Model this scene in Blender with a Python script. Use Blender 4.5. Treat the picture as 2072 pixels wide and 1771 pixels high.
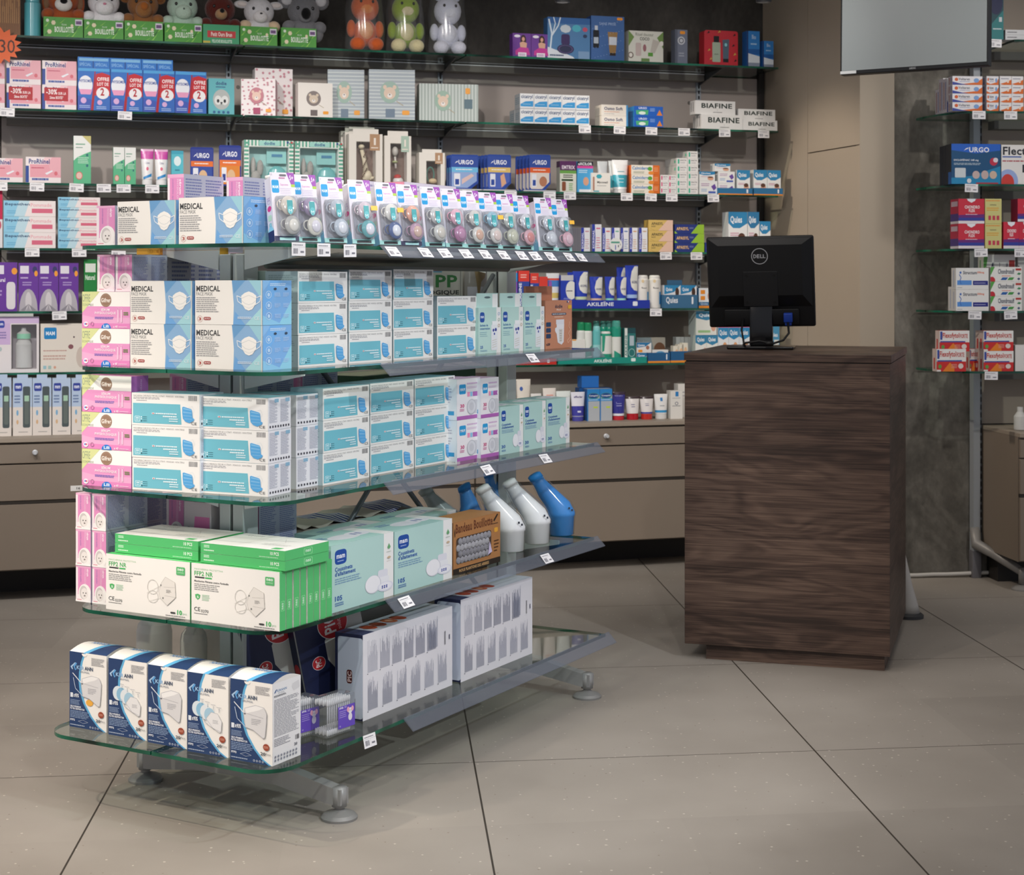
import bpy, bmesh, math, random
from mathutils import Vector, Matrix
for _o in list(bpy.data.objects): bpy.data.objects.remove(_o)
S = bpy.context.scene
COL = S.collection
# ---------------- camera (level, vertical shift), view, world, lamps ----------------
F, HZ, CH, CX = 3300.0, 575.0, 1.3, 1036.0          # focal length in px, horizon row, eye height, centre column
cam = bpy.data.cameras.new('camera'); cam_o = bpy.data.objects.new('camera', cam); COL.objects.link(cam_o)
cam.sensor_width = 36; cam.sensor_fit = 'HORIZONTAL'; cam.lens = F/2072*36
cam.shift_y = (HZ-885.5)/2072
cam_o.location = (0, 0, CH); cam_o.rotation_euler = (math.pi/2, 0, 0)
cam.clip_start = 0.05
cam.dof.use_dof = True; cam.dof.focus_distance = 4.3; cam.dof.aperture_fstop = 9
S.camera = cam_o
S.view_settings.view_transform = 'Standard'; S.view_settings.look = 'None'; S.view_settings.gamma = 1
S.view_settings.use_curve_mapping = False
S.view_settings.exposure = 0.0
S.cycles.use_denoising = True
S.cycles.max_bounces = 10; S.cycles.transparent_max_bounces = 24; S.cycles.glossy_bounces = 4; S.cycles.diffuse_bounces = 4
S.cycles.sample_clamp_indirect = 4
S.cycles.caustics_reflective = False; S.cycles.caustics_refractive = False
W = bpy.data.worlds.new('world'); S.world = W; W.use_nodes = True
W.node_tree.nodes['Background'].inputs[0].default_value = (0.85, 0.88, 1.0, 1)
W.node_tree.nodes['Background'].inputs[1].default_value = 0.42
def aim(o, tgt): o.rotation_euler = (Vector(tgt)-Vector(o.location)).to_track_quat('-Z', 'Y').to_euler()
def srgb(h):
    h = h.lstrip('#'); return tuple(((c/12.92) if c <= 0.04045 else ((c+0.055)/1.055)**2.4) for c in (int(h[i:i+2], 16)/255 for i in (0, 2, 4)))
WARM, NEUT, COOL = (1, .86, .72), (1, .94, .89), (.90, .94, 1.0)
CEIL = 3.15
LAMPS = [ # x, y, target, watts, cone deg, colour
 (-2.5, 1.2, (-.62, 4.0, .70), 165, 40, WARM),
 (-1.3, .9, (-.55, 4.0, .70), 140, 36, NEUT),
 (2.2, 2.2, (-.1, 4.65, .55), 215, 42, COOL),
 (.6, 1.2, (-.1, 4.5, .5), 120, 42, NEUT),
 (-2.5, 3.9, (-2.0, 6.9, 1.0), 135, 54, NEUT),
 (-1.5, 4.1, (-1.2, 7.1, 1.0), 135, 54, NEUT),
 (-.35, 4.3, (-.2, 7.4, 1.15), 120, 54, NEUT),
 (.65, 4.6, (.6, 7.7, 1.35), 88, 52, NEUT),
 (-.5, 6.75, (1.5, 7.5, 1.2), 115, 40, WARM),  # unseen spot added to brighten the beige return wall
 (2.5, 4.4, (2.15, 7.2, 1.2), 95, 52, NEUT),
 (1.0, 3.7, (.7, 4.2, 0), 22, 95, NEUT),
 (-2.3, 2.6, (-1.7, 4.0, 0), 230, 54, WARM),
]
AREA = [((-.4, 3.6, 3.05), (3.0, 3.0), 42, (1, .96, .93), (0, 0, 0)), ((1.6, 5.6, 3.05), (2.0, 2.0), 12, (1, .95, .9), (0, 0, 0))]  # unseen area lights added as soft ambient fill
for loc, sz, e, c, rot in AREA:
    l = bpy.data.lights.new('overhead_fill_light', 'AREA'); l.shape = 'RECTANGLE'; l.size, l.size_y = sz; l.energy = e; l.color = c
    o = bpy.data.objects.new('overhead_fill_light', l); o.location = loc; o.rotation_euler = rot; COL.objects.link(o)

lb = bpy.data.lights.new('ceiling_bulb_light', 'POINT'); lb.energy = 13; lb.shadow_soft_size = .07; lb.color = NEUT
lbo = bpy.data.objects.new('ceiling_bulb_light', lb); lbo.location = (-1.0, 3.9, 3.02); COL.objects.link(lbo)
# ---------------- materials (all procedural; print colours come from mesh colour attributes) ----------------
def nt(name):
    m = bpy.data.materials.new(name); m.use_nodes = True; n = m.node_tree; n.nodes.clear(); return m, n
def node(n, t, **k):
    x = n.nodes.new(t)
    for a, b in k.items():
        if a.startswith('i_'): x.inputs[a[2:].replace('_', ' ')].default_value = b
        else: setattr(x, a, b)
    return x
def princ(name, rough=.45, metal=0, coat=0, spec=.5, noise=None, bump=None, sheen=0, col=None, vary=.0):
    m, n = nt(name); out = node(n, 'ShaderNodeOutputMaterial'); p = node(n, 'ShaderNodeBsdfPrincipled')
    n.links.new(p.outputs[0], out.inputs[0])
    p.inputs['Roughness'].default_value = rough; p.inputs['Metallic'].default_value = metal
    p.inputs['Coat Weight'].default_value = coat; p.inputs['Specular IOR Level'].default_value = spec
    p.inputs['Sheen Weight'].default_value = sheen
    if col is None:
        a = node(n, 'ShaderNodeAttribute', attribute_name='Col'); src = a.outputs['Color']
    else:
        r = node(n, 'ShaderNodeRGB'); r.outputs[0].default_value = (*srgb(col), 1); src = r.outputs[0]
    if vary:
        tc = node(n, 'ShaderNodeTexCoord'); nz = node(n, 'ShaderNodeTexNoise'); nz.inputs['Scale'].default_value = noise or 8; nz.inputs['Detail'].default_value = 6
        n.links.new(tc.outputs['Object'], nz.inputs['Vector'])
        mr = node(n, 'ShaderNodeMapRange'); mr.inputs['To Min'].default_value = 1-vary; mr.inputs['To Max'].default_value = 1+vary
        n.links.new(nz.outputs['Fac'], mr.inputs['Value'])
        mx = node(n, 'ShaderNodeVectorMath', operation='SCALE'); n.links.new(src, mx.inputs[0]); n.links.new(mr.outputs[0], mx.inputs['Scale']); src = mx.outputs[0]
    n.links.new(src, p.inputs['Base Color'])
    if bump:
        tc = node(n, 'ShaderNodeTexCoord'); nz = node(n, 'ShaderNodeTexNoise'); nz.inputs['Scale'].default_value = bump[0]; nz.inputs['Detail'].default_value = 3
        n.links.new(tc.outputs['Object'], nz.inputs['Vector'])
        b = node(n, 'ShaderNodeBump'); b.inputs['Strength'].default_value = bump[1]; b.inputs['Distance'].default_value = bump[2]
        n.links.new(nz.outputs['Fac'], b.inputs['Height']); n.links.new(b.outputs[0], p.inputs['Normal'])
    return m
M = {}
M['card'] = princ('printed_card', .42, spec=.4, bump=(40, .04, .002))
M['gloss'] = princ('glossy_plastic', .2, spec=.5)
M['screen'] = princ('matt_screen_glass', .3, spec=.6)
M['satin'] = princ('satin_plastic', .5, spec=.4)
M['plush'] = princ('plush_fabric', 1, spec=.1, sheen=.3, bump=(160, .9, .004), noise=60, vary=.12)
M['metal'] = princ('brushed_metal', .42, metal=.15, bump=(300, .05, .001))
M['paint'] = princ('painted_board', .5, spec=.35, noise=3, vary=.03)
def clear(name, tint, gl=.12, rough=.08, body=0.0, bodycol='ffffff'):
    m, n = nt(name); out = node(n, 'ShaderNodeOutputMaterial'); t = node(n, 'ShaderNodeBsdfTransparent'); t.inputs[0].default_value = (*srgb(tint), 1)
    g = node(n, 'ShaderNodeBsdfGlossy'); g.inputs['Roughness'].default_value = rough
    lw = node(n, 'ShaderNodeFresnel'); lw.inputs['IOR'].default_value = 1.45
    ma = node(n, 'ShaderNodeMath', operation='MULTIPLY'); ma.inputs[1].default_value = gl; n.links.new(lw.outputs[0], ma.inputs[0])
    ge = node(n, 'ShaderNodeNewGeometry'); iv = node(n, 'ShaderNodeMath', operation='SUBTRACT'); iv.inputs[0].default_value = 1; n.links.new(ge.outputs['Backfacing'], iv.inputs[1])
    mb_ = node(n, 'ShaderNodeMath', operation='MULTIPLY', use_clamp=True); n.links.new(ma.outputs[0], mb_.inputs[0]); n.links.new(iv.outputs[0], mb_.inputs[1]); ma = mb_
    mx = node(n, 'ShaderNodeMixShader'); n.links.new(ma.outputs[0], mx.inputs[0]); n.links.new(t.outputs[0], mx.inputs[1]); n.links.new(g.outputs[0], mx.inputs[2])
    last = mx
    if body:
        d = node(n, 'ShaderNodeBsdfDiffuse'); d.inputs[0].default_value = (*srgb(bodycol), 1)
        m2 = node(n, 'ShaderNodeMixShader'); m2.inputs[0].default_value = body; n.links.new(mx.outputs[0], m2.inputs[1]); n.links.new(d.outputs[0], m2.inputs[2]); last = m2
    n.links.new(last.outputs[0], out.inputs[0]); return m
M['glass'] = clear('shelf_glass', 'f1f7f4', 1.0, .02)
M['clear'] = clear('clear_plastic', 'e9ebee', 1.6, .1, .10, 'dfe3ea')
M['film'] = clear('plastic_film', 'fcfdfe', 1.2, .12, .03, 'ffffff')
M['rail'] = clear('acrylic_rail', 'dfe2e8', 1.3, .06, .12, 'c4cad8')
M['milky'] = clear('milky_plastic', 'eeeeec', 1.0, .2, .55, 'f0f0ee')
def edge_mat():
    m, n = nt('glass_edge'); out = node(n, 'ShaderNodeOutputMaterial'); p = node(n, 'ShaderNodeBsdfPrincipled'); n.links.new(p.outputs[0], out.inputs[0])
    tc = node(n, 'ShaderNodeTexCoord'); nz = node(n, 'ShaderNodeTexNoise'); nz.inputs['Scale'].default_value = 7; nz.inputs['Detail'].default_value = 2
    n.links.new(tc.outputs['Object'], nz.inputs['Vector']); cr = node(n, 'ShaderNodeValToRGB'); cr.color_ramp.elements[0].color = (*srgb('081f18'), 1); cr.color_ramp.elements[0].position = .35
    cr.color_ramp.elements[1].color = (*srgb('1f7358'), 1); cr.color_ramp.elements[1].position = .75
    n.links.new(nz.outputs['Fac'], cr.inputs[0]); n.links.new(cr.outputs[0], p.inputs['Base Color']); p.inputs['Roughness'].default_value = .12
    return m
M['edge'] = edge_mat()
def lamp_mat():
    m, n = nt('lamp_glow'); out = node(n, 'ShaderNodeOutputMaterial'); e = node(n, 'ShaderNodeEmission'); e.inputs[0].default_value = (1, .9, .75, 1); e.inputs[1].default_value = 8
    n.links.new(e.outputs[0], out.inputs[0]); return m
M['lamp'] = lamp_mat()
def ramp(n, src, stops):
    cr = node(n, 'ShaderNodeValToRGB'); el = cr.color_ramp.elements
    while len(el) < len(stops): el.new(.5)
    for e, (p, c) in zip(el, stops): e.position = p; e.color = (*srgb(c), 1)
    n.links.new(src, cr.inputs[0]); return cr.outputs[0]
def concrete(nm='rough_concrete', stops=((.30, '3f3c37'), (.45, '615d55'), (.58, '807c73'), (.74, 'a5a198'))):
    m, n = nt(nm); out = node(n, 'ShaderNodeOutputMaterial'); p = node(n, 'ShaderNodeBsdfPrincipled'); n.links.new(p.outputs[0], out.inputs[0])
    tc = node(n, 'ShaderNodeTexCoord'); mp = node(n, 'ShaderNodeMapping'); mp.inputs['Scale'].default_value = (1, 1, .7); n.links.new(tc.outputs['Object'], mp.inputs[0])
    a = node(n, 'ShaderNodeTexNoise'); a.inputs['Scale'].default_value = 2.6; a.inputs['Detail'].default_value = 9; a.inputs['Roughness'].default_value = .62; a.inputs['Distortion'].default_value = .5
    n.links.new(mp.outputs[0], a.inputs['Vector'])
    c = ramp(n, a.outputs['Fac'], list(stops))
    b = node(n, 'ShaderNodeTexNoise'); b.inputs['Scale'].default_value = 38; b.inputs['Detail'].default_value = 6; n.links.new(mp.outputs[0], b.inputs['Vector'])
    mr = node(n, 'ShaderNodeMapRange'); mr.inputs['From Min'].default_value = .3; mr.inputs['From Max'].default_value = .7; mr.inputs['To Min'].default_value = .8; mr.inputs['To Max'].default_value = 1.12; n.links.new(b.outputs['Fac'], mr.inputs[0])
    v = node(n, 'ShaderNodeVectorMath', operation='SCALE'); n.links.new(c, v.inputs[0]); n.links.new(mr.outputs[0], v.inputs['Scale']); n.links.new(v.outputs[0], p.inputs['Base Color'])
    p.inputs['Roughness'].default_value = .8; bp = node(n, 'ShaderNodeBump'); bp.inputs['Strength'].default_value = .4; bp.inputs['Distance'].default_value = .006
    n.links.new(b.outputs['Fac'], bp.inputs['Height']); n.links.new(bp.outputs[0], p.inputs['Normal']); return m
M['concrete'] = concrete()
M['shaded_concrete'] = concrete('shaded_concrete', [(.30, '23211f'), (.45, '35322f'), (.58, '474440'), (.74, '5f5b56')])  # same concrete, darkened in colour for the unlit wall above the shelves
def wood():
    m, n = nt('walnut_veneer'); out = node(n, 'ShaderNodeOutputMaterial'); p = node(n, 'ShaderNodeBsdfPrincipled'); n.links.new(p.outputs[0], out.inputs[0])
    tc = node(n, 'ShaderNodeTexCoord'); mp = node(n, 'ShaderNodeMapping'); mp.inputs['Scale'].default_value = (.9, .9, 5.2); n.links.new(tc.outputs['Object'], mp.inputs[0])
    w = node(n, 'ShaderNodeTexNoise'); w.inputs['Scale'].default_value = 1.9; w.inputs['Detail'].default_value = 3; w.inputs['Distortion'].default_value = .8; n.links.new(mp.outputs[0], w.inputs['Vector'])
    mu = node(n, 'ShaderNodeMath', operation='MULTIPLY'); mu.inputs[1].default_value = 42; n.links.new(w.outputs['Fac'], mu.inputs[0])
    sn = node(n, 'ShaderNodeMath', operation='SINE'); n.links.new(mu.outputs[0], sn.inputs[0])
    m3 = node(n, 'ShaderNodeMapping'); m3.inputs['Scale'].default_value = (2.2, 2.2, 210); n.links.new(tc.outputs['Object'], m3.inputs[0])
    f = node(n, 'ShaderNodeTexNoise'); f.inputs['Scale'].default_value = 1.6; f.inputs['Detail'].default_value = 5; f.inputs['Roughness'].default_value = .65; n.links.new(m3.outputs[0], f.inputs['Vector'])
    m4 = node(n, 'ShaderNodeMapping'); m4.inputs['Scale'].default_value = (.5, .5, 6); n.links.new(tc.outputs['Object'], m4.inputs[0])
    g = node(n, 'ShaderNodeTexNoise'); g.inputs['Scale'].default_value = 1.5; g.inputs['Detail'].default_value = 4; n.links.new(m4.outputs[0], g.inputs['Vector'])
    s1 = node(n, 'ShaderNodeMath', operation='MULTIPLY_ADD'); n.links.new(sn.outputs[0], s1.inputs[0]); s1.inputs[1].default_value = .05
    gh = node(n, 'ShaderNodeMath', operation='MULTIPLY'); gh.inputs[1].default_value = .45; n.links.new(g.outputs['Fac'], gh.inputs[0]); n.links.new(gh.outputs[0], s1.inputs[2])
    s2 = node(n, 'ShaderNodeMath', operation='MULTIPLY_ADD'); n.links.new(f.outputs['Fac'], s2.inputs[0]); s2.inputs[1].default_value = .62; n.links.new(s1.outputs[0], s2.inputs[2])
    c = ramp(n, s2.outputs[0], [(.40, '2d211b'), (.50, '43332b'), (.60, '57453b'), (.70, '6b574a')])
    n.links.new(c, p.inputs['Base Color']); p.inputs['Roughness'].default_value = .42; p.inputs['Specular IOR Level'].default_value = .35
    return m
M['wood'] = wood()
def floor_mat():
    m, n = nt('stone_tile_floor'); out = node(n, 'ShaderNodeOutputMaterial'); p = node(n, 'ShaderNodeBsdfPrincipled'); n.links.new(p.outputs[0], out.inputs[0])
    tc = node(n, 'ShaderNodeTexCoord'); sp = node(n, 'ShaderNodeSeparateXYZ'); n.links.new(tc.outputs['Object'], sp.inputs[0])
    def lin(a, b, c):   # a*x+b*y+c
        u = node(n, 'ShaderNodeMath', operation='MULTIPLY'); u.inputs[1].default_value = a; n.links.new(sp.outputs[0], u.inputs[0])
        v = node(n, 'ShaderNodeMath', operation='MULTIPLY_ADD'); v.inputs[1].default_value = b; n.links.new(sp.outputs[1], v.inputs[0]); n.links.new(u.outputs[0], v.inputs[2])
        w = node(n, 'ShaderNodeMath', operation='ADD'); w.inputs[1].default_value = c; n.links.new(v.outputs[0], w.inputs[0]); return w.outputs[0]
    def line(src, per, th):
        d = node(n, 'ShaderNodeMath', operation='DIVIDE'); d.inputs[1].default_value = per; n.links.new(src, d.inputs[0])
        r = node(n, 'ShaderNodeMath', operation='ROUND'); n.links.new(d.outputs[0], r.inputs[0])
        s = node(n, 'ShaderNodeMath', operation='SUBTRACT'); n.links.new(d.outputs[0], s.inputs[0]); n.links.new(r.outputs[0], s.inputs[1])
        a = node(n, 'ShaderNodeMath', operation='ABSOLUTE'); n.links.new(s.outputs[0], a.inputs[0])
        l = node(n, 'ShaderNodeMath', operation='LESS_THAN'); l.inputs[1].default_value = th/per/2; n.links.new(a.outputs[0], l.inputs[0]); return l.outputs[0], r.outputs[0]
    l1, i1 = line(lin(1, .077, -.238), .955, .0048); l2, i2 = line(lin(-.115, 1, -4.445), 1.045, .0034)
    mx = node(n, 'ShaderNodeMath', operation='MAXIMUM'); n.links.new(l1, mx.inputs[0]); n.links.new(l2, mx.inputs[1])
    cb = node(n, 'ShaderNodeCombineXYZ'); n.links.new(i1, cb.inputs[0]); n.links.new(i2, cb.inputs[1])
    wn = node(n, 'ShaderNodeTexWhiteNoise', noise_dimensions='3D'); n.links.new(cb.outputs[0], wn.inputs[0])
    a = node(n, 'ShaderNodeTexNoise'); a.inputs['Scale'].default_value = 1.7; a.inputs['Detail'].default_value = 7; n.links.new(tc.outputs['Object'], a.inputs['Vector'])
    c = ramp(n, a.outputs['Fac'], [(.3, '928b82'), (.52, '9d968d'), (.75, 'a69f96')])
    mr = node(n, 'ShaderNodeMapRange'); mr.inputs['To Min'].default_value = .93; mr.inputs['To Max'].default_value = 1.05; n.links.new(wn.outputs[0], mr.inputs[0])
    v = node(n, 'ShaderNodeVectorMath', operation='SCALE'); n.links.new(c, v.inputs[0]); n.links.new(mr.outputs[0], v.inputs['Scale'])
    vo = node(n, 'ShaderNodeTexVoronoi'); vo.inputs['Scale'].default_value = 45; n.links.new(tc.outputs['Object'], vo.inputs['Vector'])
    sc_ = node(n, 'ShaderNodeSeparateXYZ'); n.links.new(vo.outputs['Color'], sc_.inputs[0])
    def speck(col, dist, axis, lim, src):
        lt = node(n, 'ShaderNodeMath', operation='LESS_THAN'); lt.inputs[1].default_value = dist; n.links.new(vo.outputs['Distance'], lt.inputs[0])
        gt = node(n, 'ShaderNodeMath', operation='GREATER_THAN'); gt.inputs[1].default_value = lim; n.links.new(sc_.outputs[axis], gt.inputs[0])
        mm = node(n, 'ShaderNodeMath', operation='MULTIPLY'); n.links.new(lt.outputs[0], mm.inputs[0]); n.links.new(gt.outputs[0], mm.inputs[1])
        x = node(n, 'ShaderNodeMix', data_type='RGBA'); x.inputs['B'].default_value = (*srgb(col), 1); n.links.new(src, x.inputs['A']); n.links.new(mm.outputs[0], x.inputs[0]); return x.outputs['Result']
    s = speck('c4bdb2', .14, 0, .74, v.outputs[0]); s = speck('80766a', .11, 1, .86, s)
    x = node(n, 'ShaderNodeMix', data_type='RGBA'); n.links.new(mx.outputs[0], x.inputs[0]); n.links.new(s, x.inputs['A']); x.inputs['B'].default_value = (*srgb('3a342d'), 1)
    n.links.new(x.outputs['Result'], p.inputs['Base Color']); p.inputs['Specular IOR Level'].default_value = .35
    rr = node(n, 'ShaderNodeMapRange'); rr.inputs['To Min'].default_value = .38; rr.inputs['To Max'].default_value = .6; n.links.new(a.outputs['Fac'], rr.inputs[0]); n.links.new(rr.outputs[0], p.inputs['Roughness'])
    return m
M['floor'] = floor_mat()

# ---------------- mesh builder ----------------
FONT = {}
def glyphs(txt, bold):
    k = (txt, bold)
    if k in FONT: return FONT[k]
    cu = bpy.data.curves.new('t', 'FONT'); cu.body = txt; cu.resolution_u = 2; cu.offset = .028 if bold else 0.0
    if bold: cu.space_character = 1.06
    o = bpy.data.objects.new('t', cu); me = bpy.data.meshes.new_from_object(o)
    vs = [(v.co.x, v.co.y) for v in me.vertices]; fs = [tuple(p.vertices) for p in me.polygons]
    bpy.data.objects.remove(o); bpy.data.meshes.remove(me); bpy.data.curves.remove(cu)
    if vs:
        x0 = min(v[0] for v in vs); x1 = max(v[0] for v in vs); y0 = min(v[1] for v in vs); y1 = max(v[1] for v in vs)
        vs = [((a-x0)/max(x1-x0, 1e-6), (b-y0)/max(y1-y0, 1e-6)) for a, b in vs]
    FONT[k] = (vs, fs); return FONT[k]
def r(x0, y0, x1, y1, c): return ('p', [(x0, y0), (x1, y0), (x1, y1), (x0, y1)], c)
def e(cx, cy, rx, ry, c, n=20): return ('p', [(cx+rx*math.cos(i*2*math.pi/n), cy+ry*math.sin(i*2*math.pi/n)) for i in range(n)], c)
def p(pts, c): return ('p', pts, c)
def t(s, x0, y0, x1, y1, c, b=0): return ('t', s, x0, y0, x1, y1, c, b)
def tv(s, x0, y0, x1, y1, c, b=0): return ('v', s, x0, y0, x1, y1, c, b)      # reads bottom to top
def td(s, x0, y0, x1, y1, c, b=0): return ('d', s, x0, y0, x1, y1, c, b)      # reads top to bottom
def rr_(x0, y0, x1, y1, rx, ry, c):
    q = []
    for cx, cy, a0 in ((x1-rx, y1-ry, 0), (x0+rx, y1-ry, 90), (x0+rx, y0+ry, 180), (x1-rx, y0+ry, 270)):
        for k in range(4): a = math.radians(a0+30*k); q.append((cx+rx*math.cos(a), cy+ry*math.sin(a)))
    return ('p', q, c)
def ring(cx, cy, rx, ry, th, c, n=20):
    out = []
    for i in range(n):
        a, b = i*2*math.pi/n, (i+1)*2*math.pi/n; k = 1-th
        out.append(('p', [(cx+rx*math.cos(a)*k, cy+ry*math.sin(a)*k), (cx+rx*math.cos(a), cy+ry*math.sin(a)), (cx+rx*math.cos(b), cy+ry*math.sin(b)), (cx+rx*math.cos(b)*k, cy+ry*math.sin(b)*k)], c))
    return ('m', out)
def ln(pts, wd, c, asp=1.0):
    out = []
    for (x0, y0), (x1, y1) in zip(pts, pts[1:]):
        dx, dy = (x1-x0)*asp, y1-y0; L = math.hypot(dx, dy) or 1; nx, ny = -dy/L*wd/asp, dx/L*wd
        out.append(('p', [(x0-nx, y0-ny), (x1-nx, y1-ny), (x1+nx, y1+ny), (x0+nx, y0+ny)], c))
    return ('m', out)
def g(x0, y0, x1, y1, n, c, seed=1, fill=.5):                                   # lines of print too small to read
    rn = random.Random(seed*97+n); out = []; st = (y1-y0)/n
    for i in range(n):
        y = y1-(i+1)*st+st*(1-fill)/2; x = x0; end = x0+(x1-x0)*(rn.uniform(.6, 1) if i % 4 == 3 else rn.uniform(.85, 1))
        while x < end-1e-4:
            l = min(rn.uniform(.05, .16)*(x1-x0), end-x); out.append(r(x, y, x+l*.86, y+st*fill, c)); x += l
    return ('m', out)
def gv(x0, y0, x1, y1, n, c, seed=1, fill=.5):
    rn = random.Random(seed*31+n); out = []; st = (x1-x0)/n
    for i in range(n):
        x = x0+i*st; y1_ = y0+(y1-y0)*rn.uniform(.45, 1); out.append(r(x, y0, x+st*fill, y1_, c))
    return ('m', out)
def bars(x0, y0, x1, y1, c, seed=3, n=16):
    rn = random.Random(seed); out = []; x = x0; st = (x1-x0)/n
    for i in range(n): out.append(r(x0+i*st, y0, x0+i*st+st*rn.uniform(.25, .75), y1, c))
    return ('m', out)
def clip01(q, x0=0, x1=1, y0=0, y1=1):
    if all(x0-1e-6 <= a <= x1+1e-6 and y0-1e-6 <= b <= y1+1e-6 for a, b in q): return q
    for ax, lim, sg in ((0, x0, 1), (0, x1, -1), (1, y0, 1), (1, y1, -1)):
        out = []
        for i in range(len(q)):
            A_, B_ = q[i-1], q[i]; ia, ib = (A_[ax]-lim)*sg >= 0, (B_[ax]-lim)*sg >= 0
            if ia != ib: k = (lim-A_[ax])/(B_[ax]-A_[ax]); out.append((A_[0]+(B_[0]-A_[0])*k, A_[1]+(B_[1]-A_[1])*k))
            if ib: out.append(B_)
        q = out
        if not q: break
    return q
class MB:
    def __init__(s): s.v = []; s.f = []; s.c = []; s.m = []; s.sm = []; s.mats = []
    def mat(s, k):
        if k not in s.mats: s.mats.append(k)
        return s.mats.index(k)
    def add(s, vs, fs, c, m='card', sm=False, T=None):
        b = len(s.v); s.v += [tuple(T @ Vector(q)) for q in vs] if T else [tuple(q) for q in vs]
        mi = s.mat(m); cc = srgb(c) if isinstance(c, str) else c
        for f in fs: s.f.append(tuple(b+i for i in f)); s.c.append(cc); s.m.append(mi); s.sm.append(sm)
        return s
    def box(s, x0, y0, z0, x1, y1, z1, c, m='card', bv=.0, T=None):
        if not bv:
            vs = [(x, y, z) for z in (z0, z1) for y in (y0, y1) for x in (x0, x1)]
            return s.add(vs, [(0, 2, 3, 1), (4, 5, 7, 6), (0, 1, 5, 4), (2, 6, 7, 3), (0, 4, 6, 2), (1, 3, 7, 5)], c, m, False, T)
        bm = bmesh.new(); bmesh.ops.create_cube(bm, size=1)
        for q in bm.verts: q.co = Vector(((x0+x1)/2+q.co.x*(x1-x0), (y0+y1)/2+q.co.y*(y1-y0), (z0+z1)/2+q.co.z*(z1-z0)))
        bmesh.ops.bevel(bm, geom=bm.edges[:], offset=bv, segments=1 if bv < .002 else 3, affect='EDGES', profile=.5)
        bm.verts.index_update(); vs = [q.co[:] for q in bm.verts]; fs = [tuple(k.index for k in fc.verts) for fc in bm.faces]; bm.free()
        return s.add(vs, fs, c, m, bv >= .002, T)
    def tube(s, pts, rad, c, m='satin', n=8, cap=True, T=None):      # swept round bar; rad may be a list
        pts = [Vector(q) for q in pts]; rs = rad if isinstance(rad, (list, tuple)) else [rad]*len(pts); vs = []; fs = []
        prev = None
        for i, q in enumerate(pts):
            d = (pts[min(i+1, len(pts)-1)]-pts[max(i-1, 0)]).normalized()
            ax = prev if prev is not None and abs(prev.dot(d)) < .95 else (Vector((0, 0, 1)) if abs(d.z) < .9 else Vector((1, 0, 0)))
            a = (ax-d*ax.dot(d)).normalized(); prev = a; b = d.cross(a)
            for k in range(n): an = 2*math.pi*k/n; vs.append(tuple(q+(a*math.cos(an)+b*math.sin(an))*rs[i]))
        for i in range(len(pts)-1):
            for k in range(n): fs.append((i*n+k, i*n+(k+1) % n, (i+1)*n+(k+1) % n, (i+1)*n+k))
        if cap: fs += [tuple(range(n-1, -1, -1)), tuple((len(pts)-1)*n+k for k in range(n))]
        return s.add(vs, fs, c, m, True, T)
    def lathe(s, prof, c, m='satin', n=24, at=(0, 0, 0), sy=1.0, T=None):   # c may be a list per band
        vs = []; b = len(prof)
        for rr, z in prof:
            for k in range(n): a = 2*math.pi*k/n; vs.append((at[0]+rr*math.cos(a), at[1]+rr*math.sin(a)*sy, at[2]+z))
        for i in range(b-1):
            cc = c[min(i, len(c)-1)] if isinstance(c, list) else c
            s.add([vs[i*n+k] for k in range(n)]+[vs[(i+1)*n+k] for k in range(n)], [(k, (k+1) % n, n+(k+1) % n, n+k) for k in range(n)], cc, m, True, T)
        c0 = c[0] if isinstance(c, list) else c; c1 = c[-1] if isinstance(c, list) else c
        s.add(vs[:n], [tuple(range(n-1, -1, -1))], c0, m, False, T); s.add(vs[-n:], [tuple(range(n))], c1, m, False, T); return s
    def ball(s, cen, rad, c, m='plush', n=14, T=None):
        bm = bmesh.new(); bmesh.ops.create_uvsphere(bm, u_segments=n, v_segments=max(6, n*2//3), radius=1)
        vs = [(cen[0]+q.co.x*rad[0], cen[1]+q.co.y*rad[1], cen[2]+q.co.z*rad[2]) for q in bm.verts]; fs = [tuple(k.index for k in fc.verts) for fc in bm.faces]; bm.free()
        return s.add(vs, fs, c, m, True, T)
    def prism(s, pts, z0, z1, c, m='card', ce=None, me_=None, T=None):     # 2D outline extruded up (ccw)
        n = len(pts); vs = [(x, y, z0) for x, y in pts]+[(x, y, z1) for x, y in pts]
        s.add(vs, [tuple(range(n-1, -1, -1)), tuple(range(n, 2*n))], c, m, False, T)
        return s.add(vs, [(k, (k+1) % n, n+(k+1) % n, n+k) for k in range(n)], ce or c, me_ or m, False, T)
    def art(s, face, w, d, h, items, m='card', step=.00007, T=None, off=.00015):
        lay = [off]
        def put(u, v, o):
            if face == 'F': return ((u-.5)*w, -o, v*h)
            if face == 'K': return ((.5-u)*w, d+o, v*h)
            if face == 'R': return (w/2+o, u*d, v*h)
            if face == 'L': return (-w/2-o, (1-u)*d, v*h)
            if face == 'T': return ((u-.5)*w, v*d, h+o)
        def emit(it):
            k = it[0]
            if k == 'm':
                o = lay[0]
                for q in it[1]: lay[0] = o; emit(q)
                return
            if k == 'p': it = (k, clip01(it[1]), it[2])
            if k == 'p' and len(it[1]) > 2: s.add([put(a, b, lay[0]) for a, b in it[1]], [tuple(range(len(it[1])))], it[2], m, False, T)
            elif k != 'p' and k in 'tvd':
                _, tx, x0, y0, x1, y1, c, b = it; vs, fs = glyphs(tx, b)
                fn = {'t': lambda a, q: (x0+a*(x1-x0), y0+q*(y1-y0)), 'v': lambda a, q: (x1-q*(x1-x0), y0+a*(y1-y0)), 'd': lambda a, q: (x0+q*(x1-x0), y1-a*(y1-y0))}[k]
                s.add([put(*fn(a, q), lay[0]) for a, q in vs], fs, c, m, False, T)
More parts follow.
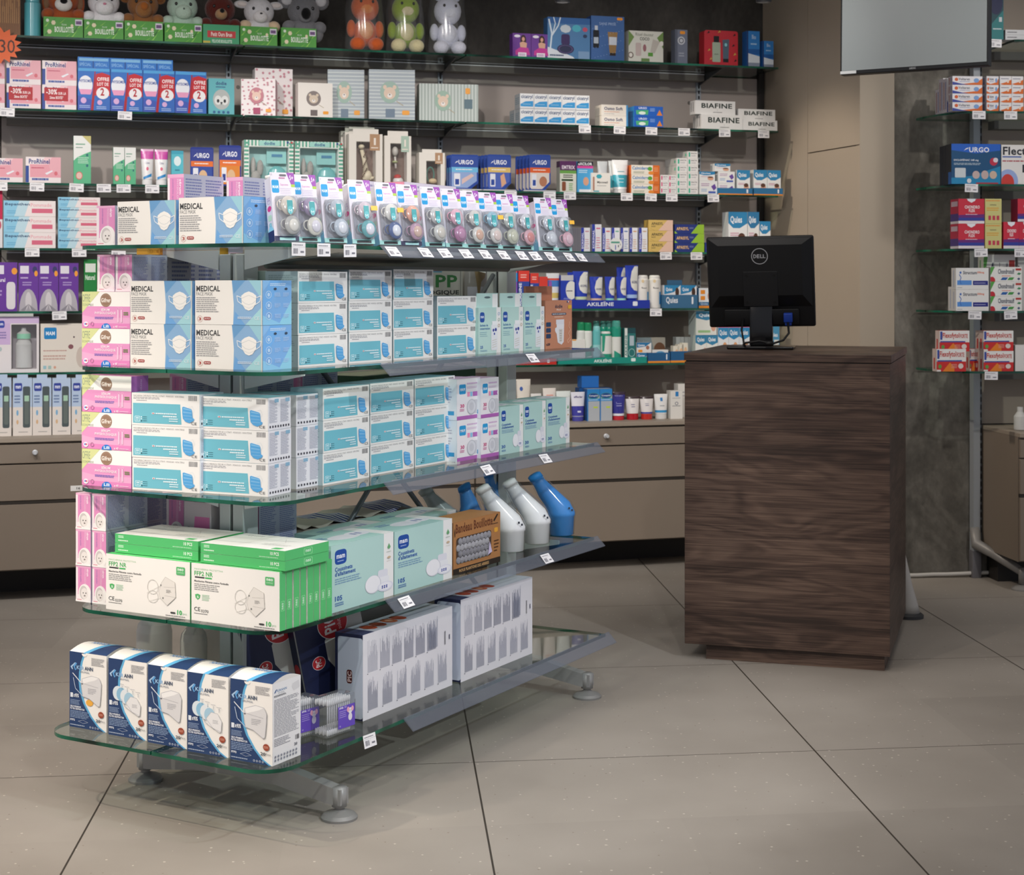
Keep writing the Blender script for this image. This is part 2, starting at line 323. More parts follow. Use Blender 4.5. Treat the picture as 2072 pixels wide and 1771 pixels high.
            lay[0] += step
        for it in items: emit(it)
        return s
    def build(s, name, parent=None, loc=None, rz=None):
        me = bpy.data.meshes.new(name); me.from_pydata(s.v, [], s.f)
        for k in s.mats: me.materials.append(M[k])
        me.polygons.foreach_set('material_index', s.m); me.polygons.foreach_set('use_smooth', s.sm)
        ca = me.color_attributes.new('Col', 'FLOAT_COLOR', 'CORNER'); buf = []
        for f, c in zip(s.f, s.c): buf += [*c, 1.0]*len(f)
        ca.data.foreach_set('color', buf); me.update()
        o = bpy.data.objects.new(name, me); COL.objects.link(o)
        if parent: o.parent = parent
        if loc is not None: o.location = loc
        if rz is not None: o.rotation_euler = (0, 0, rz)
        return o
def tag(o, label, cat, group=None):
    o['label'] = label; o['category'] = cat
    if group: o['group'] = group
    return o
def empty(name, loc=(0, 0, 0), rz=0):
    o = bpy.data.objects.new(name, None); o.empty_display_size = .05; COL.objects.link(o); o.location = loc; o.rotation_euler = (0, 0, rz); return o
def copy_tree(o, parent=None):
    c = o.copy(); COL.objects.link(c); c.parent = parent
    for ch in list(o.children): copy_tree(ch, c)
    return c
def struct(name, mb):
    o = mb.build(name); o['kind'] = 'structure'; return o
class Frame:                                   # a vertical reference plane in the shop: origin, direction along it, normal towards the room
    def __init__(s, O, ang): s.O = O; s.a = ang; s.e = (math.cos(ang), math.sin(ang)); s.n = (math.sin(ang), -math.cos(ang))
    def pt(s, a, d, z=0): return Vector((s.O[0]+a*s.e[0]+d*s.n[0], s.O[1]+a*s.e[1]+d*s.n[1], z))
    def s_at(s, u, d):
        k = (u-CX)/F; return (k*(s.O[1]+d*s.n[1])-s.O[0]-d*s.n[0])/(s.e[0]-k*s.e[1])
    def z_at(s, v, a, d): return CH-(v-HZ)/F*s.pt(a, d).y
    def T(s): return Matrix.Translation((*s.O, 0)) @ Matrix.Rotation(s.a, 4, 'Z')   # local x along, y = -d, z up
A = Frame((1.25, 8.13), math.atan2(.291, .957))            # shelved back wall
GS = Frame((-.69, 4.12), math.atan2(.871, .492))           # gondola centre line: long right side
GE = Frame((-.69, 4.12), math.atan2(-.492, .871))          # gondola near end
CW = Frame((1.687, 7.22), math.radians(6))                 # concrete wall at right
KT = Frame((.598, 5.65), math.atan2(-.297, .955))          # counter
AZ = [2.333, 2.03, 1.722, 1.45, 1.187, .932]; GZ = [.2, .5, .797, 1.093, 1.39]
# ---------------- ceiling spots ----------------
for i, (x, y, tg, w, cone, c) in enumerate(LAMPS):
    l = bpy.data.lights.new('ceiling_spot_light', 'SPOT'); l.energy = w; l.spot_size = math.radians(cone); l.spot_blend = .6; l.shadow_soft_size = .045; l.color = c
    o = bpy.data.objects.new('ceiling_spot_light', l); o.location = (x, y, CEIL-.12); COL.objects.link(o); aim(o, tg)
# ---------------- shell ----------------
mb = MB(); mb.box(-4.2, -.6, -.06, 4.6, 9.2, 0, 'b9ad9a', 'floor'); struct('floor', mb)
mb = MB(); mb.box(-4.2, -.6, CEIL, 4.6, 9.2, CEIL+.08, 'cfc9c0', 'paint'); struct('ceiling', mb)
BEIGE, RET = 'b0a6a0', 'a99c8b'
mb = MB(); TA = A.T(); mb.box(-5.6, .012, 0, .02, .12, CEIL, '4c4944', 'shaded_concrete', T=TA); struct('wall_back', mb)
mb = MB(); xs = [-5.4, -3.625, -2.646, -1.662, -.353, -.03]
for a, b in zip(xs, xs[1:]): mb.box(a+.003, -.004, 0, b-.003, .012, 2.32, BEIGE, 'paint', T=TA)
struct('wall_panel', mb)
# return wall towards the viewer, with open joints
B0 = Vector((1.25, 8.13)); C0 = Vector((1.536, 7.2)); Rf = Frame((1.25, 8.13), math.atan2(C0.y-B0.y, C0.x-B0.x)); RL = (C0-B0).length
mb = MB(); TR = Rf.T(); js = RL-.494*1.0
mb.box(-.02, .014, 0, RL-.012, .10, CEIL, '4a443d', 'paint', T=TR)
for x0, x1, z0, z1 in ((0, js-.002, 0, CEIL), (js+.002, RL, 0, 1.913), (js+.002, RL, 1.918, CEIL)): mb.box(x0, 0, z0, x1, .014, z1, RET, 'paint', T=TR)
struct('wall_side', mb)
mb = MB(); ff = Frame((1.536, 7.2), math.radians(4)); mb.box(.0, .0, 0, .155, .10, CEIL, 'a39888', 'paint', T=ff.T()); struct('wall_center', mb)
mb = MB(); TC = CW.T(); mb.box(.006, 0, 0, 2.2, .15, CEIL, '77736a', 'concrete', T=TC); struct('wall_right', mb)
mb = MB(); mb.tube([tuple(TC @ Vector(q)) for q in ((.02, -.012, .012), (.10, -.018, .012), (.18, -.012, .013), (.24, -.02, .014), (.42, -.03, .02), (.8, -.02, .02))], .009, 'c9c6c0', 'satin'); struct('trim_1', mb)

# ---------------- wall shelving ----------------
unit = tag(empty('wall_shelving', A.pt(-1.8, 0, 0), A.a), 'long wall shelving of six green-edged glass shelves behind the display stand', 'shelves')
def T_in(root): return root.matrix_world.inverted()
bpy.context.view_layer.update()
TI = Matrix.Translation((1.8, 0, 0))      # frame coordinates (x along wall from corner) -> local of root
def ploc(s): return TI
def glass_slab(mb, pts, z, th=.008):
    mb.prism(pts, z-th, z, 'ffffff', 'glass', 'ffffff', 'edge', T=None)
seams = [(-3.64, -2.625), (-2.617, -1.635), (-1.627, -.087)]
for i, z in enumerate(AZ):
    for a, b in seams:
        mb = MB(); pts = [(a+1.8, -.35), (b+1.8, -.35), (b+1.8, -.004), (a+1.8, -.004)]; mb.prism(pts, z-.009, z, 'ffffff', 'glass', 'ffffff', 'edge'); mb.build('glass_shelf', unit)
    mb = MB(); mb.box(-3.6+1.8, -.10, z-.045, -.36+1.8, -.03, z-.012, '77726c', 'satin'); mb.box(-3.6+1.8, -.103, z-.017, -.36+1.8, -.10, z-.012, 'd5d7da', 'metal'); mb.build('support_rail', unit)
for s in (-2.646, -1.662, -.353):
    mb = MB(); mb.box(s-.011+1.8, -.018, .68, s+.011+1.8, -.003, 2.36, 'aab2ba', 'metal')
    for k in range(64): mb.box(s-.004+1.8, -.0188, .70+k*.026, s+.004+1.8, -.017, .716+k*.026, '1c1d20', 'satin')
    mb.build('upright', unit)
    for z in AZ:
        for q in (-1, 1): pass
        mb = MB(); mb.add([(s+1.8-.003, -.018, z-.01), (s+1.8-.003, -.30, z-.01), (s+1.8-.003, -.018, z-.06), (s+1.8+.003, -.018, z-.01), (s+1.8+.003, -.30, z-.01), (s+1.8+.003, -.018, z-.06)], [(0, 1, 2), (3, 5, 4), (0, 3, 4, 1), (1, 4, 5, 2), (0, 2, 5, 3)], '3a3d40', 'metal'); mb.build('shelf_bracket', unit)
    for z in (2.19,):
        for q in (-.045, .045): mb = MB(); mb.lathe([(.009, 0), (.008, .003)], '6d6a66', 'satin', 12, T=Matrix.Translation((s+q+1.8, -.004, z)) @ Matrix.Rotation(math.pi/2, 4, 'X')); mb.build('screw_cap', unit)
mb = MB(); mb.box(-.034+1.8, -.03, .68, -.008+1.8, -.002, 2.36, '2d2b2a', 'satin'); mb.build('end_post', unit)

# ---------------- drawer cabinets under the shelving ----------------
CAB = '83776a'
def cabinet(s0, s1, label, knob=True, fr=A, zt=.675, D=.5, lab=None, rows=((.572, .648), (.42, .566), (.14, .405))):
    c = tag(empty('drawer_cabinet', fr.pt((s0+s1)/2, 0, 0), fr.a), label, 'cabinet', 'drawer cabinets under the glass shelves')
    w = s1-s0; mb = MB(); mb.box(-w/2+.001, -D+.02, .134, w/2-.001, -.006, zt-.018, CAB, 'paint'); mb.box(-w/2+.03, -D+.30, 0, w/2-.03, -.02, .134, '2a2724', 'paint'); mb.build('body', c)
    mb = MB(); mb.box(-w/2+.0006, -D-.004, zt-.018, w/2-.0006, -.006, zt, '9a8e80', 'paint', .0015); mb.build('top', c)
    for k, (a, b) in enumerate(rows):
        mb = MB(); mb.box(-w/2+.003, -D, a, w/2-.003, -D+.018, b, CAB, 'paint', .0015); dr = mb.build('drawer', c)
        if k == 0 and knob:
            kb = MB(); TM = Matrix.Translation((0, -D, (a+b)/2+.005)) @ Matrix.Rotation(math.pi/2, 4, 'X'); kb.lathe([(.011, 0), (.011, .006), (.007, .008), (.006, .018), (.009, .022), (.007, .027)], 'c9ccd0', 'metal', 16, T=TM); kb.build('knob', dr)
    mb = MB(); mb.box(-w/2+.003, -D+.004, rows[1][0]-.014, w/2-.003, -D+.018, rows[1][0]-.002, '302b26', 'satin'); mb.build('handle_recess', c)
    if lab:
        mb = MB(); mb.box(lab[0]-.03, -D-.0015, lab[1]-.011, lab[0]+.03, -D, lab[1]+.011, 'eceae6'); mb.art('F', .001, .001, .001, [], 'card')
        gl = t('16', 0, 0, 1, 1, '333333', 1); vs, fs = glyphs('16', 1); mb.add([(lab[0]-.006+x*.014, -D-.0018, lab[1]-.005+y*.010) for x, y in vs], fs, '333333'); mb.build('label_sticker', c)
    return c
sK = A.s_at(1230, .5)
wcab = .66*2
cabinet(sK-.62, sK+.62-.02, 'beige drawer cabinet with round knob, left of the wooden counter')
cabinet(sK-1.86, sK-.622, 'beige drawer cabinet standing behind the gondola shelves', lab=(.52, .52))
sl = A.s_at(165, .5)
cabinet(sK-3.1, sK-1.862, 'beige drawer cabinet at the left edge with a white number label', lab=(A.s_at(158, .5)-(sK-2.481), .463))

# ---------------- right-hand shelving on the concrete wall ----------------
su = CW.s_at(1978, .03); x_l = CW.s_at(1852, .03)
ru = tag(empty('right_wall_shelving', CW.pt(su, 0, 0), CW.a), 'grey upright with rounded glass shelves on the concrete wall', 'shelves')
x_l -= su
for z in AZ:
    mb = MB(); pts = [(1.0, -.38)]
    if z > 2.2: pts = [(1.0, -.38), (1.0, -.02), (.02, -.02), (.02, -.38)][::-1]; pts = [(.02, -.38), (1.0, -.38), (1.0, -.02), (.02, -.02)]
    else:
        R1, R2 = .17, .34; q = [(x_l+R1-R1*math.sin(math.radians(k*9)), -.04-R2*math.cos(math.radians(k*9))) for k in range(11)]
        pts = [(1.0, -.02)]+[(x_l+.01, -.02)]+q[::-1]+[(1.0, -.38)]
    ar = sum(pts[i][0]*pts[(i+1) % len(pts)][1]-pts[(i+1) % len(pts)][0]*pts[i][1] for i in range(len(pts)))
    if ar < 0: pts = pts[::-1]
    mb.prism(pts, z-.009, z, 'ffffff', 'glass', 'ffffff', 'edge'); mb.build('glass_shelf', ru)
    mb = MB(); mb.box(.04, -.12, z-.05, 1.0, -.05, z-.014, '5d5a56', 'satin'); mb.build('support_rail', ru)
mb = MB(); mb.box(-.026, -.05, .12, .004, -.004, 3.0, 'a7adb2', 'metal'); mb.box(.004, -.04, .12, .016, -.004, 3.0, '5d6267', 'metal')
for k in range(70): mb.box(.006, -.042, .2+k*.034, .014, -.0395, .222+k*.034, '141517', 'satin')
mb.build('upright', ru)
mb = MB(); mb.box(.02, -.012, .68, 1.0, -.003, 2.9, 'a29689', 'paint'); mb.build('back_panel', ru)
mb = MB(); mb.tube([(-.012, -.03, .22), (-.012, -.05, .15), (.03, -.16, .12), (.075, -.33, .075)], [.024, .026, .022, .018], '8f8d8a', 'metal', 10); mb.tube([(.075, -.335, .095), (.075, -.335, .025)], .016, '8f8d8a', 'metal', 12)
mb.box(-.03, -.05, .0, .01, -.005, .12, '77767a', 'metal', .002); ft = mb.build('foot_arm', ru)
mb = MB(); mb.lathe([(.047, 0), (.047, .006), (.03, .018), (.01, .022), (.01, .035)], '8f8d8a', 'metal', 24, at=(.075, -.335, 0)); mb.build('foot_disc', ft)
c2 = cabinet(su+.018, su+1.3, 'beige drawer cabinet at the right edge beside the concrete wall', False, CW, .675, .44)
c2['group'] = 'drawer cabinets under the glass shelves'

# ---------------- gondola ----------------
gd = tag(empty('gondola_shelving', GS.pt(.667, 0, 0), GS.a), 'freestanding double-sided display stand with glass shelves and silver T-feet', 'display stand')
LG = 1.334; GX = -.667
def gx(a): return a+GX
def outline(e, w, side, aend):
    R = .085; c = (gx(-e+R), w-R); pts = [(gx(-e), .002)]
    pts += [(c[0]-R*math.cos(math.radians(k*10)), c[1]+R*math.sin(math.radians(k*10))) for k in range(10)]
    pts += [(gx(aend), w), (gx(aend), .002)]
    if side > 0: pts = [(x, -y) for x, y in pts]
    ar = sum(pts[i][0]*pts[(i+1) % len(pts)][1]-pts[(i+1) % len(pts)][0]*pts[i][1] for i in range(len(pts)))
    return pts if ar > 0 else pts[::-1]
GZ[3] = 1.097; GZ[4] = 1.395
GW = [.36, .32, .32, .32, .32]; GEe = [.325, .27, .27, .27, .27]
for i, z in enumerate(GZ):
    for side in (1, -1):
        mb = MB(); mb.prism(outline(GEe[i], GW[i], side, LG+.03), z-.009, z, 'ffffff', 'glass', 'ffffff', 'edge'); mb.build('glass_shelf', gd)
        for a in (-.03, LG-.03):
            if i == 0: continue
            s_ = -side; y0, y1 = .042*s_, .225*s_; x0, x1 = gx(a), gx(a)+.006; zt = z-.0095
            mb = MB(); mb.add([(x0, y0, zt), (x0, y1, zt), (x0, y1, zt-.012), (x0, y0, zt-.05), (x1, y0, zt), (x1, y1, zt), (x1, y1, zt-.012), (x1, y0, zt-.05)], [(0, 1, 2, 3), (7, 6, 5, 4), (0, 4, 5, 1), (1, 5, 6, 2), (2, 6, 7, 3), (3, 7, 4, 0)], 'dfe1e0', 'metal'); mb.build('shelf_bracket', gd)
for a in (0, LG):
    for q in (-.021, .021):
        mb = MB(); mb.box(gx(a)-.03, q-.017, .105, gx(a)+.03, q+.017, 1.375, 'c4c9c8', 'metal', .0015); mb.build('upright', gd)
    mb = MB(); mb.box(gx(a)-.02, -.006, .14, gx(a)+.02, .006, 1.37, '1a1c1d', 'satin')
    for k in range(44): mb.box(gx(a)+.031, -.0012, .2, gx(a)+.0312, .0012, .21, '111111')if k == 99 else None
    mb.build('slotted_core', gd)
    mb = MB(); x = gx(a)
    prof = [(-.325, .036, .074), (-.29, .036, .078), (-.13, .058, .108), (0, .062, .116), (.13, .058, .108), (.29, .036, .078), (.325, .036, .074)]; hwb = .017
    vs = [(x+sx*hwb, q, z_) for q, z0_, z1_ in prof for sx, z_ in ((-1, z0_), (1, z0_), (1, z1_), (-1, z1_))]
    mb.add(vs, [(3, 2, 1, 0), tuple(range(len(vs)-4, len(vs)))]+[(i_*4+k_, i_*4+(k_+1) % 4, i_*4+4+(k_+1) % 4, i_*4+4+k_) for i_ in range(len(prof)-1) for k_ in range(4)], '9a9a99', 'metal')
    for q in (-.31, .31): mb.tube([(x, q, .077), (x, q, .030)], .0185, '9a9a99', 'metal', 20)
    fa = mb.build('foot_beam', gd)
    for q in (-.31, .31): mb = MB(); mb.lathe([(.044, 0), (.045, .006), (.038, .013), (.018, .020), (.011, .024), (.011, .036)], '8d8d8b', 'metal', 32, at=(x, q, 0)); mb.build('foot_disc', fa)
for z0, z1, q in ((.24, 1.33, .008), (1.33, .24, -.008)): mb = MB(); mb.tube([(gx(.04), q, z0), (gx(LG-.04), q, z1)], .0075, '606468', 'metal', 8); mb.build('cross_brace', gd)
mb = MB(); mb.add([(gx(.035), -.045, 1.348), (gx(LG-.04), -.045, 1.348), (gx(LG-.04), -.285, 1.374), (gx(.035), -.285, 1.374), (gx(.035), -.045, 1.354), (gx(LG-.04), -.045, 1.354), (gx(LG-.04), -.285, 1.378), (gx(.035), -.285, 1.378)], [(0, 1, 2, 3), (7, 6, 5, 4), (0, 4, 5, 1), (1, 5, 6, 2), (2, 6, 7, 3), (3, 7, 4, 0)], '6f6a64', 'satin'); mb.build('canopy_panel', gd)
mb = MB(); mb.tube([(gx(.05), -.05, 1.350), (gx(LG-.05), -.05, 1.350)], .011, '8b8a86', 'metal', 12); mb.build('cross_bar', gd)
RAILU = [822, 785, 782, 775, 775]
for i, z in enumerate(GZ):
    a0 = GS.s_at(RAILU[i], GW[i]+.01); w = GW[i]; mb = MB()
    x0, x1 = gx(a0), gx(LG+.045)
    q = [(w+.0015, z+.003), (w+.004, z+.003), (w+.032, z-.026), (w+.0305, z-.028), (w+.0015, z-.0005)]
    vs = [(x0, -y, zz) for y, zz in q]+[(x1, -y, zz) for y, zz in q]; n = len(q)
    mb.add(vs, [tuple(range(n)), tuple(range(2*n-1, n-1, -1))]+[(k, n+k, n+(k+1) % n, (k+1) % n) for k in range(n)], 'ffffff', 'rail'); mb.build('price_rail', gd)

# ---------------- counter ----------------
ct = tag(empty('counter', KT.pt(.3475, -.395, 0), KT.a), 'dark walnut veneer counter block with recessed plinth and monitor on top', 'counter')
hw, hd = .3475, .395
mb = MB(); mb.box(-hw, -hd, .055, hw, hd, 1.032, '5a463e', 'wood', .0012); mb.build('body', ct)
mb = MB(); mb.box(-hw-.002, -hd-.002, 1.0355, hw+.004, hd+.004, 1.062, '5a463e', 'wood', .0012); mb.build('worktop', ct)
mb = MB(); mb.box(-hw+.004, -hd+.004, 1.032, hw-.004, hd-.004, 1.0355, '17120f', 'satin'); mb.build('shadow_gap', ct)
mb = MB(); mb.box(-hw+.07, -hd+.03, 0, hw-.02, hd-.05, .055, '4a3830', 'wood'); mb.build('plinth', ct)

# ---------------- monitor ----------------
mo = tag(empty('monitor', (.918, 6.0, 1.062), math.radians(-13)), 'black flat-panel monitor seen from behind on the wooden counter', 'monitor')
mb = MB(); mb.box(-.12, -.085, 0, .12, .085, .012, '0c0c0e', 'gloss', .005); mb.build('base', mo)
mb = MB(); mb.box(-.042, -.028, .012, .042, .012, .17, '0e0e10', 'gloss', .006); mb.build('stand', mo)
TM = Matrix.Translation((0.003, 0, .078)) @ Matrix.Rotation(math.radians(-1.0), 4, 'Y') @ Matrix.Rotation(math.radians(13), 4, 'X')
hs = empty('housing_pivot'); bpy.data.objects.remove(hs)
mb = MB(); mb.box(-.194, .005, 0, .194, .025, .340, '0b0b0d', 'satin', .008, T=TM)
bm_ = [(-.19, -.006), (.19, -.006)]
# bulged rear shell
def shell(mb, x0, x1, z0, z1, d, ins, c, T):
    vs = [(x0, .006, z0), (x1, .006, z0), (x1, .006, z1), (x0, .006, z1), (x0+ins, -d, z0+.05), (x1-ins, -d, z0+.05), (x1-ins, -d, z1-ins*.6), (x0+ins, -d, z1-ins*.6)]
    mb.add(vs, [(4, 5, 6, 7), (0, 1, 5, 4), (1, 2, 6, 5), (2, 3, 7, 6), (3, 0, 4, 7)], c, 'satin', False, T)
shell(mb, -.186, .186, .075, .334, .016, .035, '0c0c0e', TM)
mb.build('housing', mo)
mb = MB(); mb.box(-.135, -.012, .012, .135, .006, .072, '050506', 'satin', .003, T=TM); mb.build('connector_recess', mo)
mb = MB(); mb.box(-.062, -.0185, .085, .062, -.0155, .215, '121214', 'satin', .001, T=TM)
for q in ((-.05, .10), (.05, .10), (-.05, .2), (.05, .2)): mb.lathe([(.006, 0), (.006, .0015)], '050505', 'satin', 12, T=TM @ Matrix.Translation((q[0], -.0185, q[1])) @ Matrix.Rotation(math.pi/2, 4, 'X'))
mb.build('mount_plate', mo)
mb = MB(); mb.art('F', .06, 0, .06, [ring(.5, .5, .5, .5, .09, 'b4b5b8', 36), t('D', .13, .38, .31, .62, 'b4b5b8', 1), t('E', .34, .38, .50, .62, 'b4b5b8', 1), t('L', .54, .38, .68, .62, 'b4b5b8', 1), t('L', .70, .38, .86, .62, 'b4b5b8', 1)], 'satin', T=TM @ Matrix.Translation((0, -.017, .242)))
mb.build('maker_badge', mo)
mb = MB(); mb.box(.08, -.03, .025, .112, -.008, .058, '1c3f9e', 'satin', .003, T=TM); mb.box(.084, -.026, .012, .108, -.012, .028, '1c3f9e', 'satin', .003, T=TM); mb.build('video_plug', mo)
mb = MB(); mb.tube([(.098, -.035, .098), (.103, -.06, .06), (.085, -.09, .035), (.045, -.10, .022), (0, -.11, .032), (-.05, -.11, .025), (-.058, -.10, .016)], .0042, '0c0c0d', 'satin', 8); mb.tube([(-.065, -.02, .11), (-.068, -.055, .07), (-.058, -.09, .03), (-.056, -.105, .016), (-.05, -.1, .014)], .0036, '0c0c0d', 'satin', 8)
mb.tube([(.02, -.101, .024), (.05, -.10, .023)], .009, '0c0c0d', 'satin', 8); mb.build('cable', mo)

# ---------------- hanging screen, pole, pendant spots ----------------
tv_ = tag(empty('hanging_screen', (1.4888, 6.061, 2.095), math.radians(-30)), 'blank upright display screen, grey painted room reflection, thin black frame, hanging from the ceiling', 'screen')
TT = Matrix.Rotation(math.radians(-1.5), 4, 'X')
mb = MB(); mb.box(-.279, 0, 0, .279, .045, .98, '1b1c1e', 'satin', .003, T=TT); mb.build('casing', tv_)
mb = MB(); mb.box(-.272, -.002, .014, .272, 0, .972, '828a8b', 'screen', T=TT); mb.build('panel', tv_)  # grey base colour stands in for the bright room reflected in the screen
mb = MB(); mb.art('F', .06, 0, .012, [t('SAMSUNG', .3, .1, .7, .8, '9a9c9e', 1)], T=TT @ Matrix.Translation((-.0, -.0022, .002))); mb.build('maker_name', tv_)
mb = MB(); mb.box(-.277, -.004, .002, -.215, -.001, .013, 'c9cccc', T=TT); mb.build('corner_sticker', tv_)
mb = MB(); mb.box(-.03, .06, .5, .03, .09, CEIL-2.095, '1a1a1c', 'satin'); mb.box(-.12, .045, .4, .12, .06, .6, '1a1a1c', 'satin'); mb.build('ceiling_bracket', tv_)
pl = tag(empty('white_pole', (1.548, 6.36, 0)), 'white tapered post on a round dark base behind the counter', 'post')
mb = MB(); mb.tube([(0, 0, .018), (-.002, 0, .05), (-.012, 0, .12), (-.035, 0, .25), (-.065, 0, .42)], [.042, .036, .026, .020, .018], 'bdbab4', 'satin', 24); mb.build('post', pl)
mb = MB(); mb.lathe([(.056, 0), (.056, .012), (.045, .02)], '3b3c3e', 'satin', 28); mb.build('base', pl)
for nm, x in (('left', .2), ('right', .995)):
    sp = tag(empty('pendant_spotlight', (x, 6.45, 2.415)), 'black cylindrical ceiling spotlight at the top edge, %s one' % ('nearer the middle' if nm == 'left' else 'beside the beige wall'), 'lamp')
    mb = MB(); mb.lathe([(.030, 0), (.032, .01), (.032, .2), (.02, .205), (.006, .21), (.006, CEIL-2.415)], '17181a', 'satin', 24); mb.build('lamp_body', sp)
    mb = MB(); mb.lathe([(.022, -.001), (.022, .0)], '888888', 'gloss', 20); mb.build('lens', sp)
# ---------------- helpers for goods ----------------
GZ[3] = 1.097; GZ[4] = 1.395
def bm(w, d, h, base, arts=(), mat='card', bv=.0007):
    m = MB(); m.box(-w/2, 0, 0, w/2, d, h, base, mat, bv)
    for face, items in arts: m.art(face, w, d, h, items, mat)
    return m
def put(o, fr, s, d, z, rot=0): o.location = fr.pt(s, d, z); o.rotation_euler = (0, 0, fr.a+math.radians(rot)); return o
ROWW = {1: [''], 2: ['bottom row', 'top row'], 3: ['bottom row', 'middle row', 'top row'], 4: ['bottom row', 'second row up', 'third row up', 'top row'], 5: ['bottom row', 'second row up', 'middle row', 'fourth row up', 'top row'], 6: ['bottom row', 'second row up', 'third row up', 'fourth row up', 'fifth row up', 'top row']}
ORD = ['', 'second', 'third', 'fourth', 'fifth', 'sixth', 'seventh', 'eighth', 'ninth', 'tenth', 'eleventh', 'twelfth', 'thirteenth', 'fourteenth', 'fifteenth']
def colw(c, n):
    if n == 1: return ''
    if c == 0: return 'leftmost'
    if c == n-1: return 'rightmost'
    if n == 3: return 'middle one'
    return ORD[c]+' from left' if c <= n//2 else ORD[n-1-c]+' from right'
def lab(*parts):
    s = ', '.join(q for q in parts if q); n = len(s.replace(',', ' ').split())
    if n > 16 or n < 4: print('LABEL', n, s)
    return s
RJ = random.Random(5)
def grid(fr, d, z, u0, u1, vt, nc, nr, mk, name, desc, where, cat, group=None, nd=1, depth=.1, gap=.0015, skip=(), jit=.5, rot=0, h=None, heights=None):
    s0, s1 = fr.s_at(u0, d), fr.s_at(u1, d); w = (s1-s0)/nc; H = h if h else (fr.z_at(vt, (s0+s1)/2, d)-z)/nr; root = None; res = []
    for k in range(nd):
        for j in range(nr):
            for i in range(nc):
                if (i, j) in skip or (i, j, k) in skip: continue
                o = mk(w-gap, depth, H-.0006).build(name) if root is None else root.copy()
                if root is None: root = o
                else: COL.objects.link(o)
                put(o, fr, s0+w*(i+.5)+RJ.uniform(-1, 1)*.0004, d-k*(depth+.002)-abs(RJ.uniform(0, .0025))*jit, z+j*H, rot+RJ.uniform(-.7, .7)*jit)
                dw = '' if nd == 1 else ('front' if k == 0 else ('behind the front one' if nd == 2 else ORD[k]+' one back'))
                tag(o, lab(desc, dw, ROWW[nr][j], colw(i, nc), where), cat, group or ('look-alike '+name.replace('_', ' ')+' group, '+where if nc*nr*nd > 1 else None)); res.append(o)
    return res
def one(fr, d, z, u0, u1, vt, mk, name, label, cat, depth=.1, group=None, rot=0):
    s0, s1 = fr.s_at(u0, d), fr.s_at(u1, d); w = s1-s0; H = fr.z_at(vt, (s0+s1)/2, d)-z
    if rot: w = w/ math.cos(math.radians(rot))
    o = mk(w, depth, H); o = o.build(name) if isinstance(o, MB) else o; o.name = name
    put(o, fr, (s0+s1)/2, d, z, rot); tag(o, lab(label), cat, group); return o
WH, INK = 'f1f0ee', '33343a'
# ---------------- print designs ----------------
def a_medical(w, d, h):
    sh = [(.20, .74), (.33, .86), (.5, .93), (.67, .86), (.80, .74), (.78, .40), (.64, .16), (.5, .10), (.36, .16), (.22, .40)]
    X = lambda q: (.60+q[0]*.40*.92+.02, .27+q[1]*.52)
    F_ = [r(.0, 0, 1, 1, 'f4f1ea'), p([(.55, 1), (.58, .45), (.57, 0), (1, 0), (1, 1)], '8fb6da'), p([(.55, 1), (.58, .7), (.75, 1)], '6fa2cf'), p([(1, 1), (1, .55), (.8, 1)], '9fcfdc'), p([(.57, 0), (.60, .30), (.75, .0)], '74abdf'), p([(.75, 0), (1, .42), (1, 0)], 'a9d9df'),
          t('MEDICAL', .02, .75, .375, .88, '4a4a4a', 1), t('FACE MASK', .02, .655, .27, .735, '8d8d8d'), g(.02, .27, .36, .63, 8, 'a2a2a2', 4, .5), ring(.075, .125, .042, .075, .12, 'cfa9a0'), t('3', .055, .09, .095, .16, 'b5574d', 1), rr_(.13, .10, .24, .17, .02, .03, 'a8504c'), t('50 PCS', .145, .118, .225, .152, 'f3e3e0', 1),
          ln([X((.20, .66)), X((.02, .74)), X((.06, .5)), X((.24, .36))], .009, 'eef3f6', 1.9), ln([X((.80, .66)), X((.98, .74)), X((.94, .5)), X((.76, .36))], .009, 'eef3f6', 1.9), p([X(q) for q in sh], 'f6f4ee'), ln([X((.21, .62)), X((.36, .70)), X((.5, .76)), X((.64, .70)), X((.79, .62))], .004, 'c9cfd2', 1.9), ln([X((.21, .54)), X((.36, .40)), X((.5, .36)), X((.64, .40)), X((.79, .54))], .004, 'c9cfd2', 1.9), ln([X((.25, .33)), X((.5, .20)), X((.75, .33))], .003, 'c9cfd2', 1.9),
          t('CE', .885, .12, .96, .19, 'eaf2f6'), g(.64, .13, .86, .19, 2, 'e2eef5', 2), r(.985, 0, 1, 1, 'dadad6')]
    R_ = [r(0, 0, 1, 1, '7eb2e6'), p([(0, 1), (.3, 1), (0, .75)], '8cc0ef'), p([(.25, 1), (.7, 1), (0, .2), (0, .55)], '76b3ec'), p([(1, .55), (1, 0), (.55, .0)], '93d2ea'), p([(0, .22), (.7, 0), (0, 0)], '8fcbee'), g(.25, .87, .85, .94, 2, 'd4e9fb', 3)]
    for y in (.68, .44, .20): R_ += [ring(.2, y, .1, .085, .14, 'cfe6fa'), e(.2, y, .045, .045, 'bfdcf8', 10), g(.4, y-.05, .62, y+.05, 4, 'b6d6f5', int(y*50)), g(.7, y-.05, .92, y+.05, 4, 'b6d6f5', int(y*60))]
    for x in (.42, .8): R_ += [e(x, .81, .05, .028, '3d4a5c', 12)]
    return bm(w, d, h, 'f0eee8', [('F', F_), ('R', R_), ('L', [r(0, 0, 1, 1, 'e9ebee')]), ('T', [r(0, 0, .56, 1, 'f2efe8'), r(.56, 0, 1, 1, '8fbbe0'), r(0, .02, 1, .05, 'b9b6b0')])])
